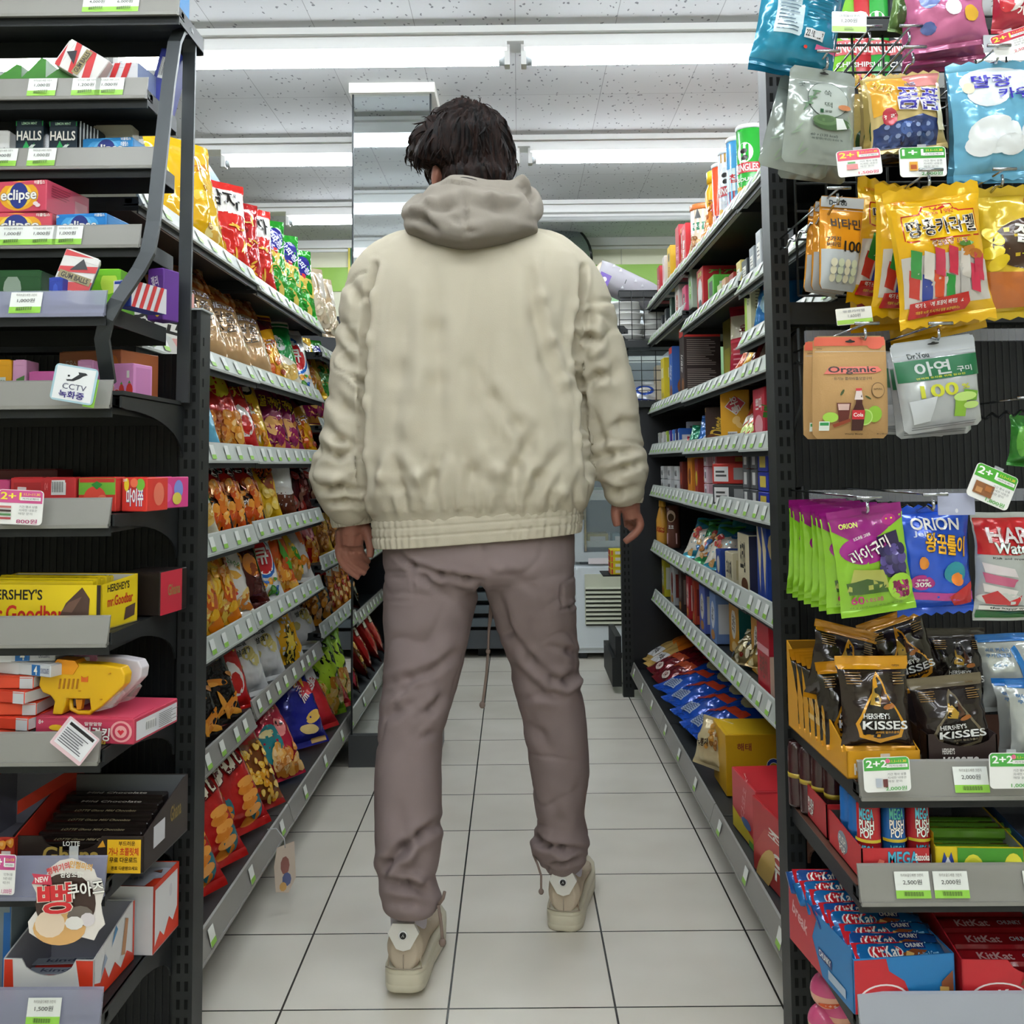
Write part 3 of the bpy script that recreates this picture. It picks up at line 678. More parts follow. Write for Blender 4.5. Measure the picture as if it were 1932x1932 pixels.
bm_.materials.clear(); bm_.materials.append(SKIN); obj('body', bm_, person)
# eyes, brows and lips
hd = MB()
for s in (-1, 1): ellips(hd, hp(s * .03, .0865, -.004), (.0115, .008, .006), M('#e9e4de', 'gloss'), 12, hr); ellips(hd, hp(s * .03, .0935, -.004), (.005, .003, .005), M('#20140f', 'gloss'), 10, hr)
hd.build('eyes', person)
mb = MB(); ellips(mb, hp(0, .0985, -.062), (.021, .006, .007), M('#8c4a42', 'skin'), 12, hr); mb.build('lips', person)
# ---- hair: a layered cap with locks
mb = MB(); rows = [(199, 862, 902), (205, 845, 925), (218, 829, 945), (235, 815, 959), (252, 801, 966), (272, 786, 970), (290, 782, 971), (304, 800, 970), (316, 832, 967), (332, 838, 964), (352, 842, 958), (372, 848, 945)]
mb.rings([pring(875 - (875 - y) * (1 - .022 * min(1, .4 + .1 * i)), a, b, 2.175, .098 * min(1, .5 + .13 * i), 28, 2.2, 0, .0 if i < 9 else -.02) for i, (y, a, b) in enumerate(rows)], HAIRM)
fr_ = [(830, 250, 40, 2.2), (803, 275, 32, 2.23), (789, 295, 20, 2.25), (783, 310, 7, 2.26)]
tube_into(mb, pchain(fr_), HAIRM); tube_into(mb, pchain([(830, 262, 40, 2.25), (812, 290, 24, 2.28), (802, 312, 8, 2.29)]), HAIRM)
tube_into(mb, pchain([(880, 225, 42, 2.22), (850, 245, 46, 2.27), (830, 280, 30, 2.30), (822, 305, 8, 2.31)]), HAIRM)
tube_into(mb, pchain([(826, 296, 16, 2.19), (812, 306, 11, 2.20), (806, 322, 6, 2.21)]), HAIRM)
hm = remesh(mb, .0045, 5, .5)
cr = PY(893, 214, 2.13)
def hairf(co, n_):
    v = co - cr; az = math.atan2(v.x, -v.y - .02); r_ = v.length
    w = noise.noise(Vector((co.x * 14, co.y * 14, co.z * 14))) * 2.2
    return .0042 * sin(az * 15 + w * 2.5 + r_ * 16) + .0022 * sin(az * 43 + w * 6 - r_ * 12) + .0045 * noise.noise(Vector((co.x * 26, co.y * 26, co.z * 13)))
displace(hm, hairf)
def hair_mat():
    m = bpy.data.materials.new('dark_brown_hair'); m.use_nodes = True; N_, L = nodes(m); b = N_['Principled BSDF']
    tc = N_.new('ShaderNodeTexCoord'); mp = N_.new('ShaderNodeMapping'); mp.inputs['Scale'].default_value = (60, 60, 14); L.new(tc.outputs['Object'], mp.inputs[0])
    n = N_.new('ShaderNodeTexNoise'); n.inputs['Scale'].default_value = 1; n.inputs['Detail'].default_value = 3; n.inputs['Distortion'].default_value = 1.4; L.new(mp.outputs[0], n.inputs[0])
    r = N_.new('ShaderNodeValToRGB'); r.color_ramp.elements[0].position = .38; r.color_ramp.elements[0].color = lin('#070505'); r.color_ramp.elements[1].position = .72; r.color_ramp.elements[1].color = lin('#26140d')
    L.new(n.outputs['Fac'], r.inputs[0]); L.new(r.outputs[0], b.inputs['Base Color']); b.inputs['Roughness'].default_value = .6; b.inputs['Specular IOR Level'].default_value = .12
    bp = N_.new('ShaderNodeBump'); bp.inputs['Strength'].default_value = .6; bp.inputs['Distance'].default_value = .004; L.new(n.outputs['Fac'], bp.inputs['Height']); L.new(bp.outputs[0], b.inputs['Normal'])
    return m
HM = hair_mat(); hm.materials.clear(); hm.materials.append(HM); hair = obj('hair', hm, person)
# loose locks lying over the cap
rn = random.Random(11); mb = MB(); co = [v.co.copy() for v in hm.vertices]; no = [v.normal.copy() for v in hm.vertices]
for k in range(620):
    i = rn.randrange(len(co)); p = co[i]; n_ = no[i]
    if p.z < cr.z - .135: continue
    dirn = (p - cr); dirn = dirn - n_ * dirn.dot(n_)
    if dirn.length < .004: continue
    dirn.normalize(); side = n_.cross(dirn); L_ = rn.uniform(.022, .042); cu = rn.uniform(-.35, .35); pts = []; q = p - n_ * .002
    for s in range(5):
        t = s / 4; pts.append(q + dirn * L_ * t + side * cu * L_ * t * t + n_ * (.003 * sin(pi * t) - .009 * t * t) + Vector((0, 0, -.010 * t * t)))
    w = rn.uniform(.0014, .0034); mb.tube(pts, [w * .5, w, w, w * .7, w * .1], HM, 5, True, .45)
mb.build('hair_locks', person)
# ---- jacket
mb = MB()
rows = [(436, 790, 985, .07), (450, 752, 1032, .085), (468, 722, 1068, .1), (490, 706, 1092, .115), (520, 697, 1102, .128), (560, 693, 1100, .137), (600, 691, 1096, .142), (660, 689, 1090, .147), (720, 687, 1094, .152), (780, 684, 1102, .158), (840, 682, 1108, .163), (890, 683, 1117, .166), (925, 687, 1119, .164), (950, 694, 1113, .155), (966, 704, 1100, .143), (985, 712, 1092, .138)]
mb.rings([pring(y, a, b, DT, hy, 40, 3.0, 0.035 * max(0, (y - 800) / 180)) for y, a, b, hy in rows], CREAMJ)
tube_into(mb, pchain([(790, 480, 50, 2.10), (752, 492, 53, 2.09), (712, 528, 56, 2.09), (694, 590, 54, 2.09), (684, 650, 52, 2.09), (675, 720, 53, 2.085), (664, 790, 53, 2.08), (650, 845, 48, 2.07), (636, 893, 52, 2.07), (649, 930, 50, 2.08), (660, 958, 44, 2.10), (664, 978, 36, 2.11)]), CREAMJ, 24)
tube_into(mb, pchain([(1000, 478, 50, 2.10), (1036, 490, 53, 2.09), (1076, 525, 55, 2.10), (1102, 580, 54, 2.10), (1119, 642, 55, 2.11), (1134, 703, 54, 2.12), (1150, 769, 54, 2.125), (1160, 830, 50, 2.13), (1172, 888, 52, 2.13), (1178, 920, 40, 2.14), (1182, 940, 32, 2.15)]), CREAMJ, 24)
jm = remesh(mb, .0052, 5, .5)
JF = folds([([(706, 500), (696, 560), (690, 640), (684, 760), (682, 860), (686, 930)], 4.5, -.015), ([(1101, 504), (1094, 577), (1086, 631), (1088, 690), (1101, 750), (1101, 830), (1112, 900)], 4.5, -.015),
  ([(1008, 478), (1022, 560), (1040, 640), (1066, 720), (1090, 800)], 9, .0045), ([(996, 500), (1012, 600), (1034, 680), (1052, 740)], 13, -.004),
  ([(830, 520), (822, 620), (826, 720), (834, 840)], 13, -.0045), ([(762, 560), (752, 700), (742, 880)], 15, -.004), ([(735, 900), (762, 800), (800, 700)], 16, .003),
  ([(888, 690), (930, 750), (975, 800), (1010, 870)], 10, -.0045), ([(905, 640), (905, 760), (930, 850)], 16, -.0035), ([(870, 600), (868, 700)], 16, .003),
  ([(745, 870), (752, 920), (764, 955)], 8, -.007), ([(764, 860), (790, 900), (800, 950)], 10, .006), ([(835, 850), (815, 900), (805, 950)], 8, -.006), ([(868, 845), (890, 890), (885, 935)], 10, -.006), ([(905, 830), (940, 890), (938, 945)], 11, .006),
  ([(1010, 810), (975, 880), (968, 940)], 10, -.006), ([(1060, 850), (1020, 900), (1000, 945)], 9, -.006), ([(1085, 880), (1062, 930), (1060, 955)], 8, .005), ([(700, 960), (720, 900), (728, 860)], 8, .005),
  ([(656, 530), (680, 560), (690, 600)], 8, -.006), ([(636, 600), (664, 640), (690, 668)], 8, -.007), ([(632, 640), (655, 680), (688, 700)], 9, -.006), ([(664, 705), (678, 720), (688, 725)], 5, -.009), ([(630, 740), (652, 770), (684, 790)], 9, -.006),
  ([(612, 800), (640, 830), (680, 842)], 7, -.008), ([(604, 848), (640, 858), (684, 850)], 7, -.009), ([(590, 900), (630, 902), (680, 884)], 9, .006), ([(606, 925), (640, 918), (682, 928)], 5, -.009), ([(615, 950), (650, 945), (686, 950)], 5, -.007),
  ([(1090, 642), (1112, 636), (1132, 646)], 6, -.009), ([(1098, 700), (1120, 668), (1135, 650)], 9, .005), ([(1104, 728), (1130, 708), (1154, 712)], 7, -.009), ([(1120, 780), (1135, 830), (1140, 870)], 7, -.006), ([(1150, 600), (1160, 700), (1172, 780)], 11, -.005),
  ([(1110, 870), (1150, 858), (1200, 850)], 7, -.007), ([(1140, 900), (1180, 882), (1215, 872)], 6, -.007), ([(1128, 912), (1165, 930), (1205, 918)], 6, -.007), ([(1106, 560), (1110, 600), (1104, 640)], 9, -.006), ([(1145, 820), (1175, 800), (1200, 810)], 9, -.004)])
def jackf(co, n_):
    x, y = to_px(co); h = 0
    if n_.y < .35: h = 1.5 * JF(x, y)
    v = Vector((co.x * 7, co.y * 7, co.z * 4)); h += .0032 * noise.noise(v) + .0026 * noise.noise(Vector((co.x * 19, co.y * 19, co.z * 11 + 5)))
    if 680 < x < 1125 and y > 890: g = math.exp(-((y - 952) / 24) ** 2); h += g * .0042 * sin(co.x * 210 + 3 * noise.noise(Vector((co.x * 30, 0, 0)))) * (1 if y < 965 else .4)
    arm = x < 690 or x > 1104
    q = Vector((co.x * 9 + co.z * 5, co.y * 8, co.z * 17 + 9)) if arm else Vector((co.x * 12 + 3, co.y * 6, co.z * 4.5 + co.x * 3))
    lo = 1.0 if arm else .35 + .65 * max(0, min(1, (y - 640) / 250))
    h -= .0040 * lo * max(0, 1 - abs(noise.noise(q)) * 7) ** 1.5 * (.4 + abs(noise.noise(q * .4 + Vector((7, 3, 1)))) * 2)
    return h
displace(jm, jackf); jm.materials.clear(); jm.materials.append(CREAMJ); jk = obj('jacket', jm, person)
def ribbed(name, rg, parent, nrib, amp, mat, lines=()):
    """elastic band from rings of 3D points with vertical ribs; seam lines pinch it"""
    mb = MB(); out = []; n = 360
    for i, r in enumerate(rg):
        c = sum(r, Vector()) / len(r); ring = []
        for k in range(n):
            t = k / n * len(r); a = r[int(t) % len(r)]; b_ = r[(int(t) + 1) % len(r)]; p = a.lerp(b_, t % 1); dv = (p - c); dv.z = 0; l = dv.length
            q = i / (len(rg) - 1); am = amp * (sin(nrib * 2 * pi * k / n + 1.5 * sin(k * .13)) * .6 + .8 * noise.noise(Vector((k * .35, q * 3, 0)))) * (1 - .5 * math.exp(-((q - .5) / .1) ** 2))
            s_ = sum(-.0022 * math.exp(-((q - L_) / .035) ** 2) for L_ in lines); ring.append(p + dv / l * (am + s_))
        out.append(ring)
    mb.rings(out, mat, True); return mb.build(name, parent)
def lerp_rings(ra, rb, n, bulge=0.0):
    out = []
    for i in range(n + 1):
        t = i / n; r = [a.lerp(b, t) for a, b in zip(ra, rb)]; c = sum(r, Vector()) / len(r)
        out.append([p + (p - c) * bulge * sin(pi * t) for p in r])
    return out
ra = pring(958, 705, 1100, DT, .141, 40, 3.0, .06); rb = pring(1016, 709, 1096, DT, .139, 40, 3.0, .07); rb = [p for p in rb]
ribbed('waistband', lerp_rings(ra, rb, 30, .012), jk, 64, .0018, CREAMJ, (.12, .38, .66))
def cuffring(cx, cy, r, d, tx): c = PY(cx, cy, d); q = r * d / FX; return [c + Vector((q * cos(2 * pi * k / 24), q * .85 * sin(2 * pi * k / 24), q * cos(2 * pi * k / 24) * tx)) for k in range(24)]
ribbed('cuff', lerp_rings(cuffring(661, 962, 40, 2.105, .05), cuffring(665, 991, 36.5, 2.115, .12), 14, .04), jk, 22, .0014, CREAMJ, (.1,))
ribbed('cuff', lerp_rings(cuffring(1180, 922, 34, 2.145, -.05), cuffring(1181, 948, 30, 2.15, -.03), 14, .05), jk, 22, .0014, CREAMJ, (.1,))
# ---- hood resting on the back
mb = MB(); rows = [(338, 812, 1000, 2.12, .085), (350, 796, 1004, 2.10, .10), (366, 782, 1004, 2.08, .115), (384, 769, 1006, 2.065, .12), (404, 763, 1014, 2.05, .115), (420, 768, 1018, 2.03, .10), (434, 792, 990, 2.01, .085), (446, 818, 960, 1.995, .07), (456, 848, 930, 1.985, .055), (463, 868, 900, 1.98, .04)]
mb.rings([pring(875 - (875 - y) * (d - hy * .85) / d, a, b, d, hy, 36, 2.3) for y, a, b, d, hy in rows], HOODM)
tube_into(mb, pchain([(800, 395, 34, 2.14), (778, 400, 22, 2.08), (790, 412, 20, 2.0), (840, 430, 22, 1.95), (880, 438, 22, 1.935), (930, 430, 22, 1.95), (985, 408, 24, 2.0), (1000, 395, 26, 2.08), (985, 380, 34, 2.14)]), HOODM, 20)
tube_into(mb, pchain([(975, 372, 28, 2.08), (984, 350, 20, 2.07), (985, 342, 15, 2.07)]), HOODM, 16)
hm2 = remesh(mb, .005, 8, .5)
HF = folds([([(878, 366), (880, 400), (879, 450)], 3, -.006), ([(768, 402), (812, 382), (876, 364)], 7, .007), ([(876, 364), (925, 374), (985, 380)], 7, .006), ([(790, 392), (840, 388), (870, 384)], 9, -.006), ([(895, 385), (940, 392), (985, 396)], 9, -.005),
  ([(774, 412), (798, 412), (820, 436)], 6, -.016), ([(985, 350), (1000, 372), (1010, 395)], 5, -.007), ([(880, 438), (900, 436)], 4, -.007), ([(850, 415), (872, 422)], 5, -.005), ([(800, 352), (850, 348), (890, 355)], 9, .004), ([(925, 346), (960, 352), (990, 362)], 9, -.005)])
def hoodf(co, n_):
    x, y = to_px(co); h = HF(x, y) if n_.y < .4 else 0
    h += .003 * noise.noise(co * 16); up = max(0, n_.z) * (1 if y < 350 else 0)
    return h + up * (.012 * math.exp(-((x - 868) / 30) ** 2) + .008 * math.exp(-((x - 985) / 18) ** 2) - .002)
displace(hm2, hoodf); hm2.materials.clear(); hm2.materials.append(HOODM); hood = obj('hood', hm2, person)
pts = [PY(846 + i * 9, 343 - 8 * sin(pi * (i + 1) / 8), 2.02) for i in range(7)]
MB().tube(pts, [.001, .002, .0022, .0022, .0022, .002, .001], M('#1c1d24', 'cloth'), 6, True, .5).build('hood_print', hood)
# ---- cargo pants
mb = MB()
mb.rings([pring(y, a, b, 2.10, hy, 36, 2.6) for y, a, b, hy in ((985, 728, 1082, .115), (1020, 724, 1085, .13), (1058, 724, 1086, .134), (1078, 728, 1083, .128), (1090, 765, 1050, .118), (1101, 850, 972, .098))], PANTS)
Lg = [(1085, 724, 908, 2.10, .115), (1130, 724, 902, 2.095, .112), (1180, 725, 889, 2.085, .105), (1240, 726, 875, 2.07, .098), (1300, 722, 861, 2.05, .092), (1345, 717, 848, 2.035, .088), (1390, 714, 836, 2.02, .084), (1450, 709, 833, 2.0, .082), (1510, 707, 833, 1.985, .08), (1560, 707, 834, 1.97, .08), (1600, 708, 832, 1.96, .078), (1640, 714, 826, 1.95, .075), (1662, 716, 822, 1.945, .074), (1680, 717, 828, 1.94, .074), (1698, 721, 832, 1.935, .072), (1710, 727, 828, 1.935, .066)]
Rg = [(1085, 905, 1086, 2.10, .115), (1130, 922, 1087, 2.11, .112), (1150, 930, 1087, 2.115, .11), (1195, 944, 1088, 2.13, .105), (1253, 961, 1091, 2.15, .1), (1297, 968, 1098, 2.16, .096), (1340, 981, 1104, 2.17, .092), (1374, 988, 1108, 2.175, .09), (1448, 1000, 1112, 2.19, .088), (1500, 1006, 1107, 2.195, .086), (1532, 1011, 1102, 2.2, .084), (1564, 1013, 1108, 2.205, .086), (1582, 1001, 1113, 2.205, .088), (1606, 1001, 1110, 2.21, .084), (1622, 1012, 1103, 2.21, .074), (1633, 1024, 1094, 2.21, .066)]
Lg = [(y, a, b, d + .06 * max(0, (y - 1085) / 620), hy) for y, a, b, d, hy in Lg]; Rg = [(y, a, b, d + .075 * max(0, (y - 1085) / 545), hy) for y, a, b, d, hy in Rg]
for G in (Lg, Rg): mb.rings([pring(y, a, b, d, hy, 32, 2.3) for y, a, b, d, hy in G], PANTS)
pm = remesh(mb, .0048, 10, .5)
PF = folds([([(740, 1038), (775, 1066), (830, 1086), (880, 1094), (908, 1096)], 5, -.010), ([(760, 1066), (800, 1092), (850, 1130)], 6, -.006), ([(915, 1092), (935, 1075), (985, 1066)], 10, .004), ([(905, 1100), (908, 1120)], 5, -.008),
  ([(960, 1080), (1010, 1110)], 8, -.004), ([(940, 1120), (958, 1195), (1000, 1248), (1045, 1284), (1072, 1284), (1092, 1268)], 7, -.008), ([(1035, 1220), (1075, 1228), (1090, 1238)], 5, -.005), ([(962, 1255), (1010, 1300), (1060, 1312)], 8, -.006), ([(985, 1320), (1020, 1312), (1060, 1316)], 6, -.006), ([(1062, 1310), (1085, 1290), (1096, 1276)], 6, .006), ([(990, 1360), (1020, 1385), (1040, 1420)], 8, -.005), ([(1094, 1470), (1090, 1500)], 7, -.004),
  ([(726, 1292), (770, 1280), (820, 1262), (864, 1230)], 7, -.008), ([(722, 1310), (760, 1300), (800, 1296)], 7, -.005), ([(788, 1352), (815, 1338), (846, 1310)], 7, -.007), ([(732, 1210), (800, 1214), (860, 1180)], 14, -.004), ([(720, 1355), (745, 1345), (790, 1320)], 8, -.005), ([(785, 1400), (812, 1386), (834, 1380)], 6, -.004),
  ([(832, 1550), (795, 1575), (762, 1600), (728, 1632), (720, 1650)], 7, -.013), ([(762, 1598), (752, 1520)], 9, -.005), ([(790, 1580), (770, 1620), (740, 1640)], 9, .008), ([(726, 1664), (770, 1670), (815, 1682)], 8, -.012), ([(724, 1700), (770, 1702), (820, 1715)], 7, -.005), ([(744, 1650), (790, 1662), (826, 1690)], 7, .006),
  ([(1004, 1575), (1030, 1594), (1060, 1602), (1108, 1604)], 5, -.013), ([(1040, 1632), (1065, 1628), (1104, 1616)], 4, -.013), ([(1010, 1590), (1014, 1620)], 6, .006), ([(1062, 1590), (1056, 1550), (1040, 1500)], 9, -.005), ([(1004, 1622), (1030, 1640), (1050, 1648)], 5, -.006),
  # cargo pocket flaps: stitched edges
  ([(724, 1079), (778, 1079)], 2.2, -.003), ([(778, 1079), (780, 1134)], 2.2, -.003), ([(724, 1134), (780, 1134)], 2.2, -.004), ([(1058, 1105), (1062, 1150)], 2.5, -.006), ([(1056, 1151), (1078, 1146), (1089, 1138)], 2.2, -.005), ([(1062, 1100), (1088, 1085)], 2.4, -.003)])
def pantf(co, n_):
    x, y = to_px(co); h = PF(x, y) if n_.y < .4 else 0
    h += .0035 * noise.noise(Vector((co.x * 9, co.y * 9, co.z * 6))) + .0016 * noise.noise(co * 26)
    q = Vector((co.x * 8 + co.z * 4, co.y * 8, co.z * 9 - co.x * 6))
    h -= .004 * max(0, 1 - abs(noise.noise(q)) * 7) ** 1.5 * abs(noise.noise(q * .4)) * 2
    return h
displace(pm, pantf); pm.materials.clear(); pm.materials.append(PANTS); pt = obj('cargo_pants', pm, person)
def cord(pts, r, name, parent, mat, knot=True):
    mb = MB(); Q = [PY(*p) for p in pts]; sm = []
    for i in range(len(Q) - 1):
        for t in (0, .33, .66): sm.append(Q[i].lerp(Q[i + 1], t))
    sm.append(Q[-1]); mb.tube(sm, r, mat, 8)
    if knot: ellips(mb, Q[-1], (r * 2.3, r * 2.3, r * 2.6), mat, 10)
    return mb.build(name, parent)
CORD = M('#7a6a62', 'cloth')
cord([(927, 1090, 2.13), (925, 1150, 2.13), (923, 1180, 2.13), (921, 1225, 2.13), (918, 1270, 2.13), (913, 1310, 2.13), (910, 1330, 2.13)], .0028, 'drawstring', jk, CORD)
cord([(930, 1090, 2.128), (928, 1160, 2.128), (922, 1195, 2.128), (921, 1229, 2.127)], .0022, 'drawstring', jk, CORD)
cord([(827, 1708, 1.96), (836, 1695, 1.95), (839, 1682, 1.95)], .003, 'ankle_cord', pt, CORD, False)
cord([(827, 1708, 1.955), (832, 1740, 1.95), (835, 1778, 1.95)], .003, 'ankle_cord', pt, CORD)
cord([(1006, 1612, 2.24), (1014, 1630, 2.22), (1021, 1652, 2.21), (1021, 1682, 2.21)], .0025, 'ankle_cord', pt, CORD)
# ---- shoes
def shoe(loc, rz, pitch, ankle_off):
    s = obj('shoe', None, person, loc, Euler((R(-pitch), 0, R(rz))))
    UP = M('#b3a592', 'cloth'); SO = M('#c3bca6', 'plastic'); TB = M('#d2cfc8', 'plastic')
    # local: heel back at y=0, toe at y=.29, sole bottom z=0
    W = [(-.002, .016), (.002, .026), (.010, .033), (.024, .038), (.06, .039), (.12, .038), (.18, .044), (.22, .047), (.26, .042), (.28, .03), (.288, .015)]
    def outline(k, z, g=0): return [Vector((sx * (w + g), y + (-g if i == 0 else 0), z)) for sx, seq in ((-1, list(enumerate(W))), (1, list(enumerate(W))[::-1])) for i, (y, w) in seq]
    mb = MB(); z0 = lambda y: .0 if y < .2 else .0 + (y - .2) ** 2 * 1.8
    def ol(zf, g): return [Vector((p.x * (1 + g), p.y if p.y > .01 else p.y - g * .03, zf + (z0(p.y) if True else 0))) for p in outline(0, 0)]
    mb.rings([ol(.0, -.04), ol(.003, .0), ol(.012, .01), ol(.0125, .0), ol(.014, .01), ol(.030, .02), ol(.031, -.005), ol(.0325, .015), ol(.04, .0), ol(.041, -.05)], SO); mb.build('sole', s)
    mb = MB(); secs = []
    H = [(0.003, .106, .024, .26), (.014, .118, .034, .25), (.05, .122, .037, .1), (.09, .116, .035, 0), (.13, .092, .033, 0), (.17, .076, .037, 0), (.21, .066, .041, 0), (.25, .056, .036, 0), (.275, .047, .022, 0)]
    for y, h, w, f in H:
        r = []
        for k in range(20):
            t = 2 * pi * k / 20; x = w * math.copysign(abs(cos(t)) ** .7, cos(t)); z = .036 + (h - .036) * (.5 + .5 * sin(t)) ; narrowing = 1 - .2 * max(0, sin(t)) * (1 if y < .2 else .4)
            r.append(Vector((x * narrowing, y - (0.004 + .016 * f) * max(0, (.07 - z)) * 10 * (1 if y < .03 else 0), z)))
        secs.append(r)
    mb.rings(secs, UP); me = remesh(mb, .003, 3); me.materials.clear(); me.materials.append(UP); obj('upper', me, s)
    hx = [(-.029, .105), (-.02, .122), (.02, .122), (.029, .105), (.013, .078), (0, .074), (-.013, .078)]
    mb = MB(); mb.prism([(x, z) for x, z in hx], 'y', -.006, .004, TB); mb.build('heel_tab', s)
    bd = obj('badge', None, None) if 0 else None
    mb = MB(); mb.lathe([(.0085, 0), (.0085, .0015), (.007, .002)], M('#e5e5e5', 'gloss'), 20); mb.lathe([(.0062, .0015), (.0060, .0032)], M('#17181a', 'plastic'), 20); mb.tube([(-.002, -.002, .0034), (0, .002, .0034), (.002, -.002, .0034)], .0006, M('#d8d8d8', 'ink'), 5)
    o = mb.build('heel_badge', s, loc=(0, -.0062, .102), rot=(R(90), 0, 0))
    mb = MB()
    for x in (-.031, .031): mb.tube([(x, .012, .04), (x * .93, .012, .07)], .0012, UP, 5)
    mb.tube([(0, -.002, .040), (0, -.001, .066)], .0009, M('#9a8f80', 'cloth'), 5)
    mb.tube([(-.034, .004, .043), (-.02, -.004, .043), (0, -.006, .043), (.02, -.004, .043), (.034, .004, .043)], .0012, M('#9a8f80', 'cloth'), 5); mb.build('heel_seam', s)
    mb = MB(); mb.rings([[Vector((r_ * cos(2 * pi * k / 20), .055 + r_ * 1.2 * sin(2 * pi * k / 20), z)) for k in range(20)] for z, r_ in ((.07, .028), (.1, .034), (.115, .035), (.15, .036), (.2, .037))], M('#b9b3bd', 'cloth')); mb.build('sock', s)
    mb = MB(); lc = M('#c8bfae', 'cloth')
    for k in range(5): y = .12 + k * .018; z = .098 - k * .007; mb.tube([(-.028, y, z - .018), (0, y, z), (.028, y, z - .018)], .0022, lc, 6)
    mb.build('laces', s)
    return s
pl_ = PZ(761, 1874, .013); shoe(Vector((pl_.x, pl_.y, .0135)), -4, 2.6, 0)
pr_ = PZ(1064, 1757, 0.001); shoe(Vector((pr_.x, pr_.y, .0005)), -9, 0, 0)
# ================================================================ product builders
def proj_x(p):
    return to_px(Vector(p))[0]
def ysolve(X, z, px):
    lo, hi = .6, 9.0
    for _ in range(40):
        m = (lo + hi) / 2; x = proj_x((X, m, z))
        if (X < 0) == (x < px): lo = m
        else: hi = m
    return lo
_BM = {}
def bag_surf(w, h, t, seed, top, bot, floppy=.006):
    s1 = seed * 7.31
    def F(x, z, off, side=-1):
        u = max(-1, min(1, 2 * x / w)); zz = (z - bot * h) / (h * (1 - top - bot)); za = max(0.0, min(1.0, zz))
        b = max(0.0, sin(pi * za)) ** .5; c = max(0.0, 1 - abs(u) ** 2.4) ** .62
        y = t / 2 * b * c * (1.14 - .3 * za)
        y += t * .16 * noise.noise(Vector((u * 1.5 + s1, zz * 2.4, s1 + side))) * b * c
        y += t * .15 * (abs(noise.noise(Vector((u * 3.2 + s1, zz * 4.5 + s1, side)))) - .2) * b * c
        y -= t * .07 * max(0, 1 - abs(noise.noise(Vector((u * 2.1 - s1, zz * 3.1, side + s1)))) * 9) * b * c
        ed = math.exp(-za * 7) + math.exp(-(1 - za) * 7)
        y += t * .05 * sin(u * 17 + 2.5 * sin(zz * 5 + s1)) * ed * b * c
        xx = x * (1 - .075 * b * min(1.3, t / w * 2.6)) + .0015 * noise.noise(Vector((s1, zz * 6, 0)))
        if zz < 0 or zz > 1: y += .0007 + .0003 * sin(z * 1500)
        flop = floppy * (noise.noise(Vector((u * 1.6 + s1, 3, zz * .7))) * 1.2) * (1 if (zz > .85 or zz < .15) else .4)
        return Vector((xx, side * (y + off) + flop, z))
    return F
def bag(key, w, h, t, base, art=(), seed=1, top=.07, bot=.06, topc=None, botc=None, kind='foil', back=None, nx=14, nz=18, artkind=None, zig=False, backart=()):
    """pillow pack facing -Y, foot at the origin: crimped seals, bulging sides, printed front; returns body, top seal and bottom seal meshes"""
    if key in _BM: return _BM[key]
    F = bag_surf(w, h, t, seed, top, bot)
    def strip(z0, z1, n_z, mat, bmat):
        mb = MB()
        for side, m_ in ((-1, mat), (1, bmat)):
            vs = []
            for j in range(n_z + 1):
                for i in range(nx + 1):
                    x = -w / 2 + w * i / nx; z = z0 + (z1 - z0) * j / n_z
                    if zig and ((j == n_z and z1 >= h - 1e-6) or (j == 0 and z0 <= 1e-6)): z += (.002 if i % 2 else -.002)
                    vs.append(F(x, z, 0, side))
            fs = [(j * (nx + 1) + i, j * (nx + 1) + i + 1, (j + 1) * (nx + 1) + i + 1, (j + 1) * (nx + 1) + i) for j in range(n_z) for i in range(nx)]
            if side == 1: fs = [f[::-1] for f in fs]
            mb.add(vs, fs, m_, True)
        return mb
    m = M(base, kind); mbk = M(back or base, kind); zt = h * (1 - top); zb = h * bot; cells = ([-w / 2 + w * i / nx for i in range(1, nx)], [zb + (zt - zb) * j / nz for j in range(nz + 1)] + [zt + (h - zt) * j / 4 for j in range(1, 4)] + [zb * j / 4 for j in range(1, 4)])
    body = strip(zb, zt, nz, m, mbk); ts = strip(zt, h, 4, M(topc or base, kind), M(topc or base, kind)); bs = strip(0, zb, 4, M(botc or base, kind), M(botc or base, kind))
    ak = artkind or ('print' if kind in ('foil', 'film') else 'card')
    mid = []; tp = []; art = [a for a in art if a[0] != 't'] + [a for a in art if a[0] == 't']
    for a in art:
        (tp if (a[0] == 't' and a[4] > 1 - top) else mid).append(a)
    stamp(body, mid, w, h, lambda x, z, o: F(x, z, o, -1), ak, cells=cells)
    if backart: stamp(body, backart, w, h, lambda x, z, o: F(-x, z, o, 1), ak, cells=cells)
    if tp: stamp(ts, tp, w, h, lambda x, z, o: F(x, z, o, -1), ak, cells=cells)
    _BM[key] = (body.mesh(key), ts.mesh(key + '_top'), bs.mesh(key + '_bottom')); return _BM[key]
def put_bag(ms, loc, rot, label, name='snack_bag', cat='snack bag', group=None):
    o = obj(name, ms[0], None, loc, rot, label, cat, group)
    obj('top_seal', ms[1], o); obj('bottom_seal', ms[2], o); return o
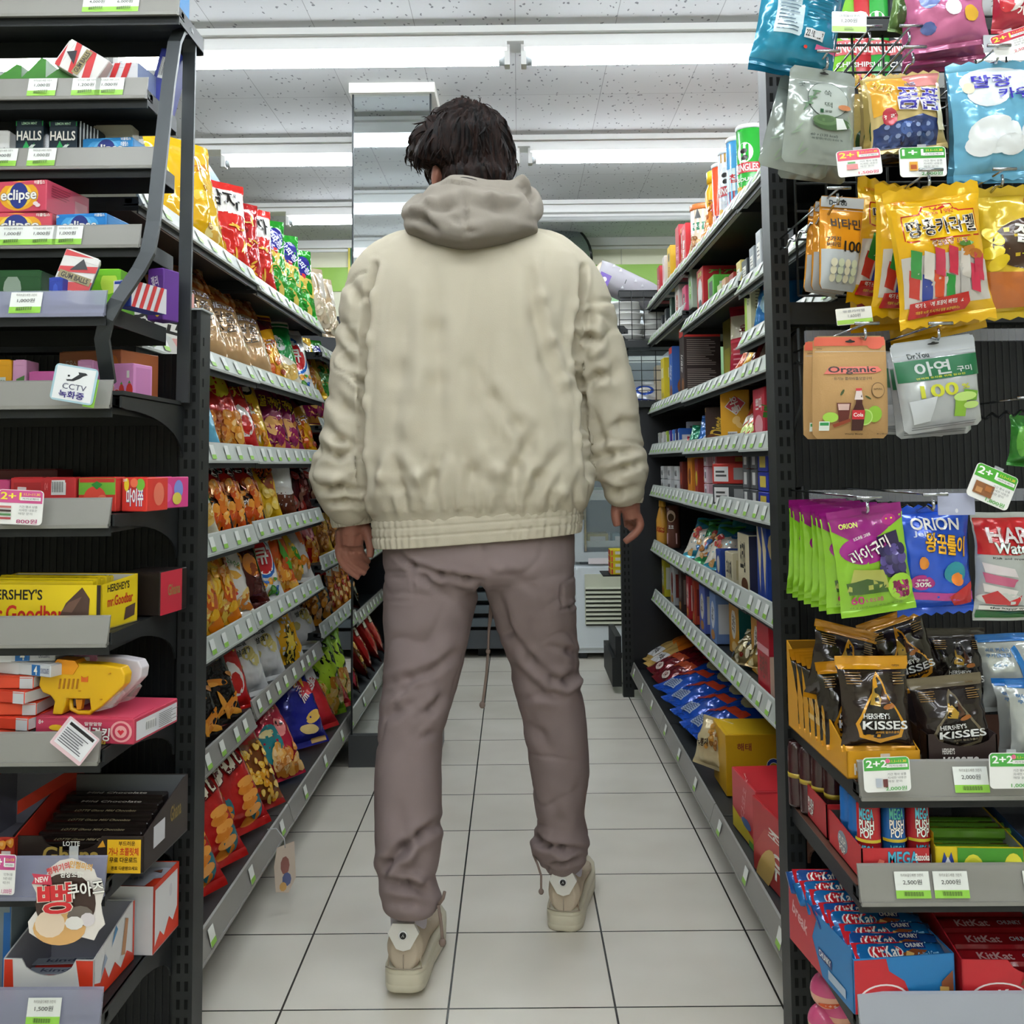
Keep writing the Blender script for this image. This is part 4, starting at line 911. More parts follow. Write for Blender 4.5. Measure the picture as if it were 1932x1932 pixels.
def pouch(key, w, h, t, base, art=(), seed=1, topc=None, kind='foil', side='#9a9a94', hole=True, artkind='card'):
    """flat zip pouch with rounded corners, heat-sealed edge and a hang hole"""
    if key in _BM: return _BM[key]
    nx, nz = 16, 22; rc = min(w, h) * .06
    def F(x, z, off, side_=-1):
        u = 2 * x / w; v = z / h; b = max(0, sin(pi * min(1, max(0, (v - .02) / .84)))) ** .6 * max(0, 1 - abs(u) ** 3) ** .5
        y = t / 2 * b * (1.25 - .5 * v) + t * .14 * noise.noise(Vector((u * 1.6 + seed, v * 2.3, seed + side_))) * b
        bend = .006 * sin(v * 2.6 + seed) * u
        xx = x
        if v > 1 - rc / h: q = (v - 1 + rc / h) * h / rc; lim = w / 2 - rc * (1 - sqrt(max(0, 1 - q * q))); xx = max(-lim, min(lim, x))
        if v < rc / h: q = 1 - v * h / rc; lim = w / 2 - rc * (1 - sqrt(max(0, 1 - q * q))); xx = max(-lim, min(lim, x))
        return Vector((xx, side_ * (y + off + .0004) + bend, z))
    mb = MB()
    for s_, m_ in ((-1, M(base, kind)), (1, M(base, kind))):
        vs = [F(-w / 2 + w * i / nx, h * j / nz, 0, s_) for j in range(nz + 1) for i in range(nx + 1)]
        fs = [(j * (nx + 1) + i, j * (nx + 1) + i + 1, (j + 1) * (nx + 1) + i + 1, (j + 1) * (nx + 1) + i) for j in range(nz) for i in range(nx)]
        mb.add(vs, fs if s_ < 0 else [f[::-1] for f in fs], m_, True)
    a2 = list(art)
    if topc: a2 = [B(-.985, .9, .985, .992, topc)] + a2
    a2 += [B(-.97, .845, .97, .85, side)]
    stamp(mb, a2, w, h, lambda x, z, o: F(x, z, o, -1), artkind, cells=([-w / 2 + w * i / nx for i in range(1, nx)], [h * j / nz for j in range(1, nz)]))
    hm = MB()
    if hole: stamp(hm, [E(0, .945, .14, .012, '#1a1a1a'), E(0, .952, .05, .014, '#1a1a1a')], w, h, lambda x, z, o: F(x, z, o + .004, -1), 'card')
    _BM[key] = (mb.mesh(key), hm.mesh(key + '_hole') if hole else None); return _BM[key]
def put_pouch(ms, loc, rot, label, name='candy_pouch', cat='candy pouch', group=None):
    o = obj(name, ms[0], None, loc, rot, label, cat, group)
    if ms[1]: obj('hang_hole', ms[1], o)
    return o
def carton(key, w, d, h, base, front=(), right=(), left=(), top=(), flap=True, kind='card', side=None, topc=None, grid_top=False):
    """printed carton, front face at y=0 facing -Y, foot centre at the origin"""
    if key in _BM: return _BM[key]
    mb = MB(); mb.cbox(-w / 2, w / 2, 0, d, 0, h, M(base, kind), .0012)
    if side: mb.box(w / 2 - .0002, w / 2 + .0001, .001, d - .001, .001, h - .001, M(side, kind)); mb.box(-w / 2 - .0001, -w / 2 + .0002, .001, d - .001, .001, h - .001, M(side, kind))
    if topc: mb.box(-w / 2 + .001, w / 2 - .001, .001, d - .001, h - .0002, h + .0001, M(topc, kind))
    stamp(mb, front, w, h, lambda x, z, o: Vector((x, -o, z)), kind)
    stamp(mb, right, d, h, lambda x, z, o: Vector((w / 2 + o, d / 2 + x, z)), kind)
    stamp(mb, left, d, h, lambda x, z, o: Vector((-w / 2 - o, d / 2 - x, z)), kind)
    stamp(mb, top, w, d, lambda x, z, o: Vector((x, z, h + o)), kind)
    me = mb.mesh(key); fm = None
    if flap:
        f2 = MB(); f2.box(-w / 2 + .002, w / 2 - .002, -.0004, .0002, h * .86, h - .0015, M(base, kind)); f2.box(-w / 2 + .004, w / 2 - .004, d * .03, d * .5, h - .0002, h + .0009, M(topc or base, kind)); fm = f2.mesh(key + '_flap')
    _BM[key] = (me, fm); return _BM[key]
def put_box(ms, loc, rot, label, name='snack_box', cat='box', group=None):
    o = obj(name, ms[0], None, loc, rot, label, cat, group)
    if ms[1]: obj('lid_flap', ms[1], o)
    return o
def tray(w, d, h, hf, base, inner, front=(), right=(), left=(), loc=(0, 0, 0), rot=None, label='', name='display_box', slope=True, th=.0018, back_h=None, notch=None):
    """open-topped display carton: low front, side walls rising to the back"""
    bh = back_h or h; t = thing(name, label, 'display box', loc, rot); m, mi_ = M(base, 'card'), M(inner, 'card')
    fl = MB(); fl.box(-w / 2, w / 2, 0, d, 0, th, mi_); fl.build('box_floor', t)
    fr = MB()
    if notch: # front with a scooped dip
        n = 12; dip = [(-w / 2, hf)] + [(-w / 2 + w * notch[0] + w * (notch[1] - notch[0]) * k / n, hf - notch[2] * sin(pi * k / n) ** .5) for k in range(n + 1)] + [(w / 2, hf)]
        fr.prism([(-w / 2, 0)] + dip + [(w / 2, 0)], 'y', 0, th, m)
    else: fr.box(-w / 2, w / 2, 0, th, 0, hf, m)
    stamp(fr, front, w, hf, lambda x, z, o: Vector((x, -o, z)), 'card'); fr.build('front_panel', t)
    bk = MB(); bk.box(-w / 2, w / 2, d - th, d, 0, bh, m); bk.box(-w / 2 + th, w / 2 - th, d - th * 1.4, d - th, 0, bh - .001, mi_); bk.build('back_panel', t)
    for s, ar in ((-1, left), (1, right)):
        sd = MB(); pr = [(0, 0), (d, 0), (d, bh), (d * .9, bh), (d * .06, hf + (bh - hf) * .08), (0, hf)] if slope else [(0, 0), (d, 0), (d, bh), (0, hf)]
        x0, x1 = (s * w / 2, s * (w / 2 - th)) if s < 0 else (s * (w / 2 - th), s * w / 2)
        sd.prism(pr, 'x', min(x0, x1), max(x0, x1), m)
        xi = s * (w / 2 - th * 1.15); sd.prism([(a + (.001 if a == 0 else 0), b_ - .001 if b_ > 0 else b_) for a, b_ in pr], 'x', min(xi, xi - s * .0002), max(xi, xi - s * .0002), mi_)
        stamp(sd, ar, d, bh, (lambda x, z, o: Vector((w / 2 + o, d / 2 + x, z))) if s > 0 else (lambda x, z, o: Vector((-w / 2 - o, d / 2 - x, z))), 'card')
        sd.build('side_panel', t)
    return t
def card(name, x0, y0, x1, y1, d, roll, label, base='#f1f1ef', art=(), rc=.12, cat='promo card', pitch=0, yaw=0, strip=None):
    """small printed plastic card with rounded corners hanging in front of the shelf"""
    a, b_ = PY(x0, y1, d), PY(x1, y0, d); w, h = b_.x - a.x, b_.z - a.z; r = rc * min(w, h); n = 5; pr = []
    for cx, cz, a0 in ((w / 2 - r, h / 2 - r, 0), (-w / 2 + r, h / 2 - r, 90), (-w / 2 + r, -h / 2 + r, 180), (w / 2 - r, -h / 2 + r, 270)):
        for k in range(n + 1): t = R(a0 + 90 * k / n); pr.append((cx + r * cos(t), cz + r * sin(t)))
    mb = MB(); mb.prism(pr, 'y', -.0005, .0005, M(base, 'gloss')); stamp(mb, art, w, h, lambda x, z, o: Vector((x, -.0005 - o, z - h / 2)), 'gloss')
    o = mb.build(name, loc=((a.x + b_.x) / 2, d, (a.z + b_.z) / 2), rot=(R(pitch), R(roll), R(yaw)), label=label, cat=cat)
    if strip:
        s = MB(); s.box(-.006, .006, .0006, .0011, -h / 2, h / 2 + .004, mglass('clear_clip', '#dfe3e8', .08, .35)); s.build('clear_clip', o)
    return o
def promo(x0, y0, x1, y1, d, roll, text, hcol, price, label, extra=(), pcol=None, tcol='#ffffff', date='11.1~11.30'):
    pc = pcol or hcol
    return card('promo_card', x0, y0, x1, y1, d, roll, label, art=[P([(-.96, .62), (.96, .62), (.96, .93), (.86, .985), (-.86, .985), (-.96, .93)], hcol), T(text, -.42, .82, .88, .2, tcol, b=.04), T(date, .5, .88, .7, .07, '#ffe34d', b=.01), B(.0, .70, .9, .8, '#f1f1ef'), T('카카오페이', .45, .75, .7, .06, '#333333', b=0), T(price, .35, .1, .9, .13, pc, b=.01)] + list(extra) +
      [T('기간 행사 상품', .4, .52, .8, .07, '#555555', b=0), T('자세한 내용은', .4, .42, .8, .07, '#777777', b=0), T('매장 문의', .3, .32, .6, .07, '#777777', b=0)], strip=True)
def can(key, r, h, base, art=(), lid='#d9dcdd', lidh=.012, kind='gloss', n=28):
    mb = MB(); mb.lathe([(r * .97, 0), (r, .003), (r, h - lidh)], M(base, kind), n)
    stamp(mb, art, 2 * r * 1.25, h, lambda x, z, o: Vector(((r + o) * sin(x / r), -(r + o) * cos(x / r), z)), 'gloss', grid=r / 2.5)
    l = MB(); l.lathe([(r * 1.01, h - lidh), (r * 1.05, h - lidh + .002), (r * 1.05, h - .002), (r * 1.0, h), (r * .3, h - .001)], M(lid, 'plastic'), n)
    return (mb.mesh(key), l.mesh(key + '_lid'))
def put_can(ms, loc, rot, label, group=None, name='chip_can', cat='can'):
    o = obj(name, ms[0], None, loc, rot, label, cat, group); obj('can_lid', ms[1], o); return o
ORD = {1: [''], 2: ['nearer', 'farther'], 3: ['nearest', 'middle', 'farthest'], 4: ['nearest', 'second', 'third', 'farthest'], 5: ['nearest', 'second', 'third', 'fourth', 'farthest'], 6: ['nearest', 'second', 'third', 'fourth', 'fifth', 'farthest']}
def ordlab(look, i, n, where):
    return look + (' ' if n == 1 else ', %s of %s ' % (ORD[n][i], ['', '', 'two', 'three', 'four', 'five', 'six'][n])) + where
# ================================================================ left aisle rack: snack bags
W_, K_ = '#f2f0ea', '#16120f'
CH = ['#d98a2a', '#c8741c', '#e4a548']
LB = {
 'A': ('yellow snack bag with orange lettering', .20, .28, .075, '#e0b010', [E(-.3, .3, .55, .2, '#d2a010'), T('군고구마', .35, .72, .8, .07, '#b65c10', 20), E(.1, .45, .2, .05, '#e6c040'), E(.45, .14, .3, .08, '#efd98a'), E(.5, .13, .2, .05, '#d9a840'), T('D', .3, .52, .12, .05, '#8a5410'), T('G', .3, .2, .16, .05, '#8a5410')]),
 'B': ('red and white potato snack bag', .16, .24, .06, '#cf2a24', [B(-.96, .62, .96, .93, W_), T('감자', 0, .78, 1.3, .2, K_, -6, .04), N(-.7, .08, .7, .5, 16, .13, ['#f0c04a', '#e3a92f'], 'stick', 3)]),
 'C': ('deep red snack bag with yellow fries', .14, .22, .05, '#b51c1d', [T('허니', .1, .75, 1, .14, '#f2d77a'), N(-.6, .1, .7, .55, 14, .14, ['#eebb44', '#e2951f'], 'stick', 5), E(-.2, .62, .5, .07, '#7d1014')]),
 'O': ('shiny green onion ring snack bag', .17, .25, .06, '#1f8f22', [P([(-.1, .95), (.95, .9), (.6, .5), (.1, .55)], '#16751a'), E(.5, .74, .36, .17, '#27277e', 20, -25), T('양파링', .5, .76, .9, .1, '#dfe3ff', -55, .03), E(.3, .56, .3, .06, '#c32b23', 16, 30), N(-.1, .08, .8, .5, 9, .26, ['#e9cf66', '#d9b94c', '#1f8f22'], 'ring', 4), T('매콤한', -.5, .45, .5, .06, '#9fe060', -70)]),
 'Be': ('beige clear-wrapped cracker pack', .15, .24, .05, '#dbc6a6', [N(-.7, .1, .8, .5, 12, .3, ['#e9dabd', '#cfb188', '#dbc6a6'], 'ring', 8), B(.5, .5, .95, .9, '#efe6d6')]),
 'Kr': ('brown kraft snack bag with clear top', .20, .27, .075, '#b89468', [P([(-.97, .7), (.97, .64), (.97, .97), (-.97, .97)], '#b3622e'), N(-.8, .7, .85, .93, 26, .13, ['#c77a3c', '#a14f1d', '#dca05c'], 'blob', 6), T('HEYROO', .1, .6, .9, .055, '#ffffff', 0, .03, '#5b3a86', .10), T('달콤', .05, .49, .8, .1, '#2f241b', 0, .01), T('소라', .05, .37, .8, .1, '#2f241b', 0, .01), T('SWEET SORA', .1, .28, .7, .02, '#5d4a38', 0, 0)]),
 'Nd': ('yellow and maroon snack bag with crisps', .16, .23, .06, '#e0a218', [P([(-.97, .6), (.97, .8), (.97, .97), (-.97, .97)], '#5e1b2a'), N(-.7, .1, .8, .6, 22, .12, ['#c5531c', '#e58a2a', '#8d2c12'], 'blob', 9), T('짱구', .1, .5, .8, .12, '#f7e9d2', 12, .03, '#6b1d1d', .08)]),
 'Gw': ('green and cream veggie snack bag', .17, .24, .06, '#eee7cf', [P([(-.97, .55), (.97, .35), (.97, .97), (-.97, .97)], '#12883a'), E(.1, .62, .3, .12, '#ffffff'), T('야채', .1, .62, .5, .1, '#12883a'), E(.2, .2, .6, .1, '#d8b25a'), N(-.4, .12, .7, .3, 10, .12, ['#e3c271', '#c99b3d'], 'blob', 2)]),
 'Qt': ('white snack bag with blue and red badge', .17, .24, .06, '#eef1f2', [E(.1, .55, .7, .3, '#1b62b8'), E(.1, .55, .6, .26, '#ffffff'), E(.1, .52, .5, .22, '#c7242b'), T('큐', .1, .52, .5, .2, W_, 0, .04), N(-.6, .08, .7, .25, 12, .1, ['#f0a62e', '#4f9a34', '#2f66b5'], 'blob', 5)]),
 'Bl': ('light blue snack bag with grey lettering', .17, .24, .07, '#6bb8d8', [P([(-.97, .8), (.97, .62), (.97, .97), (-.97, .97)], '#c9772c'), T('HEYROO', .2, .74, .8, .05, '#ffffff', 0, .03, '#5b3a86', .1), T('신나는 뉴욕', .1, .5, 1.2, .09, '#2f4a63', 0, .0), T('핫도그', .1, .4, .6, .03, '#38587a', 0, 0)]),
 'Rd': ('red snack bag with round yellow dot', .20, .26, .075, '#b81f19', [T('닭다리', .2, .83, 1.0, .13, '#c8c0b8', -10, .03, '#5c140f', .08), E(.25, .64, .42, .13, '#d3c629'), P([(-.9, .4), (.9, .3), (.97, .04), (-.97, .04)], '#a84a20'), N(-.75, .06, .8, .34, 30, .14, CH + ['#a5501a'], 'blob', 3)]),
 'Yw': ('yellow and white glossy snack bag', .16, .24, .065, '#e8b70e', [P([(-.97, .97), (-.2, .97), (.4, .1), (-.97, .3)], '#e9e3d6'), E(.2, .8, .4, .12, K_), E(.2, .8, .3, .08, '#f2e7d0'), N(-.6, .1, .7, .4, 14, .14, CH, 'blob', 7), T('포카', -.2, .55, .8, .1, '#b71d1a', -20, .03)]),
 'Mg': ('magenta snack bag with yellow lettering', .18, .25, .07, '#86174c', [T('꿀꽈배기', .3, .6, 1.0, .16, '#f0cf22', -18, .04, '#3d0a20', .09), N(-.3, .08, .8, .32, 9, .24, ['#c9863a', '#dba45c', '#86174c'], 'ring', 4), E(-.5, .75, .3, .12, '#a3481f')]),
 'Sn': ('red spicy snack bag with white lettering', .20, .27, .075, '#b61c17', [T('신당동', .1, .64, 1.4, .22, W_, -8, .05, '#2a0d0a', .1), E(.3, .86, .5, .08, '#c8a326'), T('떡볶이', .3, .86, .7, .08, '#241410', 0, .02), P([(-.97, .4), (.97, .46), (.97, .04), (-.97, .04)], '#2b130c'), N(-.8, .06, .85, .42, 34, .13, ['#e2761c', '#d04f14', '#f2a33a'], 'blob', 5), T('HAPPY', -.1, .2, .7, .06, W_, 15, .02)]),
 'Yb': ('yellow and brown corn snack bag', .18, .25, .07, '#e7b81a', [P([(.0, .9), (.9, .8), (.7, .3), (.1, .45)], '#a4481b'), T('콘칩', .35, .62, .9, .16, '#e9691a', 30, .04, '#4d1d0c', .08), N(-.6, .1, .6, .35, 12, .15, ['#f0cd5c', '#dca52b'], 'blob', 3)]),
 'Wh': ('white snack bag with brown base', .17, .24, .08, '#ecebe8', [P([(-.97, .3), (.97, .35), (.97, .03), (-.97, .03)], '#5b2a17'), E(.2, .35, .7, .05, '#d9d6d0'), E(-.6, .9, .3, .07, '#432014')]),
 'Yc': ('yellow corn snack bag, clear wrapped', .20, .28, .085, '#e6a417', [P([(-.9, .97), (.9, .97), (.3, .66), (-.9, .72)], '#f3efe9'), E(-.2, .82, .75, .1, '#bf2320', 20, -12), T('콘칩', -.1, .84, .9, .13, W_, -14, .04, '#8d1512', .08), N(-.9, .05, .9, .68, 44, .22, ['#f1b62a', '#f6cf52', '#e08a12', '#d9780f'], 'blob', 12), E(.5, .25, .3, .09, '#c4520e'), E(.5, .25, .2, .06, '#f4b53c')]),
 'Cp': ('white and red cone corn snack bag', .18, .27, .075, '#efece6', [P([(-.97, .9), (-.3, .97), (.3, .2), (-.97, .06)], '#b42420'), T('꼬깔콘', .15, .76, 1.0, .14, '#c9231f', -20, .05), N(-.7, .08, .8, .5, 12, .22, ['#eeb445', '#d9832a', '#f6d27e'], 'leaf', 5), T('군옥수수', .35, .5, .6, .06, '#2c7a2a', -20)]),
 'Br': ('brown and white cone corn snack bag', .19, .27, .075, '#4a1712', [P([(-.9, .97), (.9, .97), (.5, .6), (-.9, .8)], '#f0eee9'), T('꼬깔콘', .05, .83, 1.1, .14, '#cc2a22', -16, .05), E(.3, .42, .3, .12, '#d98524', 20, 40), E(.38, .36, .2, .08, '#8d3d10', 20, 40), E(-.3, .5, .3, .1, '#e7a03a', 20, -30), T('소', -.4, .16, .3, .08, W_), P([(.5, .9), (.97, .9), (.97, .2), (.7, .3)], '#3a8a2c')]),
 'Ms': ('orange and white snack bag with black lettering', .18, .26, .075, '#dd6a1c', [P([(-.9, .97), (.9, .97), (.7, .62), (-.9, .56)], '#f1ede6'), T('멕시칸', .1, .8, 1.3, .16, K_, 18, .05), E(-.1, .46, .5, .12, '#e55a12'), N(-.8, .05, .85, .4, 26, .15, ['#f0b74a', '#e59428', '#c9541a'], 'blob', 9), E(.5, .42, .16, .2, '#4a9a28', 18, 25)]),
 'Wc': ('white and yellow snack bag with green pepper', .18, .26, .075, '#e7e5e0', [P([(-.97, .7), (-.2, .6), (.4, .1), (-.9, .04)], '#edc034'), T('구운', .55, .8, .6, .14, K_, 10, .04), E(.1, .3, .14, .16, '#3d9a30', 18, 30), E(.6, .6, .3, .14, '#e36a22'), N(-.6, .06, .8, .28, 16, .13, ['#e9ad4a', '#cf7d24'], 'blob', 4)]),
 'Ct': ('black and orange cheese puff bag', .20, .27, .075, '#171413', [P([(-.97, .97), (.97, .97), (.97, .78), (-.97, .5)], '#c4521a'), T('치토스', .15, .72, 1.5, .2, '#e8b31f', 14, .07, '#2b170c', .13), T('매콤달콤', .1, .56, .8, .06, '#efc23a', 10, .02), N(-.85, .08, .85, .46, 12, .22, ['#e08a26', '#f0a53a'], 'stick', 5), E(-.5, .15, .2, .08, '#e9e5df')]),
 'Ch': ('red cheese puff bag with white splash', .15, .23, .06, '#c6201d', [E(.1, .35, .55, .2, '#ece6df', 9, 15), E(.2, .3, .3, .12, '#b3201c', 9), T('치', .3, .72, .6, .16, '#efc23a', 10, .06, '#3d0f0b', .1)]),
 'Wo': ('white potato snack bag with green lettering', .20, .28, .08, '#e2e4e6', [T('오리지널', .0, .84, 1.5, .13, '#3b5c36', -4, .03), E(.2, .4, .3, .07, '#c9b96d'), E(.45, .33, .25, .06, '#dccf8a'), E(-.3, .28, .18, .05, '#cdbf78'), T('오트밀', -.1, .5, .6, .06, '#3a3d3b', 8, .02), T('쌀과자', .0, .42, .6, .06, '#3a3d3b', 8, .02), P([(-.4, .6), (-.36, .62), (.3, .56), (.28, .545)], '#555b58')]),
 'Wy': ('white snack bag with yellow starburst base', .19, .27, .075, '#dddfe2', [T('오', .3, .88, .35, .1, '#3b5c36', 0, .03), S(.3, .2, .5, .75, 11, '#e2a91c', .7), S(.3, .2, .25, .4, 9, '#3b3a20', .7), S(.3, .2, .2, .3, 9, '#efd04a', .7)]),
 'Su': ('red corn chip bag with cream swoosh lettering', .21, .31, .085, '#b31d1a', [T('태양의맛', .1, .88, .9, .07, '#ecdcc0', 25, .03), T('Sun', -.02, .60, 1.6, .32, '#efe6cf', 18, .05, '#5d0f0d', .09), E(-.5, .2, .3, .1, '#2f6d74', 12, 30), E(.55, .16, .3, .1, '#2f6d74', 12, -30)] + [E(.35 + .1 * (k % 2), .08 + .052 * k, .34, .034, ['#d9822a', '#e79c42'][k % 2], 14, 8) for k in range(6)] + [E(-.5, .1 + .05 * k, .22, .03, ['#c9721f', '#e0923a'][k % 2], 12, -8) for k in range(3)]),
 'Oh': ('brown and red stick snack bag', .17, .27, .065, '#98201b', [T('오!감자', .0, .78, .9, .12, W_, -25, .04, '#301010', .08), P([(-.6, .6), (.97, .65), (.97, .05), (-.2, .1)], '#6f3d18'), N(-.5, .06, .85, .6, 40, .1, ['#e2ad33', '#cf8a1e', '#f0c860'], 'blob', 3)]),
 'Sq': ('pink-red octopus snack bag with teal sea', .19, .27, .08, '#b02038', [T('자갈치', .1, .8, .9, .14, '#e4c72a', -12, .06, '#5a0f1c', .1), E(.35, .5, .3, .1, '#e58a86', 14, 20), E(-.2, .35, .5, .2, '#2d8288'), E(-.3, .46, .3, .04, '#e3d79a'), N(-.2, .05, .8, .3, 18, .16, ['#e6a64e', '#cf8030', '#f2c57e'], 'blob', 9), E(.3, .55, .06, .02, K_), E(.48, .53, .06, .02, K_)]),
 'Nv': ('shiny navy blue snack bag', .20, .28, .085, '#20248a', [T('자이언트', .2, .6, .9, .14, W_, -60, .05, '#b3202a', .1), P([(.2, .72), (.97, .66), (.97, .55), (.3, .5)], '#c22a30'), E(.5, .28, .35, .06, '#e5b95a', 16, 20), E(.2, .16, .4, .05, '#f0d28a', 16, -8), B(.3, .02, .9, .07, '#d8b070')]),
 'Rw': ('red and white bag with cartoonless ribbon print', .16, .24, .06, '#b3222a', [P([(-.97, .3), (.97, .75), (.97, .95), (-.97, .55)], '#e9e5e0'), T('오징어', 0, .63, 1.2, .12, '#b3222a', 18, .03)]),
 'Ckn': ('white snack bag with green band, red cap shape', .18, .26, .075, '#e9eae6', [T('오리지널', -.1, .88, 1.2, .1, '#3b6a36', -8, .03), B(-.97, .08, .97, .2, '#7d8a2a'), E(0, .48, .4, .18, '#ffffff'), E(0, .66, .3, .05, '#c4302a'), E(.05, .5, .08, .02, '#e2a82a'), N(-.5, .04, .7, .18, 8, .14, ['#efc35a'], 'blob', 2)]),
 'Gy': ('green and yellow crinkled snack bag', .17, .24, .07, '#1f8a34', [P([(-.9, .97), (.9, .97), (.9, .5), (-.9, .7)], '#c9cf3a'), E(0, .78, .5, .07, '#e7d96a'), N(-.6, .1, .7, .4, 10, .15, ['#e6b650'], 'blob', 5)]),
 'Gs': ('lime green bag with black slash pattern', .19, .28, .075, '#8fbf2a', [N(-.85, .5, .85, .95, 20, .3, ['#14180f', '#1d2413'], 'stick', 7), S(.1, .55, .4, .7, 9, '#b9dc3a', .6), N(-.7, .06, .8, .4, 16, .2, ['#e8b347', '#d2872a', '#f3d27a'], 'blob', 3)]),
 'Bg': ('black and gold snack bag with grey top', .19, .27, .075, '#211813', [P([(-.97, .97), (.97, .97), (.97, .62), (-.97, .75)], '#8f949a'), T('ROYAL', 0, .42, .8, .09, '#d4a23a', -75, .03), N(-.8, .05, .8, .6, 24, .16, ['#9a5b16', '#c07c22', '#6d3d0e'], 'blob', 8)]),
 'Bo': ('patterned orange and white snack bag', .18, .26, .07, '#c9762a', [P([(-.97, .97), (.97, .9), (.6, .5), (-.97, .6)], '#e9e6e0'), T('왕소라', .1, .74, 1.1, .12, K_, -15, .04), N(-.8, .06, .85, .5, 30, .12, ['#e69a3a', '#7c2e12', '#f2c67c', '#b32d1c'], 'blob', 6)]),
 'Yj': ('yellow snack bag with small dark lettering', .18, .27, .07, '#c79a14', [T('JOLLY', .3, .62, .5, .05, '#1c1a3a', 10, .02), E(.4, .25, .4, .2, '#a0672a'), N(.0, .1, .8, .4, 16, .13, ['#cf8a34', '#8d4f1a'], 'blob', 6)]),
 'Rc': ('red snack bag with yellow snack picture', .18, .26, .075, '#b3201e', [N(-.7, .08, .8, .5, 24, .15, ['#e8a637', '#cf6f1f'], 'blob', 2), T('쌀과자', .0, .75, 1.1, .14, '#f2e6d2', -8, .04)]),
 'Dk': ('dark red bag with snack cups', .17, .23, .065, '#3d1013', [N(-.7, .08, .8, .6, 14, .2, ['#6d4a3a', '#8d2a22', '#54201b'], 'blob', 2), E(0, .75, .6, .08, '#74201c')]),
}
def lbag(k): a = LB[k]; return bag('left_' + k, a[1], a[2], a[3], a[4], a[5], seed=sum(map(ord, k)) % 17 + 1, kind='foil', backart=a[5] if k in ('Rw', 'Nv', 'Ckn', 'Gy', 'Gs', 'Bo', 'Rc', 'Dk', 'Sq', 'Wo') else ())
SH = ['', 'on left rack top shelf', 'on left rack second shelf', 'on left rack third shelf', 'on left rack fourth shelf', 'on left rack fifth shelf', 'on left rack sixth shelf', 'on left rack bottom shelf']
LSH = [0, 1.452, 1.202, 1.001, .802, .584, .35, .114]
def lrow(s, items, z=None, where=None, X=None):
    z = z or LSH[s]; cnt = {}; X = X or ((LX - .03) if s < 7 else -.61)
    for it in items: cnt[it[1]] = cnt.get(it[1], 0) + 1
    seen = {}
    for it in items:
        px, k, yaw, lean = it[:4]; dx = it[4] if len(it) > 4 else 0; roll = it[5] if len(it) > 5 else 0; dz = it[6] if len(it) > 6 else 0
        y = ysolve(X, z, px); i = seen.get(k, 0); seen[k] = i + 1
        a = LB[k]; t = a[3]
        off = t * .30 + .004 + a[1] / 2 * (1 - abs(sin(R(yaw)))) * .85
        put_bag(lbag(k), (X - off + dx, y, z + .004 + dz + t * .18 * sin(R(lean))), (R(-lean), R(roll), R(yaw)), ordlab(a[0], i, cnt[k], where or SH[s]), group='snack bags ' + (where or SH[s]))
lrow(1, [(398, 'A', 62, 14), (452, 'B', 52, 10), (478, 'C', 48, 8), (503, 'B', 55, 8), (528, 'O', 40, 10), (556, 'O', 40, 10), (583, 'O', 38, 12), (612, 'Be', 50, 14), (632, 'Be', 55, 14)])
lrow(2, [(408, 'Kr', 62, 22), (455, 'Kr', 60, 22), (497, 'Kr', 60, 22), (527, 'Nd', 55, 22), (556, 'Gw', 50, 22), (582, 'Qt', 50, 22), (605, 'Yw', 55, 22), (622, 'O', 55, 20)])
lrow(3, [(396, 'Bl', 60, 22), (442, 'Rd', 62, 22), (478, 'Ch', 62, 22), (500, 'Yw', 60, 22), (536, 'Mg', 56, 22), (562, 'Mg', 56, 22), (588, 'Nd', 60, 22)])
lrow(4, [(392, 'Gw', 62, 22), (416, 'Sn', 60, 22), (446, 'Sn', 60, 22), (482, 'Sn', 60, 22), (518, 'Yb', 55, 20), (548, 'Wh', 50, 14), (580, 'Dk', 60, 22), (602, 'Dk', 60, 22)])
lrow(5, [(398, 'Yc', 62, 24), (434, 'Yc', 62, 24), (462, 'Cp', 60, 24), (492, 'Br', 60, 24), (522, 'Qt', 60, 24), (548, 'Ms', 58, 24), (582, 'Wc', 56, 24), (603, 'Rc', 60, 22)])
lrow(6, [(394, 'Ct', 62, 24), (434, 'Ct', 62, 24), (462, 'Ch', 60, 24), (490, 'Wo', 60, 24), (524, 'Wo', 58, 24), (560, 'Wy', 56, 24), (592, 'Wo', 60, 24)])
lrow(7, [(397, 'Su', 64, 32), (440, 'Su', 64, 32), (488, 'Su', 64, 32), (520, 'Oh', 62, 32), (560, 'Sq', 60, 32), (604, 'Nv', 52, 30), (628, 'Rw', 60, 34), (612, 'Ckn', 56, 40, -.13, 6, .05), (640, 'Gy', 56, 34, -.06), (655, 'Rw', 62, 34)])
lrow(5, [(616, 'Yj', 50, 18), (634, 'Yj', 55, 18), (648, 'Bo', 55, 20)], .642, 'on left far fifth shelf')
lrow(6, [(598, 'Bg', 50, 16), (616, 'Bg', 50, 16), (634, 'Bo', 55, 20), (648, 'Bo', 55, 20), (658, 'Bo', 55, 20)], .417, 'on left far sixth shelf')
lrow(7, [(640, 'Gs', 55, 18), (655, 'Gs', 55, 18)], .114, 'on left far bottom shelf', -.62)
lrow(4, [(618, 'Dk', 55, 20), (640, 'Rc', 55, 20)], .862, 'on left far fourth shelf')
lrow(3, [(610, 'Mg', 55, 20), (632, 'Nd', 55, 20)], 1.112, 'on left far third shelf')
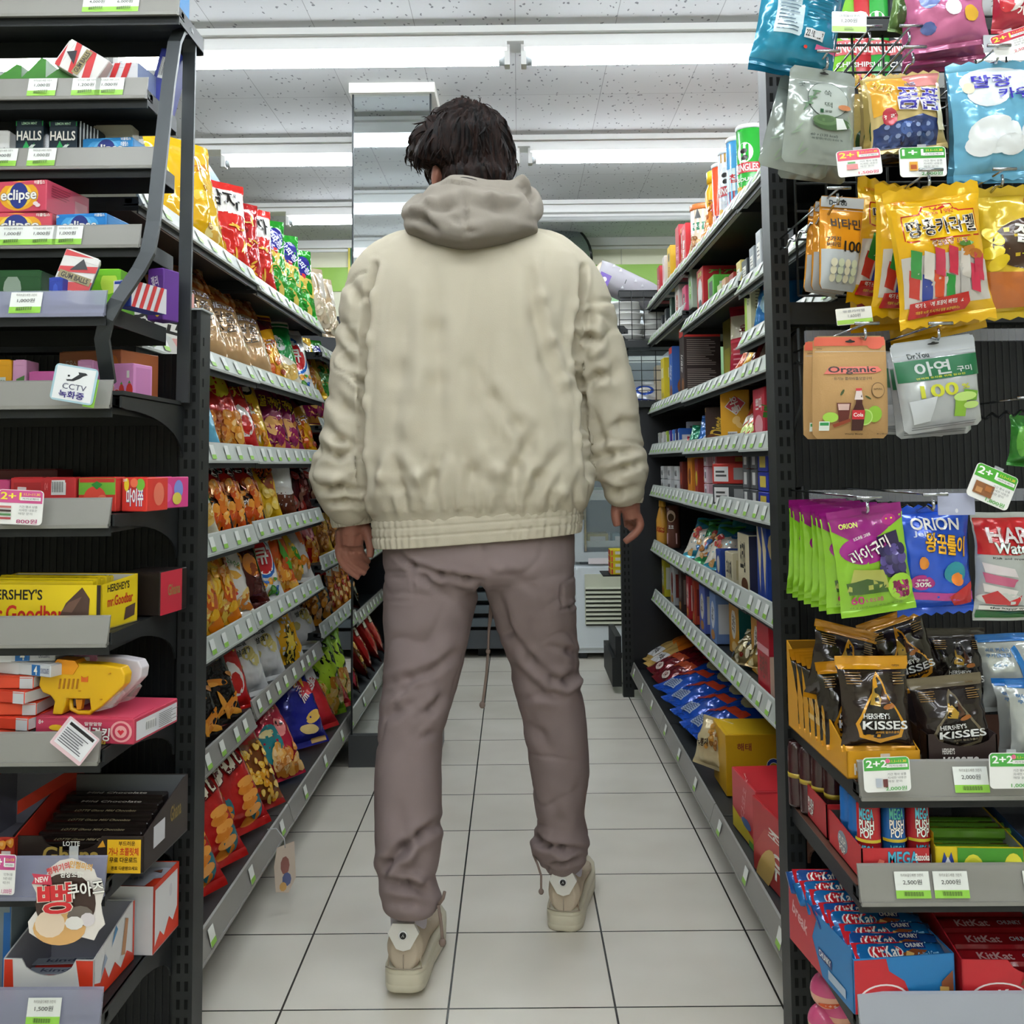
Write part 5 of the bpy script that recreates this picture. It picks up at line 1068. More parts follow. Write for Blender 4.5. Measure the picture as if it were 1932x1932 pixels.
# pink carton near the post, second shelf
z = LSH[2]; bx = carton('pink_carton', .14, .16, .115, '#e3a9a4', front=[B(-.9, .2, .9, .75, W_), T('초코', 0, .5, 1.4, .35, K_, -12, .04)], right=[B(-.8, .2, .8, .7, W_), T('쿠키', 0, .45, 1.2, .3, K_, -10, .03)])
put_box(bx, (-.70, 1.98, z + .001), (0, 0, R(35)), 'pink carton with black lettering beside the left slotted post', group=None)
# blue and pink advertising board standing behind the top shelf bags
bd = thing('advertising_board', 'pale blue and pink board standing on top of left snack rack', 'sign board', (-.80, 0, 0))
ya, yb_ = ysolve(-.80, 1.7, 378), ysolve(-.80, 1.5, 497)
pr = [(ya, 1.453), (ya, PX(378, 296, -.80).z), (ya + .05, PX(378, 296, -.80).z + .005), (yb_ - .12, 1.68), (yb_, 1.64), (yb_, 1.453)]
mb = MB(); mb.prism(pr, 'x', -.006, .0, M('#a9cbe2', 'gloss')); mb.prism([(ya + .35, 1.7), (ya + .5, 1.735), (yb_ - .12, 1.678), (yb_ - .01, 1.64), (yb_ - .01, 1.52), (ya + .8, 1.5)], 'x', 0, .001, M('#e3bcc8', 'gloss'))
stamp(mb, [T('맛있는 행복을 전하는', 0, .7, 1.5, .16, '#e8f2f8', -8, .01), T('간식 브랜드', .2, .35, 1.2, .14, '#e8f2f8', -8, .01)], yb_ - ya, .2, lambda x, z_, o: Vector((.0012 + o, (ya + yb_) / 2 + x, 1.48 + z_)), 'gloss')
mb.build('board_face', bd); MB().box(-.03, -.006, ya, ya + .012, 1.452, PX(378, 296, -.80).z + .01, M('#e9eaea', 'plastic')).build('board_edge', bd)
# paper tag hanging off the bottom rail on a clear wire
p0 = PX(526, 1568, -.57); p1 = PX(538, 1582, -.53)
tg = thing('hanging_tag', 'small paper tag dangling on clear wire from left bottom rail', 'tag', p1)
MB().tube([(-.04, 0, .02), (-.02, 0, .022), (-.002, 0, .0), (0, 0, -.02)], .0012, mglass('wire_clear', '#cfd6d8', .1, .6), 6).build('clear_wire', tg)
mb = MB(); mb.prism([(-.018, 0), (.02, .01), (.024, -.07), (.008, -.10), (-.02, -.095), (-.024, -.04)], 'x', -.0004, .0004, M('#c7b7a8', 'card')); stamp(mb, [E(0, .6, .5, .2, '#8d5a52', 9), E(.2, .3, .5, .15, '#55608c', 9), E(-.2, .15, .4, .1, '#c79a5a', 9)], .04, .1, lambda x, z_, o: Vector((.0004 + o, x, z_ - .1)), 'card'); mb.build('paper_tag', tg, loc=(0, 0, -.018), rot=(0, 0, R(-70)))
# ================================================================ right aisle rack: cans, cartons and packs
RSH = {1: 'on right rack top shelf', 2: 'on right rack second shelf', 3: 'on right rack third shelf', 4: 'on right rack fourth shelf', 5: 'on right rack fifth shelf', 6: 'on right rack sixth shelf', 7: 'on right rack seventh shelf', 8: 'on right rack bottom shelf'}
RSZ = {1: 1.634, 2: 1.432, 3: 1.194, 4: 1.021, 5: .854, 6: .629, 7: .418, 8: .114}
def lines(x0, y0, x1, y1, n, col): # block of fine print
    h = (y1 - y0) / n; rn_ = random.Random(n + int(x0 * 10))
    return [B(x0, y0 + h * k + h * .3, x0 + (x1 - x0) * rn_.uniform(.6, 1), y0 + h * k + h * .62, col) for k in range(n)]
def barcode(x0, y0, x1, y1, bg='#ececec', col='#222222'):
    n = 14; return [B(x0, y0, x1, y1, bg)] + [B(x0 + (x1 - x0) * (k + .5) / (n + .6), y0 + (y1 - y0) * .12, x0 + (x1 - x0) * (k + .5 + (.25 if k % 3 else .5)) / (n + .6), y1 - (y1 - y0) * .1, col) for k in range(n)]
def RB(key, px, w, d, h, base, s, look, front=(), side=(), top=(), z=None, X=None, yaw=-90, dx=0, dz=0, kind='card', sidec=None, topc=None, name='snack_box', group=None, where=None):
    z = z or RSZ[s]; X = X or (RX + .035 if s < 8 else .505)
    ms = carton('right_' + key, w, d, h, base, front, side, (), top, kind=kind, side=sidec, topc=topc)
    y = ysolve(X, z, px)
    return put_box(ms, (X + dx, y, z + .0025 + dz), (0, 0, R(yaw)), look + ' ' + (where or RSH[s]), name, group=group or 'goods ' + RSH[s])
def RG_(key, px, w, h, t, base, s, look, art=(), yaw=-55, lean=15, z=None, X=None, dz=0, dx=0, kind='foil', roll=0, topc=None, where=None, **kw):
    z = z or RSZ[s]; X = X or (RX + .035 if s < 8 else .505); y = ysolve(X, z, px)
    off = t * .3 + .004 + w / 2 * (1 - abs(sin(R(yaw)))) * .85
    return put_bag(bag('right_' + key, w, h, t, base, art, seed=len(key) + int(px) % 7, topc=topc, kind=kind, **kw), (X + off + dx, y, z + .004 + dz + t * .2 * sin(R(lean))), (R(-lean), R(roll), R(yaw)), look + ' ' + (where or RSH[s]), group='goods ' + RSH[s])
# top shelf
def RC(key, px, r, h, base, look, art=(), lid='#d5d9da', lidh=.012, z=None, kind='gloss', dx=0):
    z = z or RSZ[1]; X = RX + .035 + r + dx; y = ysolve(X, z, px)
    return put_can(can('right_' + key, r, h, base, art, lid, lidh, kind), (X, y, z + .0025), (0, 0, R(-40)), look, group='cans on the right top shelf')
pr_art = lambda c, t: [E(0, .66, .5, .12, W_), E(-.05, .68, .22, .03, K_), E(0, .6, .2, .03, K_), B(-.85, .42, .85, .54, '#b9232d'), T('PRINGLES', 0, .48, 1.5, .08, W_, 0, .03), T(t, 0, .34, .9, .04, W_), N(-.5, .06, .6, .25, 8, .12, ['#e9c65c', '#dba93a'], 'blob', 2)]
RC('green_can', 1420, .038, .225, '#2a9c34', 'green chip can with white moustache face, beside the right slotted post', pr_art(0, 'SOUR'))
RC('blue_can', 1397, .034, .235, '#3f8fc4', 'blue and red tall chip can behind the green chip can', [B(-.97, .05, .97, .35, '#a82430'), B(-.97, .35, .97, .62, '#d7dfe6'), T('칩', 0, .5, .6, .1, '#b9232d')])
RC('grey_can', 1383, .038, .235, '#c9ccd0', 'silver grey chip can with tan top band', [B(-.97, .84, .97, .96, '#b78b3c')] + pr_art(0, 'ORIGINAL'))
RC('red_can', 1368, .034, .225, '#d8481f', 'orange-red slim snack can on right top shelf', [B(-.97, .0, .97, .3, '#e3ddd6'), T('롯', .1, .2, .8, .16, '#24307a', 0, .04), B(.3, .0, .6, .9, '#b9b3a8')])
RC('white_can', 1359, .03, .21, '#e6e2dc', 'white slim snack can between red can and yellow bottle', [B(-.9, .3, .9, .5, '#c84030')], dx=.03)
mb = MB(); mb.lathe([(.03, 0), (.032, .01), (.031, .08), (.026, .105), (.031, .13), (.031, .17), (.022, .19), (.022, .2)], M('#e0ac1c', 'gloss'), 24); c = MB(); c.lathe([(.026, .198), (.026, .232), (.02, .236)], M('#e6c01f', 'plastic'), 20)
stamp(mb, [T('꿀', 0, .55, .5, .12, '#7d3c0c'), E(0, .35, .5, .09, '#c46a14')], .06, .23, lambda x, z_, o: Vector((.033 * sin(x / .033), -.033 * cos(x / .033) - o, z_)), 'gloss')
o = mb.build('snack_bottle', loc=(.615, ysolve(.615, 1.64, 1352), 1.637), rot=(0, 0, R(-40)), label='yellow waisted snack bottle with yellow cap on right top shelf', cat='bottle'); obj('bottle_cap', c.mesh('cap'), o)
for i, (px, h_) in enumerate(((1332, .20), (1312, .17))):
    RC('jar%d' % i, px, .048, h_, '#cbb9a4', 'clear cookie jar with orange lid, %s of two on right top shelf' % ['taller', 'shorter'][i], [B(-.97, .5, .97, .95, '#e9e9e4'), B(-.97, .55, .97, .68, '#1f7350'), T('DAISO', 0, .615, 1.2, .07, W_) if 0 else T('쿠키', 0, .615, .8, .08, W_), P([(-.2, .75), (0, .92), (.2, .75)], '#4a4a4a'), N(-.9, .03, .9, .45, 16, .14, ['#b77b3f', '#8f5a2a', '#d9a866'], 'blob', 4)], '#c96a2a', .02)
RG_('or_pack', 1342, .1, .15, .04, '#d8822c', 1, 'orange nut snack pack', [N(-.7, .1, .8, .8, 14, .14, ['#a9521c', '#e5a04a'], 'blob', 3), T('땅콩', 0, .7, .9, .12, '#b7205a', -60)], yaw=-60, dx=-.02)
RG_('cream_pack', 1301, .11, .17, .04, '#d9cf9c', 1, 'cream and silver snack pack', [T('아몬드', 0, .5, 1.2, .12, W_, 80, .03), B(-.9, .8, .9, .93, '#c9b24a')], yaw=-60)
RB('redA', 1291, .09, .13, .17, '#c4202c', 1, 'red and pink carton with white lettering, nearer of two,', [T('빼빼', 0, .5, 1.3, .25, W_, 80, .03), E(0, .85, .5, .06, '#e88a96')], [T('빼빼로', 0, .6, 1.4, .2, W_, 0, .03), B(-.8, .15, .8, .35, '#e88a96')])
RB('redB', 1279, .08, .13, .20, '#b81f30', 1, 'red and pink carton with green top badge, farther of two,', [T('초코', 0, .5, 1.3, .25, '#e9a9b4', 80, .03)], [E(0, .85, .5, .08, '#5c9a3a'), T('초코', 0, .5, 1.3, .2, W_)])
RB('yelA', 1263, .07, .12, .17, '#d9b21e', 1, 'yellow carton with dark oval badge', [E(0, .75, .5, .1, '#4a3510'), T('버터', 0, .4, 1.2, .18, '#8b5a12', 80)], [E(0, .7, .5, .12, '#4a3510'), T('버터', 0, .35, 1.2, .18, '#8b5a12')])
RB('whA', 1253, .06, .12, .16, '#ddd3cc', 1, 'white and pink thin carton', [E(0, .6, .6, .2, '#c98f94')], [E(0, .6, .6, .2, '#c98f94')])
RB('redC', 1243, .07, .12, .15, '#a5232b', 1, 'dark red carton, farthest item', [T('과자', 0, .5, 1.2, .25, '#e9c9b4', 80)], [T('과자', 0, .5, 1.2, .25, '#e9c9b4')])
# second shelf
for i, (px, w, h, c, l) in enumerate(((1432, .05, .10, '#b9bec2', 'pale grey small carton'), (1419, .05, .075, '#8e959b', 'mid grey small carton'), (1405, .06, .06, '#34383c', 'dark grey low carton'), (1394, .05, .07, '#d9c876', 'pale yellow small carton'), (1380, .06, .055, '#9a2a24', 'dark red low carton'), (1366, .05, .06, '#cfa07a', 'tan snack pack carton'), (1357, .05, .055, '#c9dba0', 'pale green small carton'))):
    RB('s2_%d' % i, px, w, .08, h, c, 2, l, [B(-.6, .3, .6, .7, W_)] + lines(-.5, .35, .5, .65, 3, '#555555'), [B(-.7, .5, .7, .85, '#55504c')] + lines(-.7, .1, .7, .4, 4, '#777777'))
RB('s2g', 1342, .09, .12, .10, '#57a83a', 2, 'bright green carton with photo window', [B(-.6, .4, .6, .85, '#3a3f46'), T('민트', 0, .2, 1, .16, W_)], [B(-.7, .35, .7, .8, '#c9ccd0'), B(-.5, .4, .5, .7, '#3a3f46')])
RB('s2r', 1322, .11, .13, .16, '#b82028', 2, 'red tall carton with green lettering and white shape', [E(0, .5, .7, .3, '#e9e3e3', 9), E(.0, .25, .5, .12, '#3a3f46'), T('포켓', 0, .88, 1.2, .1, '#cfe06a')], [T('까까', 0, .88, 1.4, .1, '#6dc24a', 0, .04), E(-.2, .45, .5, .25, '#d9b32a', 9)])
z2 = 1.49
for i, (px, w, h, c, a, l) in enumerate(((1303, .07, .13, '#9fae9a', '#6cb52a', 'silver and lime gum pouch'), (1291, .07, .10, '#d9527a', '#2a1a20', 'pink gum pouch with dark dot'), (1278, .09, .13, '#e3dcd6', '#c46a5a', 'white tall carton with faint print'), (1266, .05, .11, '#1f3a2c', '#8aa89a', 'dark green tall tin'), (1256, .05, .09, '#2a3034', '#888e92', 'black small tin'), (1249, .04, .08, '#24282c', '#70767a', 'black smallest tin at far end'))):
    RB('s2f_%d' % i, px, w, .08, h, c, 2, l, [E(0, .5, .6, .25, a), T('껌', 0, .5, .6, .2, W_)], [E(0, .5, .6, .25, a)], z=z2)
# near upper third shelf (first bay)
RB('s3c', 1412, .07, .12, .15, '#dfe0b8', 3, 'cream and lime carton with fine print', [B(-.9, .0, -.2, 1, '#a9cf3a'), T('허브', .3, .7, .8, .12, '#2f5a22', 80)], lines(-.8, .1, .8, .95, 16, '#6d6a55'), z=1.277, where='on right near shelf above the fried snack bag')
RG_('blu', 1434, .14, .17, .06, '#2470b4', 3, 'bright blue snack bag with red ribbon', [P([(-.6, .75), (.8, .95), (.9, .8), (-.5, .6)], '#c22a3a'), E(0, .4, .6, .15, '#9fd0e8'), E(.3, .2, .4, .1, '#e4cf4a')], z=1.277, yaw=-50, where='on right near shelf by the post')
# third shelf
RG_('fry', 1364, .19, .24, .06, '#b1223a', 3, 'deep red and cream fried snack bag', [B(-.97, .55, .97, .84, '#dcd3c0'), T('오뎅튀김', .05, .66, 1.2, .1, '#7a1525', 0, .03), B(-.97, .5, .97, .53, '#d9435a')] + lines(-.8, .15, .2, .45, 5, '#e58a98'), yaw=-38, lean=4, dx=.05)
RB('oliv', 1326, .12, .16, .23, '#7a7212', 3, 'olive yellow carton behind the dark brown carton', [B(-.7, .2, .7, .6, '#9a911f')], dx=.08)
RB('crunky', 1288, .10, .13, .26, '#352724', 3, 'tall dark brown carton with red lid and fine print', [T('크런키', 0, .5, 1.2, .16, W_, 80, .03), E(.3, .2, .5, .1, '#8a5a32'), B(-.97, .87, .97, .99, '#c4302a')], [B(-.98, .85, .98, .99, '#cf3026'), T('크크봉', .1, .925, 1.0, .07, W_, 0, .03)] + lines(-.85, .46, .85, .82, 14, '#a89a92') + lines(-.85, .06, .85, .42, 14, '#a89a92'))
RB('blubr', 1267, .08, .12, .22, '#2a56a0', 3, 'blue and brown tall carton with white lettering', [T('초코아이', 0, .55, 1.4, .2, W_, 75, .04), E(0, .2, .7, .14, '#7d4a2a'), B(-.97, .88, .97, .99, '#c4302a')], [E(0, .3, .7, .2, '#7d4a2a')])
RB('yeT', 1251, .08, .12, .20, '#dcc51e', 3, 'plain yellow tall carton', [B(-.7, .6, .7, .8, '#efe6b0'), B(-.6, .2, .6, .3, '#b5a012')], [B(-.7, .6, .7, .8, '#efe6b0')])
RB('crT', 1237, .08, .12, .19, '#dccfb4', 3, 'cream tall carton, farthest item', [E(0, .2, .7, .1, '#c9a48a'), B(-.4, .6, .4, .75, '#b9a98a')], [E(0, .2, .7, .1, '#c9a48a')])
for i, (px, c, a, l) in enumerate(((1398, '#c2571a', '#3a1a10', 'orange snack pouch leaning'), (1412, '#dda514', '#5a2a10', 'amber yellow snack pouch leaning'), (1429, '#8f1a1e', '#c9b2a8', 'dark red snack packet leaning'))):
    RG_('nr%d' % i, px, .12, .10, .03, c, 3, l, [B(-.5, .2, .5, .7, a), T('떡', 0, .5, .6, .25, W_)], yaw=-60, lean=25, z=1.195, roll=12)
# fourth shelf
RB('pkb', 1433, .12, .12, .13, '#b92a3c', 4, 'red and pink snack carton by the post', [T('쁘띠', 0, .7, 1, .25, W_, 0, .04), E(0, .3, .7, .2, '#e8a0a8')], [B(-.9, .1, -.2, .9, '#e9e9e4'), T('프띠', -.5, .5, .5, .6, '#3a7a2a', 80, .03), T('첼', .45, .6, .7, .4, W_, 0, .05)])
for i in range(3): RG_('twx', 1396 + i * 9, .07, .13, .025, '#c4482a', 4, 'red and green striped pack leaning, %s of three,' % ORD[3][2 - i], [P([(-.9, .3), (.9, .7), (.9, .5), (-.9, .1)], '#cfdf7a'), P([(-.9, .5), (.9, .9), (.9, .75), (-.9, .35)], '#e9e2d8')], yaw=-50, lean=35, dx=.0)
RB('wadle', 1368, .085, .05, .155, '#dfa21a', 4, 'tall yellow carton with red diamond badge', [P([(0, .92), (.75, .76), (.1, .54), (-.7, .7)], '#eae6e2'), P([(0, .9), (.68, .76), (.1, .57), (-.62, .7)], '#c2263c'), T('와들', 0, .73, 1.1, .15, W_, -70, .03), E(.1, .45, .3, .07, '#efc776', 12, 40), E(.3, .36, .3, .05, '#efc776', 12, -40)] + barcode(-.5, .05, .15, .24), yaw=-30, dx=.03)
RB('dig', 1338, .085, .05, .12, '#3a2015', 4, 'brown and yellow biscuit carton', [B(-.97, .88, .97, .98, '#d9a81f'), T('Diget', .2, .5, 1.3, .5, '#dfb63a', 80, .03), E(-.5, .2, .4, .12, '#6d3a1c'), B(-.97, .02, .97, .14, '#d6c22a')], yaw=-30, dx=.03)
RG_('blw', 1322, .10, .11, .03, '#2b66b0', 4, 'small blue and white snack bag', [P([(-.5, .2), (.6, .9), (.9, .3)], '#e3e8ee')], yaw=-40, lean=25)
RG_('grn', 1303, .10, .09, .03, '#1f7a5a', 4, 'small dark green snack bag', [E(0, .5, .5, .2, '#3aa07a')], yaw=-40, lean=35)
RG_('rdt', 1290, .09, .07, .025, '#b0242e', 4, 'small red snack bag lying', [E(0, .5, .5, .2, '#d86a6a')], yaw=-40, lean=55)
for i, (px, c, l) in enumerate(((1281, '#2c62b8', 'royal blue'), (1275, '#2f2f60', 'navy'), (1270, '#3f7fd0', 'sky blue'), (1264, '#5a3a9a', 'purple'), (1258, '#a9c24a', 'lime'), (1251, '#d8d8d4', 'white'), (1243, '#b5b7ae', 'grey'))):
    RB('tb%d' % i, px, .03, .10, .075, c, 4, 'small %s gum pack in the gum row' % l, [B(-.6, .2, .6, .8, '#e8e8ea')], [B(-.8, .3, .8, .7, '#e8e8ea')], name='gum_pack')
RB('jik', 1272, .15, .03, .105, '#dfe1e0', 4, 'white card carton with black lettering behind gum packs', [T('직화', .3, .35, .7, .2, '#26322c'), B(-.8, .6, -.5, .85, '#2f4a3a'), B(.5, .25, .7, .4, '#26322c')], yaw=-25, dx=.12)
# fifth shelf: stacks
for k in range(4):
    RB('navst', 1441, .10, .14, .045, ['#2030a0', '#d2b03a', '#2030a0', '#27379c'][0], 5, 'navy biscuit carton, stack by the post, %s' % ['at the bottom', 'second up', 'third up', 'at the top'][k], [B(-.6, .2, .6, .8, '#d9c24a')], [B(-.8, .15, .4, .85, '#3a55c4'), B(.5, .1, .9, .9, '#d9c24a')], dz=k * .0475)
for j, px in enumerate((1424, 1408)):
    for k in range(3):
        RB('gryst', px, .065, .12, .048, '#56585c', 5, 'grey carton, %s stack, %s,' % (['near', 'far'][j], ['bottom', 'middle', 'top'][k]), [B(-.5, .2, .5, .85, '#e3e3e3')], [B(-.6, .2, .1, .85, '#e3e3e3'), B(.4, .3, .8, .7, '#9a9ca0')], dz=k * .0505)
RB('zero', 1366, .24, .04, .155, '#a81c20', 5, 'large red carton with gold lettering lying', [T('ZERO', .15, .62, 1.4, .45, '#c39a3a', 0, .04), E(-.8, .9, .05, .03, W_)], yaw=-25, dx=.10)
for k, (c, l) in enumerate((('#3a3c3e', 'black and white'), ('#a82a22', 'red'))):
    RB('lowst%d' % k, 1379, .15, .10, .055, c, 5, '%s carton, %s of low stack,' % (l, ['bottom', 'top'][k]), [B(-.9, .1, -.1, .9, '#d8d8d8'), B(-.8, .35, -.2, .45, '#444444'), B(-.8, .55, -.3, .65, '#444444'), B(.2, .2, .9, .8, '#8a8c8e')], [B(-.6, .2, .2, .9, '#e8e8e8')] + lines(-.5, .25, .1, .85, 4, '#444444'), dz=k * .058, yaw=-60)
for j, px in enumerate((1350, 1333)):
    for k in range(3):
        RB('pnkst%d' % j, px, .07, .09, .05, ['#c4324a', '#d8b4c0'][j], 5, '%s carton, %s stack, %s,' % (['crimson', 'pale pink'][j], ['near', 'far'][j], ['bottom', 'middle', 'top'][k]), [B(-.7, .1, .3, .9, '#ebe6e8'), B(-.5, .3, .1, .7, '#7a6a70')], [B(-.6, .1, .7, .9, '#ebe6e8')], dz=k * .0525)
for i, (px, w, h, c, a, l) in enumerate(((1315, .06, .13, '#a8342a', '#e0c23a', 'dark red upright carton with yellow mark'), (1302, .08, .14, '#d98a2a', '#7a3a1a', 'orange upright carton with brown mark'), (1286, .06, .12, '#6a2018', '#a84a32', 'maroon upright carton'))):
    RB('up%d' % i, px, w, .09, h, c, 5, l, [E(0, .5, .6, .2, a)], [E(0, .5, .6, .25, a)])
for k in range(2):
    for j, px in enumerate((1276, 1263, 1250)):
        RB('wcup', px, .08, .08, .05, '#dcdedf', 5, 'white and black mint carton, %s in %s row,' % (['nearest', 'middle', 'farthest'][j], ['lower', 'upper'][k]), [T('MILK', 0, .5, 1.2, .4, '#333333')], [E(0, .5, .6, .3, '#6a6c6e')], dz=k * .0525, group='white mint cartons')
RB('crate', 1252, .16, .05, .21, '#5a1414', 5, 'dark red perforated carton behind white mint cartons', [N(-.9, .05, .9, .95, 20, .05, ['#7d2420', '#3a0c0c'], 'blob', 3)], dx=.12)
# sixth shelf
for j in range(2): RB('tallblue', 1444 - j * 9, .05, .14, .22, '#1f3f94', 6, 'tall royal blue carton by the post, %s' % ORD[2][j], [P([(-.9, .9), (.9, .6), (.2, .1)], '#d9c9a0')], [E(-.2, .5, .6, .35, '#cfb98a', 16, 30)] + lines(.2, .2, .9, .8, 8, '#8fa4d8'))
RB('beib', 1404, .13, .12, .155, '#d9cfae', 6, 'beige and dark biscuit carton with black lettering', [T('초코칩', -.1, .62, .9, .5, K_, 0, .05), E(.2, .15, .6, .12, '#5a3018')], [B(-.98, .02, .98, .98, '#2a2c48'), B(-.4, .3, .7, .8, '#c9ccd8')] + lines(-.3, .35, .6, .75, 7, '#5a5c70'), topc='#23365e')
RB('bei2', 1376, .10, .10, .09, '#d8ceb0', 6, 'small beige carton with dark lettering', [T('다이제', 0, .5, 1.3, .5, K_, 0, .04)], [B(-.8, .2, .8, .8, '#c4b68c')])
RB('blsm', 1356, .07, .10, .085, '#1f3f94', 6, 'small blue carton with cup picture', [E(0, .5, .6, .3, '#d8d2c4')], [E(0, .5, .6, .3, '#3f62b8')])
RB('grwh', 1368, .15, .08, .17, '#e4e6df', 6, 'white and green carton with black lettering behind beige carton', [T('누네', -.1, .62, .8, .35, K_, 0, .05), E(.0, .15, .4, .12, '#d8962a'), B(.7, .0, .98, 1, '#3f9a3a')], [B(-.98, .02, .98, .98, '#2f7a3a')], dx=.14, yaw=-75)
for i, px in enumerate((1338, 1318, 1298)):
    RG_('teal%d' % (i % 2), px, .14, .17, .05, ['#3f9ab0', '#4aa86a'][i % 2], 6, '%s snack bag with pictures' % ['pale blue', 'green-edged', 'blue and white'][i], [P([(-.97, .5), (.97, .8), (.97, .2), (-.97, .1)], '#d9d2c4'), N(-.6, .1, .8, .7, 12, .14, ['#b8743a', '#e2b070', '#3a78b8', '#d24a4a'], 'blob', 3 + i), P([(-.9, .9), (.5, .97), (.2, .7)], '#58b04a')], yaw=-45, lean=38)
RG_('tealb', 1326, .16, .2, .05, '#1f8a8a', 6, 'teal snack bag leaning behind the others', [E(0, .6, .6, .2, '#2fa0a8')], yaw=-35, lean=30, dx=.09)
mb = MB(); mb.lathe([(.026, 0), (.028, .01), (.026, .10), (.03, .17)], M('#6d4438', 'gloss'), 24); stamp(mb, [E(0, .75, .7, .14, '#cdb29a'), E(0, .72, .5, .09, '#3f2a1a'), B(-.9, .1, .9, .35, '#b8908c'), T('초코', 0, .5, .8, .08, W_)], .055, .17, lambda x, z_, o: Vector((.03 * sin(x / .03), -.031 * cos(x / .03) - o, z_)), 'gloss')
mb.build('snack_tube', loc=(.62, ysolve(.62, .632, 1272), .632), rot=(0, 0, R(-30)), label='brown and pink snack tube beside the yellow bottle on right rack', cat='snack tube')
mb = MB(); mb.lathe([(.024, 0), (.027, .012), (.027, .10), (.018, .14), (.012, .16)], M('#dba040', 'gloss'), 20); stamp(mb, [T('꿀맛', 0, .35, .9, .2, '#a82018', 80, .04)], .05, .18, lambda x, z_, o: Vector((.029 * sin(x / .029), -.029 * cos(x / .029) - o, z_)), 'gloss'); c = MB(); c.lathe([(.015, .158), (.014, .185)], M('#e8b23a', 'plastic'), 16)
o = mb.build('honey_bottle', loc=(.60, ysolve(.60, .632, 1251), .632), rot=(0, 0, R(-30)), label='yellow squeeze bottle with red lettering at far end, sixth shelf', cat='bottle'); obj('bottle_cap', c.mesh('cap'), o)
# seventh shelf
RB('rb7', 1450, .12, .10, .17, '#a81f2a', 7, 'red and cream carton by the post', [T('후렌치', 0, .4, 1.3, .3, '#6a3a2a', 0, .03), B(-.97, .6, .97, .7, '#d89aa0')], [B(-.98, .02, .98, .6, '#d8b8a4'), T('후레', 0, .35, 1.1, .3, '#6a3a2a', 0, .02), B(-.98, .6, .98, .98, '#b32030')], dx=-.01)
RG_('gold1', 1420, .13, .10, .05, '#a88a4a', 7, 'gold foil snack bag with red print, nearer', [N(-.9, .1, .9, .9, 16, .12, ['#8d2a20', '#e3d3a0', '#5a4a2a', '#efe6c8'], 'blob', 5)], yaw=-60, lean=40, dz=.02)
RG_('gold2', 1395, .14, .11, .05, '#9a8a60', 7, 'gold foil snack bag with cream print, farther', [N(-.9, .1, .9, .9, 16, .12, ['#8d2a20', '#e3d3a0', '#4a5a6a', '#efe6c8'], 'blob', 8)], yaw=-60, lean=40, dx=-.01)
for j, px in enumerate((1408, 1366)):
    RB('tealbox', px, .13, .15, .145, '#c98f1e', 7, 'teal and orange biscuit carton, %s of two' % ORD[2][j], [E(0, .6, .5, .3, '#e9e6dc'), T('초코송이', 0, .6, .7, .3, K_, 80, .03), E(.2, .15, .6, .12, '#e8c98a')], [B(-.98, .02, .98, .98, '#0c5f60'), E(.0, .62, .35, .18, '#c88a4a', 9), E(.1, .45, .4, .12, '#b2702e', 8), E(-.45, .15, .15, .08, '#d8e0dc')], topc='#8a7a20', dx=.03)
for i, (px, c, a, l) in enumerate(((1340, '#6f8fc8', '#dfe3ec', 'light blue and white biscuit carton'), (1320, '#5566b4', '#e3dccb', 'periwinkle biscuit carton with cream badge'), (1304, '#b8452c', '#7d1f1a', 'orange-red thin carton'), (1293, '#a8202a', '#e0c8c0', 'crimson thin carton'), (1279, '#3a2a28', '#7a6a62', 'dark brown thin carton'), (1264, '#b9bcbf', '#7a2a22', 'silver carton with round red badge'), (1247, '#c8bf2a', '#e8e8d8', 'yellow-green carton, farthest'))):
    RB('b7_%d' % i, px, [.10, .10, .05, .06, .07, .09, .08][i], .15, .15, c, 7, l, [E(0, .55, .6, .28, a), T('쿠키', 0, .55, .8, .2, K_, 75, .03), E(0, .15, .6, .1, '#c48a4a')], [B(-.9, .2, .9, .8, a)], dx=.01, topc=c)
# bottom shelf
RB('jo1', 1470, .30, .17, .15, '#b01d22', 8, 'large red and cream carton with white lettering, nearer', [P([(-.98, .02), (-.98, .3), (-.5, .7), (.98, .98), (.98, .02)], '#b9403a'), T('조청', .1, .72, .9, .14, W_, 0, .04), T('유과', .3, .35, 1.1, .35, W_, 0, .04), E(-.5, .15, .5, .2, '#d8b66a', 16, 40)], [B(-.98, .02, .98, .98, '#a81a1e'), B(-.6, .6, .6, .8, '#3a1414')], topc='#b3181e', yaw=-84)
RB('jo2', 1405, .19, .16, .135, '#c43a42', 8, 'large red carton with outlined lettering, farther', [T('빠다코코낫', 0, .62, 1.5, .2, '#e8b0b0', 70, .0), P([(-.98, .02), (-.98, .35), (.98, .15), (.98, .02)], '#d8c23a'), E(.2, .3, .4, .08, '#4a6a9a', 9), B(.4, .0, .8, .1, '#5a9a3a')], [T('빠다', 0, .5, 1.4, .3, '#e8b0b0')], topc='#c0222a', dx=.0, yaw=-86)
RB('haitai', 1345, .17, .24, .155, '#c99a12', 8, 'big yellow carton with blue letter behind red cartons', [T('해태', -.4, .75, .4, .08, '#8a4a2a')], [T('해태', -.6, .8, .3, .12, '#8a3a2a', 0, .03), T('오예스', .4, .4, 1.1, .45, '#1f3a8a', 0, .08, W_, .14)], [T('오예스', 0, .3, 1.3, .2, '#2a3a7a', 0, .04), B(-.7, .1, .7, .2, '#b83a1a'), T('오예스', 0, .75, 1.3, .2, '#2a3a7a', 0, .04)], dx=.02, topc='#dcb21c')
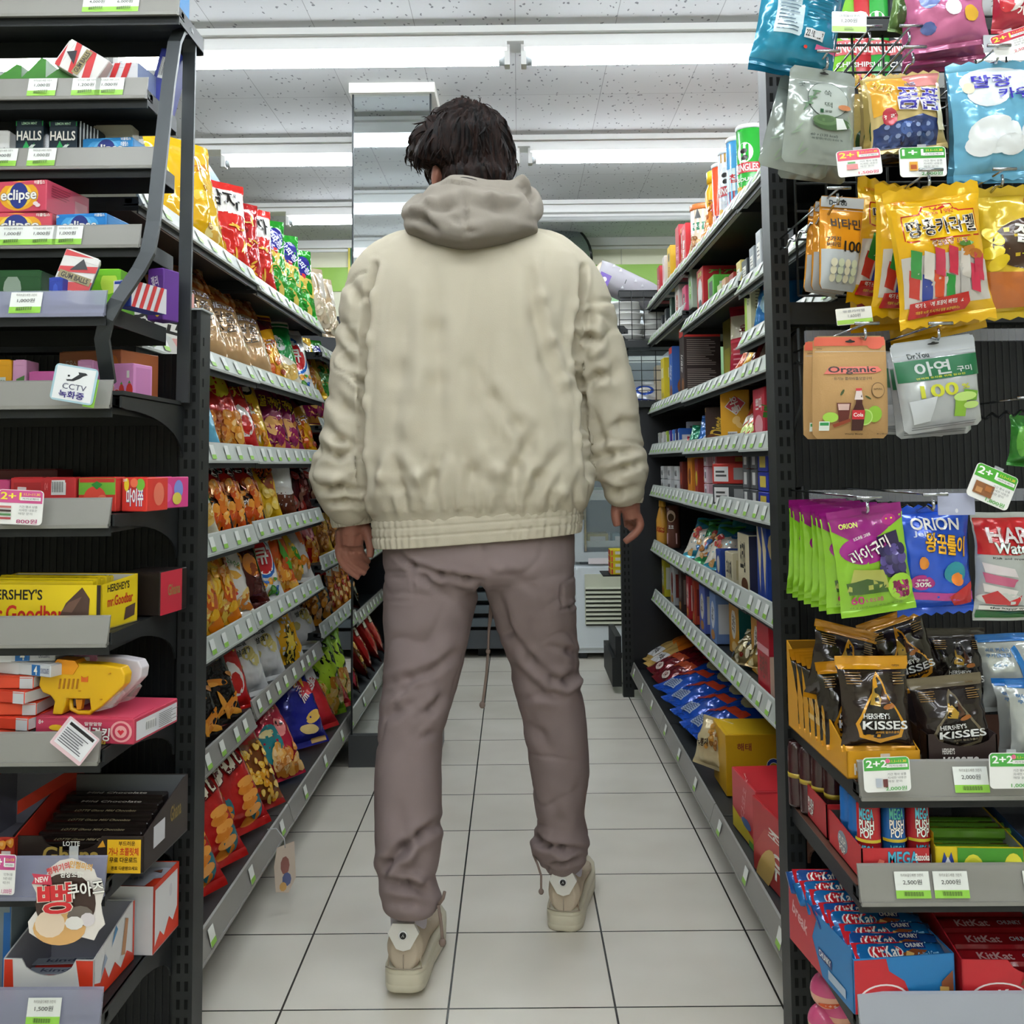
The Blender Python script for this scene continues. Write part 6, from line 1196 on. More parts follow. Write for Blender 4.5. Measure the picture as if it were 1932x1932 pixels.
RB('pinkb', 1312, .15, .17, .085, '#cf8f8c', 8, 'pink biscuit carton with picture lid', [B(-.9, .1, .9, .9, '#d8a09c')], [B(-.9, .1, .9, .8, '#dba8a2'), T('웨하스', -.5, .6, .5, .3, '#8a3a2a')] + lines(0, .2, .9, .8, 6, '#8a5a5a'), [E(.2, .3, .7, .4, '#7d4a1e'), B(-.9, .6, .9, .95, '#b5322a')], topc='#d79a96', dx=.04)
RG_('foil8', 1338, .12, .13, .05, '#cdbc93', 8, 'cream foil pack with brown biscuit picture', [N(.0, .4, .9, .9, 14, .12, ['#8a5a24', '#c08a3a'], 'blob', 3), T('누룽지', -.2, .45, .8, .15, '#2a1a12', 10, .03)], yaw=-60, lean=20, dx=-.03, dz=.03)
for i, px in enumerate((1296, 1280, 1264, 1250)):
    RG_('bluebig', px, .22, .36, .07, '#1a4fb8', 8, 'big blue snack bag lying flat, %s of four' % ORD[4][i], [B(-.7, .08, .2, .2, '#a9b8cf')] + [B(-.65, .09 + .02 * k, .15, .10 + .02 * k, '#5a6a90') for k in range(5)] + [P([(-.9, .3), (.9, .5), (.9, .4), (-.9, .24)], '#c8452a'), E(.2, .6, .5, .1, '#d8cf9a')], yaw=-84 + i * 3, lean=74, dz=.02 + .0 * i, dx=-.02, top=.05)
for i, px in enumerate((1238, 1227)):
    RG_('maroon', px, .2, .34, .07, '#6d1620', 8, 'maroon snack bag lying flat, %s of two' % ORD[2][i], [E(0, .12, .4, .05, '#e8dcd0'), T('한과', 0, .12, .5, .05, '#8a1420'), P([(-.9, .3), (.9, .45), (.9, .35), (-.9, .2)], '#c4502a'), E(.2, .65, .5, .08, '#b03038')], yaw=-84, lean=72, dz=.02, dx=-.02, top=.05)
for i, px in enumerate((1222, 1214, 1207)):
    RG_('ochre', px, .17, .28, .05, '#c9a45c', 8, 'pale gold and orange pouch lying, %s of three' % ORD[3][i], [P([(.97, .9), (.97, .4), (-.97, .6), (-.97, .9)], '#d8731f'), B(-.6, .1, .7, .3, '#d9dadb'), T('약과', 0, .2, .8, .1, '#3a2a1a')], yaw=-76, lean=66, dz=.03, dx=-.01)
# goods at the far end cap: white paper roll pack, bowls, yellow cartons
rp = thing('paper_roll_pack', 'white wrapped paper pack with purple badge lying on wire shelf top', 'paper roll pack', PY(1182, 536, 4.36) + Vector((.0, .06, 0)), (0, R(24), R(10)))
mb = MB(); rg = []
for i in range(9):
    x = -.14 + .035 * i; k = 1 if 0 < i < 8 else .9
    rg.append([Vector((x, .07 * math.copysign(abs(cos(t)) ** .7, cos(t)) * k, .062 * math.copysign(abs(sin(t)) ** .7, sin(t)) * k + .002 * noise.noise(Vector((i, t, 0))))) for t in [2 * pi * q / 20 for q in range(20)]])
mb.rings(rg, M('#96949a', 'cloth')); stamp(mb, [B(-.95, .05, -.6, .45, '#4a2a86'), S(-.77, .3, .1, .16, 8, '#4a2a86', .7), E(-.77, .25, .07, .08, '#e8e4ee')] + [P([(x, y), (x + .09, y + .04), (x + .02, y + .12)], '#b4b4ba') for x, y in ((-.7, .75), (-.45, .7), (.1, .6), (.35, .55), (.6, .35), (-.2, .2), (.2, .2))] + [B(-.15, .4, -.13, .55, '#333333')], .28, .13, lambda x, z_, o: Vector((x, -.0705 - o, z_ - .062)), 'gloss')
mb.build('wrapper', rp); mb = MB(); mb.rings([[Vector((-.141 - .015 * q, .06 * (1 - q * .8) * cos(2 * pi * k / 16), .055 * (1 - q * .8) * sin(2 * pi * k / 16))) for k in range(16)] for q in (0, .5, 1)], M('#c9b9a4', 'film')); mb.build('gathered_end', rp)
bp_ = [(.066, .062), (.064, .06)]
def bowl():
    mb = MB(); mb.lathe([(.042, 0), (.05, .004), (.062, .048), (.068, .05), (.068, .054), (.06, .054), (.048, .01)], M('#d4d4d0', 'film'), 28, cap=False); return mb.mesh('noodle_bowl')
bw = bowl(); lid = MB().lathe([(.069, .052), (.069, .056), (.001, .057)], M('#e4e4e2', 'gloss'), 28).mesh('lid')
for j, (x, n_, yy) in enumerate(((.60, 5, 4.43), (.475, 4, 4.43), (.54, 2, 4.57))):
    for k in range(n_):
        o = obj('noodle_bowl', bw, None, (x, yy, gz(655) + .0045 + k * .047), None, 'white lidded bowl, %s of %s stack in wire shelf' % (['bottom', 'second', 'third', 'fourth', 'top'][k], ['right', 'left', 'rear'][j]), 'bowl', 'bowls in the wire shelf'); obj('bowl_lid', lid, o)
put_bag(bag('white_blue_bag', .15, .11, .09, '#d8dde2', [P([(-.97, .3), (.97, .2), (.97, .03), (-.97, .03)], '#1f3a9a'), E(0, .6, .6, .2, '#2a52b8'), E(0, .6, .4, .12, W_)], 3), (.54, 4.43, gz(768) + .006), (R(-8), 0, 0), 'white and blue wrapped bag on lower wire shelf at far right')
for k in range(4):
    bx = carton('yellow_far', .07, .10, .025, '#d8c61c', [B(-.4, .25, .6, .75, '#d8d4c8'), B(-.9, .1, -.7, .9, '#c4402a')], (), [B(-.95, .1, .95, .9, '#c2452a')])
    put_box(bx, (.418, 4.42, PY(1150, 1085, 4.4).z + k * .0262), (0, 0, 0), 'small yellow carton in pile beside fridge, %s' % ['bottom', 'second', 'third', 'top'][k], group='yellow cartons by the fridge')
MB().box(.35, .425, 4.40, 4.60, PY(1150, 1085, 4.4).z - .006, PY(1150, 1085, 4.4).z - .002, SHELF).build('side_shelf', END_P, loc=(0, -4.375, 0))
# ================================================================ end racks facing the camera
def FB(key, x0, x1, ytop, d, z, depth, base, label, front=(), right=(), top=(), yaw=0, left=(), kind='card', topc=None, side=None, name='candy_box', group=None, roll=0, cat='box', dz=0):
    """carton facing the camera: width and top read at depth d, standing at height z"""
    a, b_ = PY(x0, ytop, d), PY(x1, ytop, d); w = (b_.x - a.x); h = a.z - z - dz
    ms = carton('end_' + key, w, depth, h, base, front, right, left, top, kind=kind, topc=topc, side=side)
    c = Vector(((a.x + b_.x) / 2, d, z + .001 + dz)); return put_box(ms, c, (0, R(roll), R(yaw)), label, name, cat, group)
# ---- left rack, bottom tier: white and red chocolate trays
z = LE[11] + .001
x0 = PY(5, 1740, 1.46).x; x1 = PY(180, 1740, 1.46).x
kd = lambda: [P([(-.98, 0), (-.98, .3), (-.7, .22), (-.5, .4), (-.3, .15), (0, .3), (.3, .1), (.6, .28), (.98, .1), (.98, 0)], '#cf3418')]
t1 = tray(.128, .13, .085, .058, '#dcdcdf', '#9a9aa8', [P([(-.98, .98), (-.98, 0), (-.75, 0), (-.8, .98)], '#cf3418'), P([(.6, .98), (.75, 0), (.98, 0), (.98, .98)], '#cf3418')], kd() + [B(.9, 0, .98, 1, '#cf3418'), P([(.3, .3), (.5, .85), (.65, .8), (.5, .25)], '#b8845c'), P([(-.2, .6), (.1, .8), (.0, .9)], '#4a8ac0'), P([(-.7, .3), (-.4, .5), (-.5, .6)], '#9aa8c0')], (), ((x0 + x1) / 2, 1.462, z), (0, 0, R(-3)), 'open white and red chocolate display box on lowest left shelf', notch=(.2, .8, .022))
for k in range(3):
    mb = MB(); mb.cbox(-.048, .048, -.012, .012, 0, .012, M('#b5271f', 'film'), .004); mb.cbox(-.05, .05, -.006, .013, .0121, .0135, M('#aab0be', 'film'), .0005)
    stamp(mb, [T('kinder', 0, .5, 1.4, .5, '#5a6076', 0, .02)], .09, .018, lambda x, z_, o: Vector((x, -.005 + z_, .0136 + o)), 'gloss')
    mb.build('chocolate_bar', loc=((x0 + x1) / 2 - .004 * k, 1.485 + .03 * k, z + .003), rot=(0, 0, R(3 * k - 3)), label='wrapped red and silver chocolate bar, %s in open white box' % ['front', 'middle', 'rear'][k], cat='chocolate bar', group='bars in the white display box')
tray(.072, .10, .10, .10, '#cf3418', '#cfcfd6', [B(-.98, 0, .98, 1, '#d8d8dc')], [P([(-.9, .1), (-.9, .92), (.85, .92), (.85, .35), (.5, .2), (.2, .32), (-.2, .12), (-.5, .25)], '#dedee2'), E(.3, .7, .12, .1, '#cfcfd6', 12)], (), (PY(246, 1700, 1.60).x, 1.60, z), (0, 0, R(-3)), 'red and white chocolate box behind the open white one', slope=False)
mb = MB(); mb.cbox(-.032, .032, 0, .09, 0, .004, M('#b9bcc9', 'card'), .001); stamp(mb, [P([(0, .1), (.4, .2), (.5, .5), (.9, .55), (.95, .05)], '#cf3418'), T('초콜릿', -.4, .5, .7, .12, '#5a70a0', 20), P([(.1, .8), (.5, .9), (.6, .75)], '#6a3420')], .064, .09, lambda x, z_, o: Vector((x, z_, .004 + o)), 'card')
mb.build('lid_card', loc=(PY(246, 1700, 1.60).x, 1.604, z + .088), rot=(0, 0, R(-3)), label='printed inner lid lying in the red and white chocolate box', cat='box lid')
FB('blue', -40, 22, 1700, 1.5, z, .1, '#7d8a94', 'grey and blue carton cut off at the left edge, lowest tier', [B(.55, 0, .98, 1, '#1f66b0')])
# second tier: dark chocolate display box
z = LE[10] + .001; xa, xb = PY(20, 1600, 1.46).x, PY(272, 1600, 1.46).x
tray(xb - xa, .17, .085, .05, '#241a17', '#5d6064', [T('LOTTE', -.1, .8, .25, .12, W_), T('Ghana', -.1, .5, .85, .42, '#b0954a', 0, .03), P([(.3, .7), (.38, .9), (.42, .72)], '#d99a2a'), B(.45, .02, .96, .92, '#e0b01f'), T('가나 초콜릿체', .7, .6, .45, .2, '#c22a1a', 0, .03), T('부드러운', .75, .82, .25, .12, '#5a3a10'), T('무료 다운로드', .7, .38, .42, .14, '#3a2a10', 0, .02), T('폰트 다운받으세요', .72, .16, .4, .1, '#3a2a10')],
     [B(-.6, .25, -.1, .6, '#c9c9cf'), T('Ghana', .4, .55, .5, .25, '#8a7436', 0, .02)], (), ((xa + xb) / 2, 1.462, z), (0, 0, R(-2)), 'dark brown chocolate display box with yellow sticker on left rack', notch=(.22, .68, .02))
for k in range(6):
    mb = MB(); mb.cbox(-.075, .075, -.010, .012, 0, .034 + .006 * k, M('#1a1311', 'gloss'), .002)
    stamp(mb, [T('LOTTE Ghana Mild Chocolate' if k < 4 else 'Mild Chocolate', 0, .5, 1.3, .45, '#a89a78' if k < 4 else '#cfcac0', 0, .01)], .14, .018, (lambda kk: lambda x, z_, o: Vector((x, -.008 + z_, .034 + .006 * kk + o)))(k), 'gloss')
    stamp(mb, [E(.8, .6, .12, .2, '#c98a24', 10)], .14, .03, lambda x, z_, o: Vector((x, -.010 - o, z_)), 'gloss')
    mb.build('chocolate_bar', loc=((xa + xb) / 2 + .002, 1.485 + .022 * k, z + .003), rot=(0, 0, R(-2)), label='black and gold chocolate carton, %s in dark display box' % ['front', 'second', 'third', 'fourth', 'fifth', 'rear'][k], cat='chocolate bar', group='bars in the dark display box')
tray(.11, .2, .10, .05, '#a8291c', '#8c8a98', [N(-.9, .1, .9, .9, 8, .1, ['#d88a2a'], 'blob', 2)], [B(-.98, .8, .98, .98, '#c23a26')], (), (PY(-45, 1600, 1.46).x, 1.462, z), (0, 0, R(-3)), 'red open display box at the left edge beside dark chocolate box')
# third tier: stacked wafer cartons, red target box, toy water guns
z = LE[9] + .001
for k in range(7):
    c, rr = [('#d4432a', 2), ('#cf3d26', -2), ('#d84a2c', 3), ('#d0402a', -3), ('#d4482c', 2), ('#cfd2d8', -5), ('#d3d5da', 4)][k]
    ms = carton('wafer%d' % k, .10, .10, .0165, c, [B(.6, 0, .98, 1, '#c9cbd0')] if k < 5 else [B(-.98, .0, -.2, .98, '#d9dbe0'), B(.3 if k == 5 else -.1, .05, .62 if k == 5 else .3, .95, '#1f6ab0'), T('4', .45 if k == 5 else .1, .5, .12, .7, W_, 0, .04), T('CHOCOLATE', .8 if k == 5 else .7, .5, .3, .4, '#6a6f90')], side='#cfd1d4', topc='#d9dade' if k > 4 else None)
    put_box(ms, (PY(-8 if k < 5 else 34, 1300, 1.47).x + .004 * (k % 3), 1.47, z + k * .0185), (0, 0, R(rr * 3 - 8)), '%s thin wafer carton, %s in stack at left edge' % ('orange-red' if k < 5 else 'white and blue', ['bottom', 'second', 'third', 'fourth', 'fifth', 'sixth', 'top'][k]), 'wafer_box', group='stacked wafer cartons')
zt_ = PY(150, 1355, 1.46).z; ms = carton('target', .148, .13, zt_ - z, '#b83a52', [B(-.98, .5, .98, .98, '#c23f5c'), T('8+', -.88, .8, .1, .16, W_), E(.75, .5, .22, .42, '#e0a0a0', 24), E(.75, .5, .17, .34, '#b83a52', 24), E(.75, .5, .12, .24, '#e0a0a0', 24), P([(.75, .35), (.68, .52), (.72, .58), (.75, .53), (.78, .58), (.82, .52)], '#c22a3a'), T('저격킹', .25, .4, .55, .5, W_, -3, .06, '#5a1024', .1), T('말랑말랑', .2, .78, .35, .14, W_, 0, .02), E(-.55, .6, .15, .12, '#e3b52a', 12), T('6개입', .3, .08, .3, .14, '#e8cf4a', 0, .03)],
     [B(-.9, .1, .95, .85, '#dcdde2')] + barcode(-.5, .3, -.1, .7) + lines(.0, .2, .9, .8, 8, '#55575c'), (), (), topc='#c2405a')
put_box(ms, (PY(158, 1370, 1.47).x + .004, 1.462, z), (0, 0, R(-8)), 'flat crimson toy candy box with target print under toy guns', 'toy_box')
gun = thing('toy_water_gun', 'yellow and orange toy water gun lying on crimson box', 'toy gun', (PY(164, 1350, 1.485).x, 1.478, zt_ + .0025), (0, 0, R(-6)))
def gunparts(g, c1, c2, sc=1.0, deco=True):
    body = [(-.062, .052), (-.064, .040), (-.058, .030), (-.046, .026), (-.040, .018), (-.043, .0), (-.028, .0), (-.024, .012), (-.022, .022), (.012, .022), (.014, .006), (.018, .004), (.03, .012), (.05, .030), (.062, .042), (.064, .056), (.058, .066), (.03, .070), (-.04, .072), (-.056, .066)]
    mb = MB(); mb.prism([(a * sc, b_ * sc) for a, b_ in body], 'y', -.011, .011, M(c1, 'plastic')); gb = mb.build('gun_body', g)
    m_ = gb.modifiers.new('round', 'BEVEL'); m_.width = .005; m_.segments = 3
    mb = MB(); mb.prism([(a * sc, b_ * sc) for a, b_ in [(-.042, .070), (-.040, .056), (-.012, .056), (-.004, .068), (-.010, .075), (-.036, .077)]], 'y', -.0125, .0125, M(c2, 'plastic')); mb.build('water_cap', g)
    mb = MB(); mb.tube([(-.022 * sc, 0, .021 * sc), (-.020 * sc, 0, .006 * sc), (-.008 * sc, 0, .001), (.008 * sc, 0, .001), (.016 * sc, 0, .008 * sc), (.014 * sc, 0, .021 * sc)], .0035, M(c1, 'plastic'), 8); mb.build('trigger_guard', g)
    MB().prism([(-.012, .020), (-.010, .006), (-.004, .006), (-.002, .020)], 'y', -.004, .004, M(c2, 'plastic')).build('trigger', g)
    if deco:
        mb = MB()
        for k in range(5): mb.prism([(-.034 + k * .0065, .036), (-.032 + k * .0065, .050), (-.0295 + k * .0065, .050), (-.0315 + k * .0065, .036)], 'y', -.0122, -.0116, M('#a86a08', 'plastic'))
        for x, z_ in ((-.054, .052), (.042, .058), (.03, .022), (-.002, .033)): mb.lathe([(.002, 0), (.0016, .0008)], M('#c98a10', 'plastic'), 10, (x, -.012, z_))
        mb.prism([(.0, .046), (.0, .054), (.003, .052), (.007, .052), (.010, .054), (.010, .046)], 'y', -.0122, -.0117, M('#d0601a', 'plastic')); mb.build('side_vents', g)
    mb = MB(); mb.prism([(.016, .020), (.05, .034), (.056, .028), (.044, .010), (.02, .004)], 'y', -.007, .007, mglass('clear_plastic', '#d9cfcf', .1, .35)); mb.build('water_tank', g)
gunparts(gun, '#dfae12', '#e09010')
g2_ = thing('toy_water_gun', 'white and pink toy water gun behind the yellow one', 'toy gun', (PY(196, 1340, 1.525).x, 1.525, zt_ + .0025), (0, 0, R(-10)))
gunparts(g2_, '#d3cdd3', '#d99ac4', 1.02, False)
card('tilted_label', 104, 1366, 178, 1430, 1.405, 38, 'white tilted price label stuck on left rack third tier rail', '#e3c3cb', art=[B(-.85, .12, .9, .95, '#e9e9ee')] + [B(-.75, .8, .8, .9, '#1d1d22')] + lines(-.75, .2, .8, .75, 7, '#4a4a55'), rc=.05, cat='label')
# fourth tier: yellow bars and dark box
z = LE[8] + .001; xa, xb = PY(-60, 1100, 1.47).x, PY(200, 1100, 1.47).x
zt_ = PY(100, 1095, 1.47).z
goodbar = [T("HERSHEY'S", -.35, .78, .85, .22, '#1a1410', 0, .03), T('mr.Goodbar', -.2, .36, 1.25, .36, '#b8261a', 0, .02), P([(.35, .3), (.8, .2), (.82, .7), (.7, .95), (.45, .6)], '#4a352e'), P([(.38, .42), (.55, .4), (.7, .75), (.5, .62)], '#6a4e42')]
tray(xb - xa, .10, zt_ - z - .0, zt_ - z - .006, '#dfc318', '#cfcfcc', goodbar + [B(.93, 0, .99, 1, '#2a1c18')], [T("HERSHEY'S", -.1, .82, 1.2, .15, '#1a1410', 0, .03), T('mr.Goodbar', 0, .55, 1.4, .2, '#b8261a', 0, .02), P([(.2, .1), (.8, .15), (.85, .4), (.3, .35)], '#4a352e')], (), ((xa + xb) / 2, 1.472, z), (0, 0, R(-8)), 'yellow chocolate bar display box on the left rack', slope=False)
for k in range(5):
    mb = MB(); mb.cbox(-.085, .085, -.006, .006, 0, zt_ - z - .004 + .002 * (k % 2), M('#d9bd1c', 'film'), .002); stamp(mb, goodbar[:2], .17, .06, lambda x, z_, o: Vector((x, -.006 - o, z_)), 'gloss')
    mb.build('chocolate_bar', loc=((xa + xb) / 2 - .004, 1.486 + .016 * k, z + .003), rot=(0, 0, R(-8)), label='yellow wrapped chocolate bar, %s in yellow display box' % ['front', 'second', 'third', 'fourth', 'rear'][k], cat='chocolate bar', group='bars in the yellow display box')
FB('dark', 222, 305, 1082, 1.60, z, .09, '#1c1412', 'dark brown chocolate carton with red end beside the post', [T('Ghana', -.55, .5, .5, .4, '#8a7a44', 0, .02), E(-.4, .8, .15, .08, '#5a4a2a')], [B(-.98, .0, .6, 1, '#b5283a'), T('Ghana', .0, .55, .9, .25, '#8a7a44', 0, .02)], yaw=-8)
# fifth tier: red and pink chewy candy boxes
z = LE[7] + .001
FB('ch1', 145, 222, 903, 1.50, z, .06, '#c2352c', 'red strawberry candy carton on left rack, green print', [B(-.98, .5, .98, .98, '#6fae3a'), E(-.1, .4, .6, .35, '#d8483a'), P([(-.3, .8), (0, .65), (.3, .8), (0, .9)], '#2f8a3a'), E(.3, .3, .3, .2, '#e3705c')], [B(-.9, .1, .9, .9, '#c9403a')], yaw=-10)
FB('ch2', 228, 280, 903, 1.50, z, .06, '#c8322a', 'red candy carton with bold white lettering on left rack', [T('마이쮸', .05, .42, 1.3, .5, W_, 0, .07, '#3a5ab0', .12), E(-.6, .8, .2, .2, '#e3c22a', 10), E(.5, .8, .35, .18, '#6fae3a', 12), E(.0, .85, .3, .14, '#e06a4a', 12), T('CROWN', -.7, .93, .3, .08, W_)], [E(.1, .5, .5, .35, '#d8705a')], yaw=-10)
FB('ch3', 284, 300, 902, 1.585, z, .08, '#c93a80', 'magenta candy carton with peach print beside the post', [E(0, .5, .7, .35, '#e3a08a'), E(0, .4, .5, .25, '#e9b8d0')], [E(-.4, .5, .3, .3, '#d85a9a'), E(.3, .6, .3, .3, '#7a8ad0'), E(.2, .3, .3, .2, '#d0c050')], yaw=-16)
FB('ch4', 82, 143, 903, 1.50, z, .05, '#b92a2e', 'red flat candy carton with bar code on left rack', [B(-.5, .5, .4, .95, '#e6e6e6')] + barcode(-.48, .53, .35, .93) + [B(-.98, .0, .98, .42, '#d8a0b8'), T('22.07.21', .2, .2, 1.2, .2, '#4a3a44', 0, .0), T('04', -.75, .75, .2, .2, '#d86a6a')])
FB('ch5', 20, 84, 903, 1.51, z, .05, '#c02a30', 'plain red candy carton behind the pink promo card', [B(-.8, .5, .8, .9, '#a82228')])
FB('ch6', -50, 18, 908, 1.51, z, .05, '#c8467c', 'pink candy carton cut off at left edge, fifth tier', [B(-.8, .3, .8, .7, '#d87aa0')])
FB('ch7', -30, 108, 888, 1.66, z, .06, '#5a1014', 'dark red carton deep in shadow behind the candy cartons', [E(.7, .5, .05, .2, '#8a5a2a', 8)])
promo(-6, 924, 82, 990, 1.425, 3, '2+1', '#cf5a92', '800원', 'pink 2+1 promo card clipped to left rack fifth tier', [B(-.85, .12 + .1 * k, -.35, .18 + .1 * k, c) for k, c in enumerate(('#b04a52', '#5a8a5a', '#4a3a3a', '#c06a6a'))] if 0 else [B(-.85, .14, -.35, .2, '#b04a52'), B(-.85, .25, -.35, .31, '#5a8a5a'), B(-.85, .36, -.35, .42, '#4a3a3a'), B(-.85, .47, -.35, .53, '#c06a6a')], '#b03a72', '#f0e04a')
promo(-14, 1612, 30, 1688, 1.40, 2, '1+1', '#c2508a', '1,000원', 'pink-topped promo card cut off at left edge, second tier')
# shelf under the tilted rack
z = LE[6] + .001
FB('or1', 102, 238, 664, 1.61, z, .10, '#a8603a', 'orange-brown baby biscuit carton on the counter shelf', [T('도우스', -.6, .75, .35, .14, '#d8c0b0', 0, .03), E(.75, .5, .2, .4, '#c9722a')], [E(-.5, .4, .2, .2, '#d8a070', 9), T('S', .5, .3, .2, .2, W_, 0, .03)], yaw=-14)
FB('pk1', 146, 176, 681, 1.53, z, .03, '#c98ab8', 'small pink gum carton left of the bent bar', [B(-.8, .7, .8, .9, '#d8a0c8')])
FB('pk2', 200, 256, 688, 1.55, z, .05, '#d08ac0', 'pink strawberry gum carton right of the bent bar', [T('lla', -.4, .22, .7, .3, '#b82a3a', 0, .05, W_, .1), E(.1, .25, .2, .18, '#c8342a', 10), E(.7, .25, .25, .2, '#c8342a', 10), P([(.0, .42), (.1, .5), (.2, .42)], '#4a9a3a'), P([(.6, .45), (.7, .53), (.8, .45)], '#4a9a3a'), B(.5, .6, .7, .8, '#d8d8d0')], [B(-.8, .1, .8, .9, '#c07ab0')], yaw=-12)
FB('yl1', -30, 22, 681, 1.50, z, .04, '#d99a14', 'amber gum carton at left edge on the counter shelf', [B(-.2, .25, .6, .55, '#c9d3cc'), T('GUM', .2, .4, .6, .15, '#4a6a5a')])
FB('pk3', 24, 50, 681, 1.50, z, .04, '#cf96bc', 'pink gum carton with green leaf label at left', [P([(-.6, .15), (.7, .3), (.8, .6), (-.4, .5)], '#4a7a3a'), T('FRUIT', .1, .38, 1.1, .12, W_, 8)])
FB('pk4', 54, 110, 703, 1.50, z, .04, '#c25a9a', 'long magenta gum carton behind the camera sign', [lines(-.8, .2, .8, .8, 4, '#cf7ab0')[0]])
# camera notice sign
card('camera_sign', 98, 690, 182, 760, 1.41, 10, 'white rounded camera notice sign clipped to the counter shelf rail', '#a9c9d6', [B(-.9, .05, .9, .95, '#e9ebee'), P([(-.15, .62), (.15, .78), (.1, .84), (.45, .84), (.55, .8), (.35, .74), (.2, .66), (-.05, .58), (-.35, .56), (-.4, .6), (-.2, .62)], '#2b2d33'), B(-.35, .68, -.25, .73, '#2b2d33'), T('CCTV', .05, .42, 1.1, .15, '#3a3a5a', 0, .0), T('녹화중', -.02, .2, 1.15, .19, '#3b2f7a', 0, .03)], rc=.12, cat='sign')
MB().box(-.008, .008, .002, .0025, -.028, .012, TAGG).build('green_backing', bpy.data.objects['camera_sign'], loc=(.024, 0, 0))
# tilted counter rack tiers
z = LE[5] + .001; st_ = lambda w0: [P([(-.98 + k, 0), (-.78 + k, 0), (-.38 + k, 1), (-.58 + k, 1)], '#b8252a') for k in (0, .4, .8, 1.2)]
FB('g5a', -20, 78, 512, 1.56, z, .06, '#1c4a24', 'dark green candy carton with pale round print, counter rack', [E(-.1, .6, .35, .3, '#8a9a8a', 12)])
FB('g5b', 120, 228, 510, 1.56, z, .06, '#6cb41f', 'bright lime candy carton with figure shapes, counter rack', [E(.6, .7, .3, .25, '#b8d84a', 12), P([(-.98, 0), (.2, 0), (.0, .5), (-.98, .4)], '#77777a')], topc='#86c83a')
FB('b5', 92, 118, 525, 1.47, z, .05, '#2a3f9a', 'small blue striped gum carton on the counter rack', [E(0, .5, .4, .3, '#3a55b8', 8)])
FB('s5', 212, 250, 530, 1.48, z, .09, '#2a3f94', 'blue and red striped gumball carton behind the bent bar', [P([(-.98, .2), (-.98, .98), (-.2, .98)], '#c6c6cc'), E(.2, .3, .2, .15, '#1a2760', 7)], [B(-.98, .0, .98, 1, '#d5d5da')] + st_(0), yaw=-14, topc='#c9c9d0')
FB('p5', 276, 312, 508, 1.62, z, .04, '#5a2a86', 'purple candy carton by the slotted post, counter rack', [T('젤리', -.1, .75, .8, .2, '#e6d8ea', 12, .03), E(.3, .25, .4, .2, '#d8b43a', 12)], [], yaw=-18)
def gumpack(loc, rot, label):
    ms = carton('gumpack', .05, .022, .075, '#d8d5d2', [P([(-.98, .1), (-.98, .28), (.98, .5), (.98, .32)], '#b8252a'), P([(-.98, .85), (-.98, .98), (.6, .98)], '#b8252a'), P([(-.98, .5), (-.98, .62), (.98, .84), (.98, .7)], '#b8252a'), B(-.9, .4, .9, .56, '#8a7d55'), T('GUM BALLS', 0, .48, 1.5, .1, K_, 0, .02), P([(-.4, .6), (.5, .72), (.1, .9)], '#1a1a22')], [B(-.9, .1, .9, .9, '#2a3a86')])
    return put_box(ms, loc, rot, label, 'gum_box')
gumpack((PY(122, 525, 1.48).x, 1.485, z + .012), (R(-6), R(18), R(20)), 'striped red and white gum carton standing tilted on counter rack')
z = LE[4] + .001
ecl = lambda c: [E(-.05, .52, .75, .48, '#e2a02a' if c else '#4aa0dc', 24), E(-.05, .52, .5, .4, '#eac84a' if c else '#6ab6e4', 24), E(-.05, .52, .36, .42, '#26347c', 24), T('eclipse', -.05, .5, 1.35, .42, W_, 0, .05, '#1a2560', .09), T('이클립스', .75, .92, .4, .12, W_, 0, .02)]
FB('ecl_lo', -30, 98, 404, 1.575, z, .05, '#c84a5a', 'lower pink and orange mint carton under the bigger one', ecl(1))
FB('ecl_bl', 103, 203, 405, 1.575, z, .10, '#1f78c0', 'blue mint carton on the counter rack fourth tier', ecl(0) + [T('8+', -.9, .9, .1, .1, W_)], [B(-.9, .5, .9, .9, '#2a86cc')], yaw=-6)
e_ = FB('ecl_hi', -14, 92, 343, 1.575, PY(10, 401, 1.575).z, .12, '#c2455c', 'big pink mint carton with round logo resting on another', ecl(1) + [E(.7, .18, .1, .06, '#ead8dc'), E(.62, .24, .1, .06, '#ead8dc')], [B(-.98, .0, .98, 1, '#c2455c'), B(.3, .1, .9, .7, '#c87a80')] + lines(-.8, .5, .2, .9, 5, '#8a2a3a'), yaw=-8)
z = LE[3] + .001
hal = [B(-.98, .86, .98, .98, '#2a8a4a'), T('LEMON MINT', 0, .92, 1.1, .06, '#bfe8c8'), T('HALLS', 0, .62, 1.75, .22, W_, 0, .05), P([(-.6, .2), (-.2, .5), (.1, .3), (.4, .45), (.2, .1)], '#2f9a55'), P([(-.7, .1), (-.4, .1), (.5, .4), (.2, .4)], '#c9d3cc'), E(.5, .15, .35, .12, '#c9d3cc')]
FB('hal1', 30, 82, 228, 1.63, z, .03, '#26323c', 'dark green and grey mint pack, left of two, counter rack', hal, kind='gloss', name='mint_pack')
FB('hal2', 93, 146, 229, 1.63, z, .03, '#26323c', 'dark green and grey mint pack, right of two, counter rack', hal, kind='gloss', name='mint_pack')
for k in range(6): FB('halr%d' % k, 148 + k * 6.4, 154 + k * 6.4, 230 + 3.2 * k, 1.632 + k * .004, z, .06, '#22262a', 'thin mint pack edge-on in row, %s from left' % ['first', 'second', 'third', 'fourth', 'fifth', 'sixth'][k], [B(.1, 0, .9, 1, '#b9bec2')], kind='gloss', name='mint_pack', group='edge-on mint packs')
FB('wh3', -20, 18, 248, 1.63, z, .06, '#dcdcdc', 'white mint carton cut off at left edge, counter rack', [T('k', .6, .3, .2, .3, K_, 0, .03)])
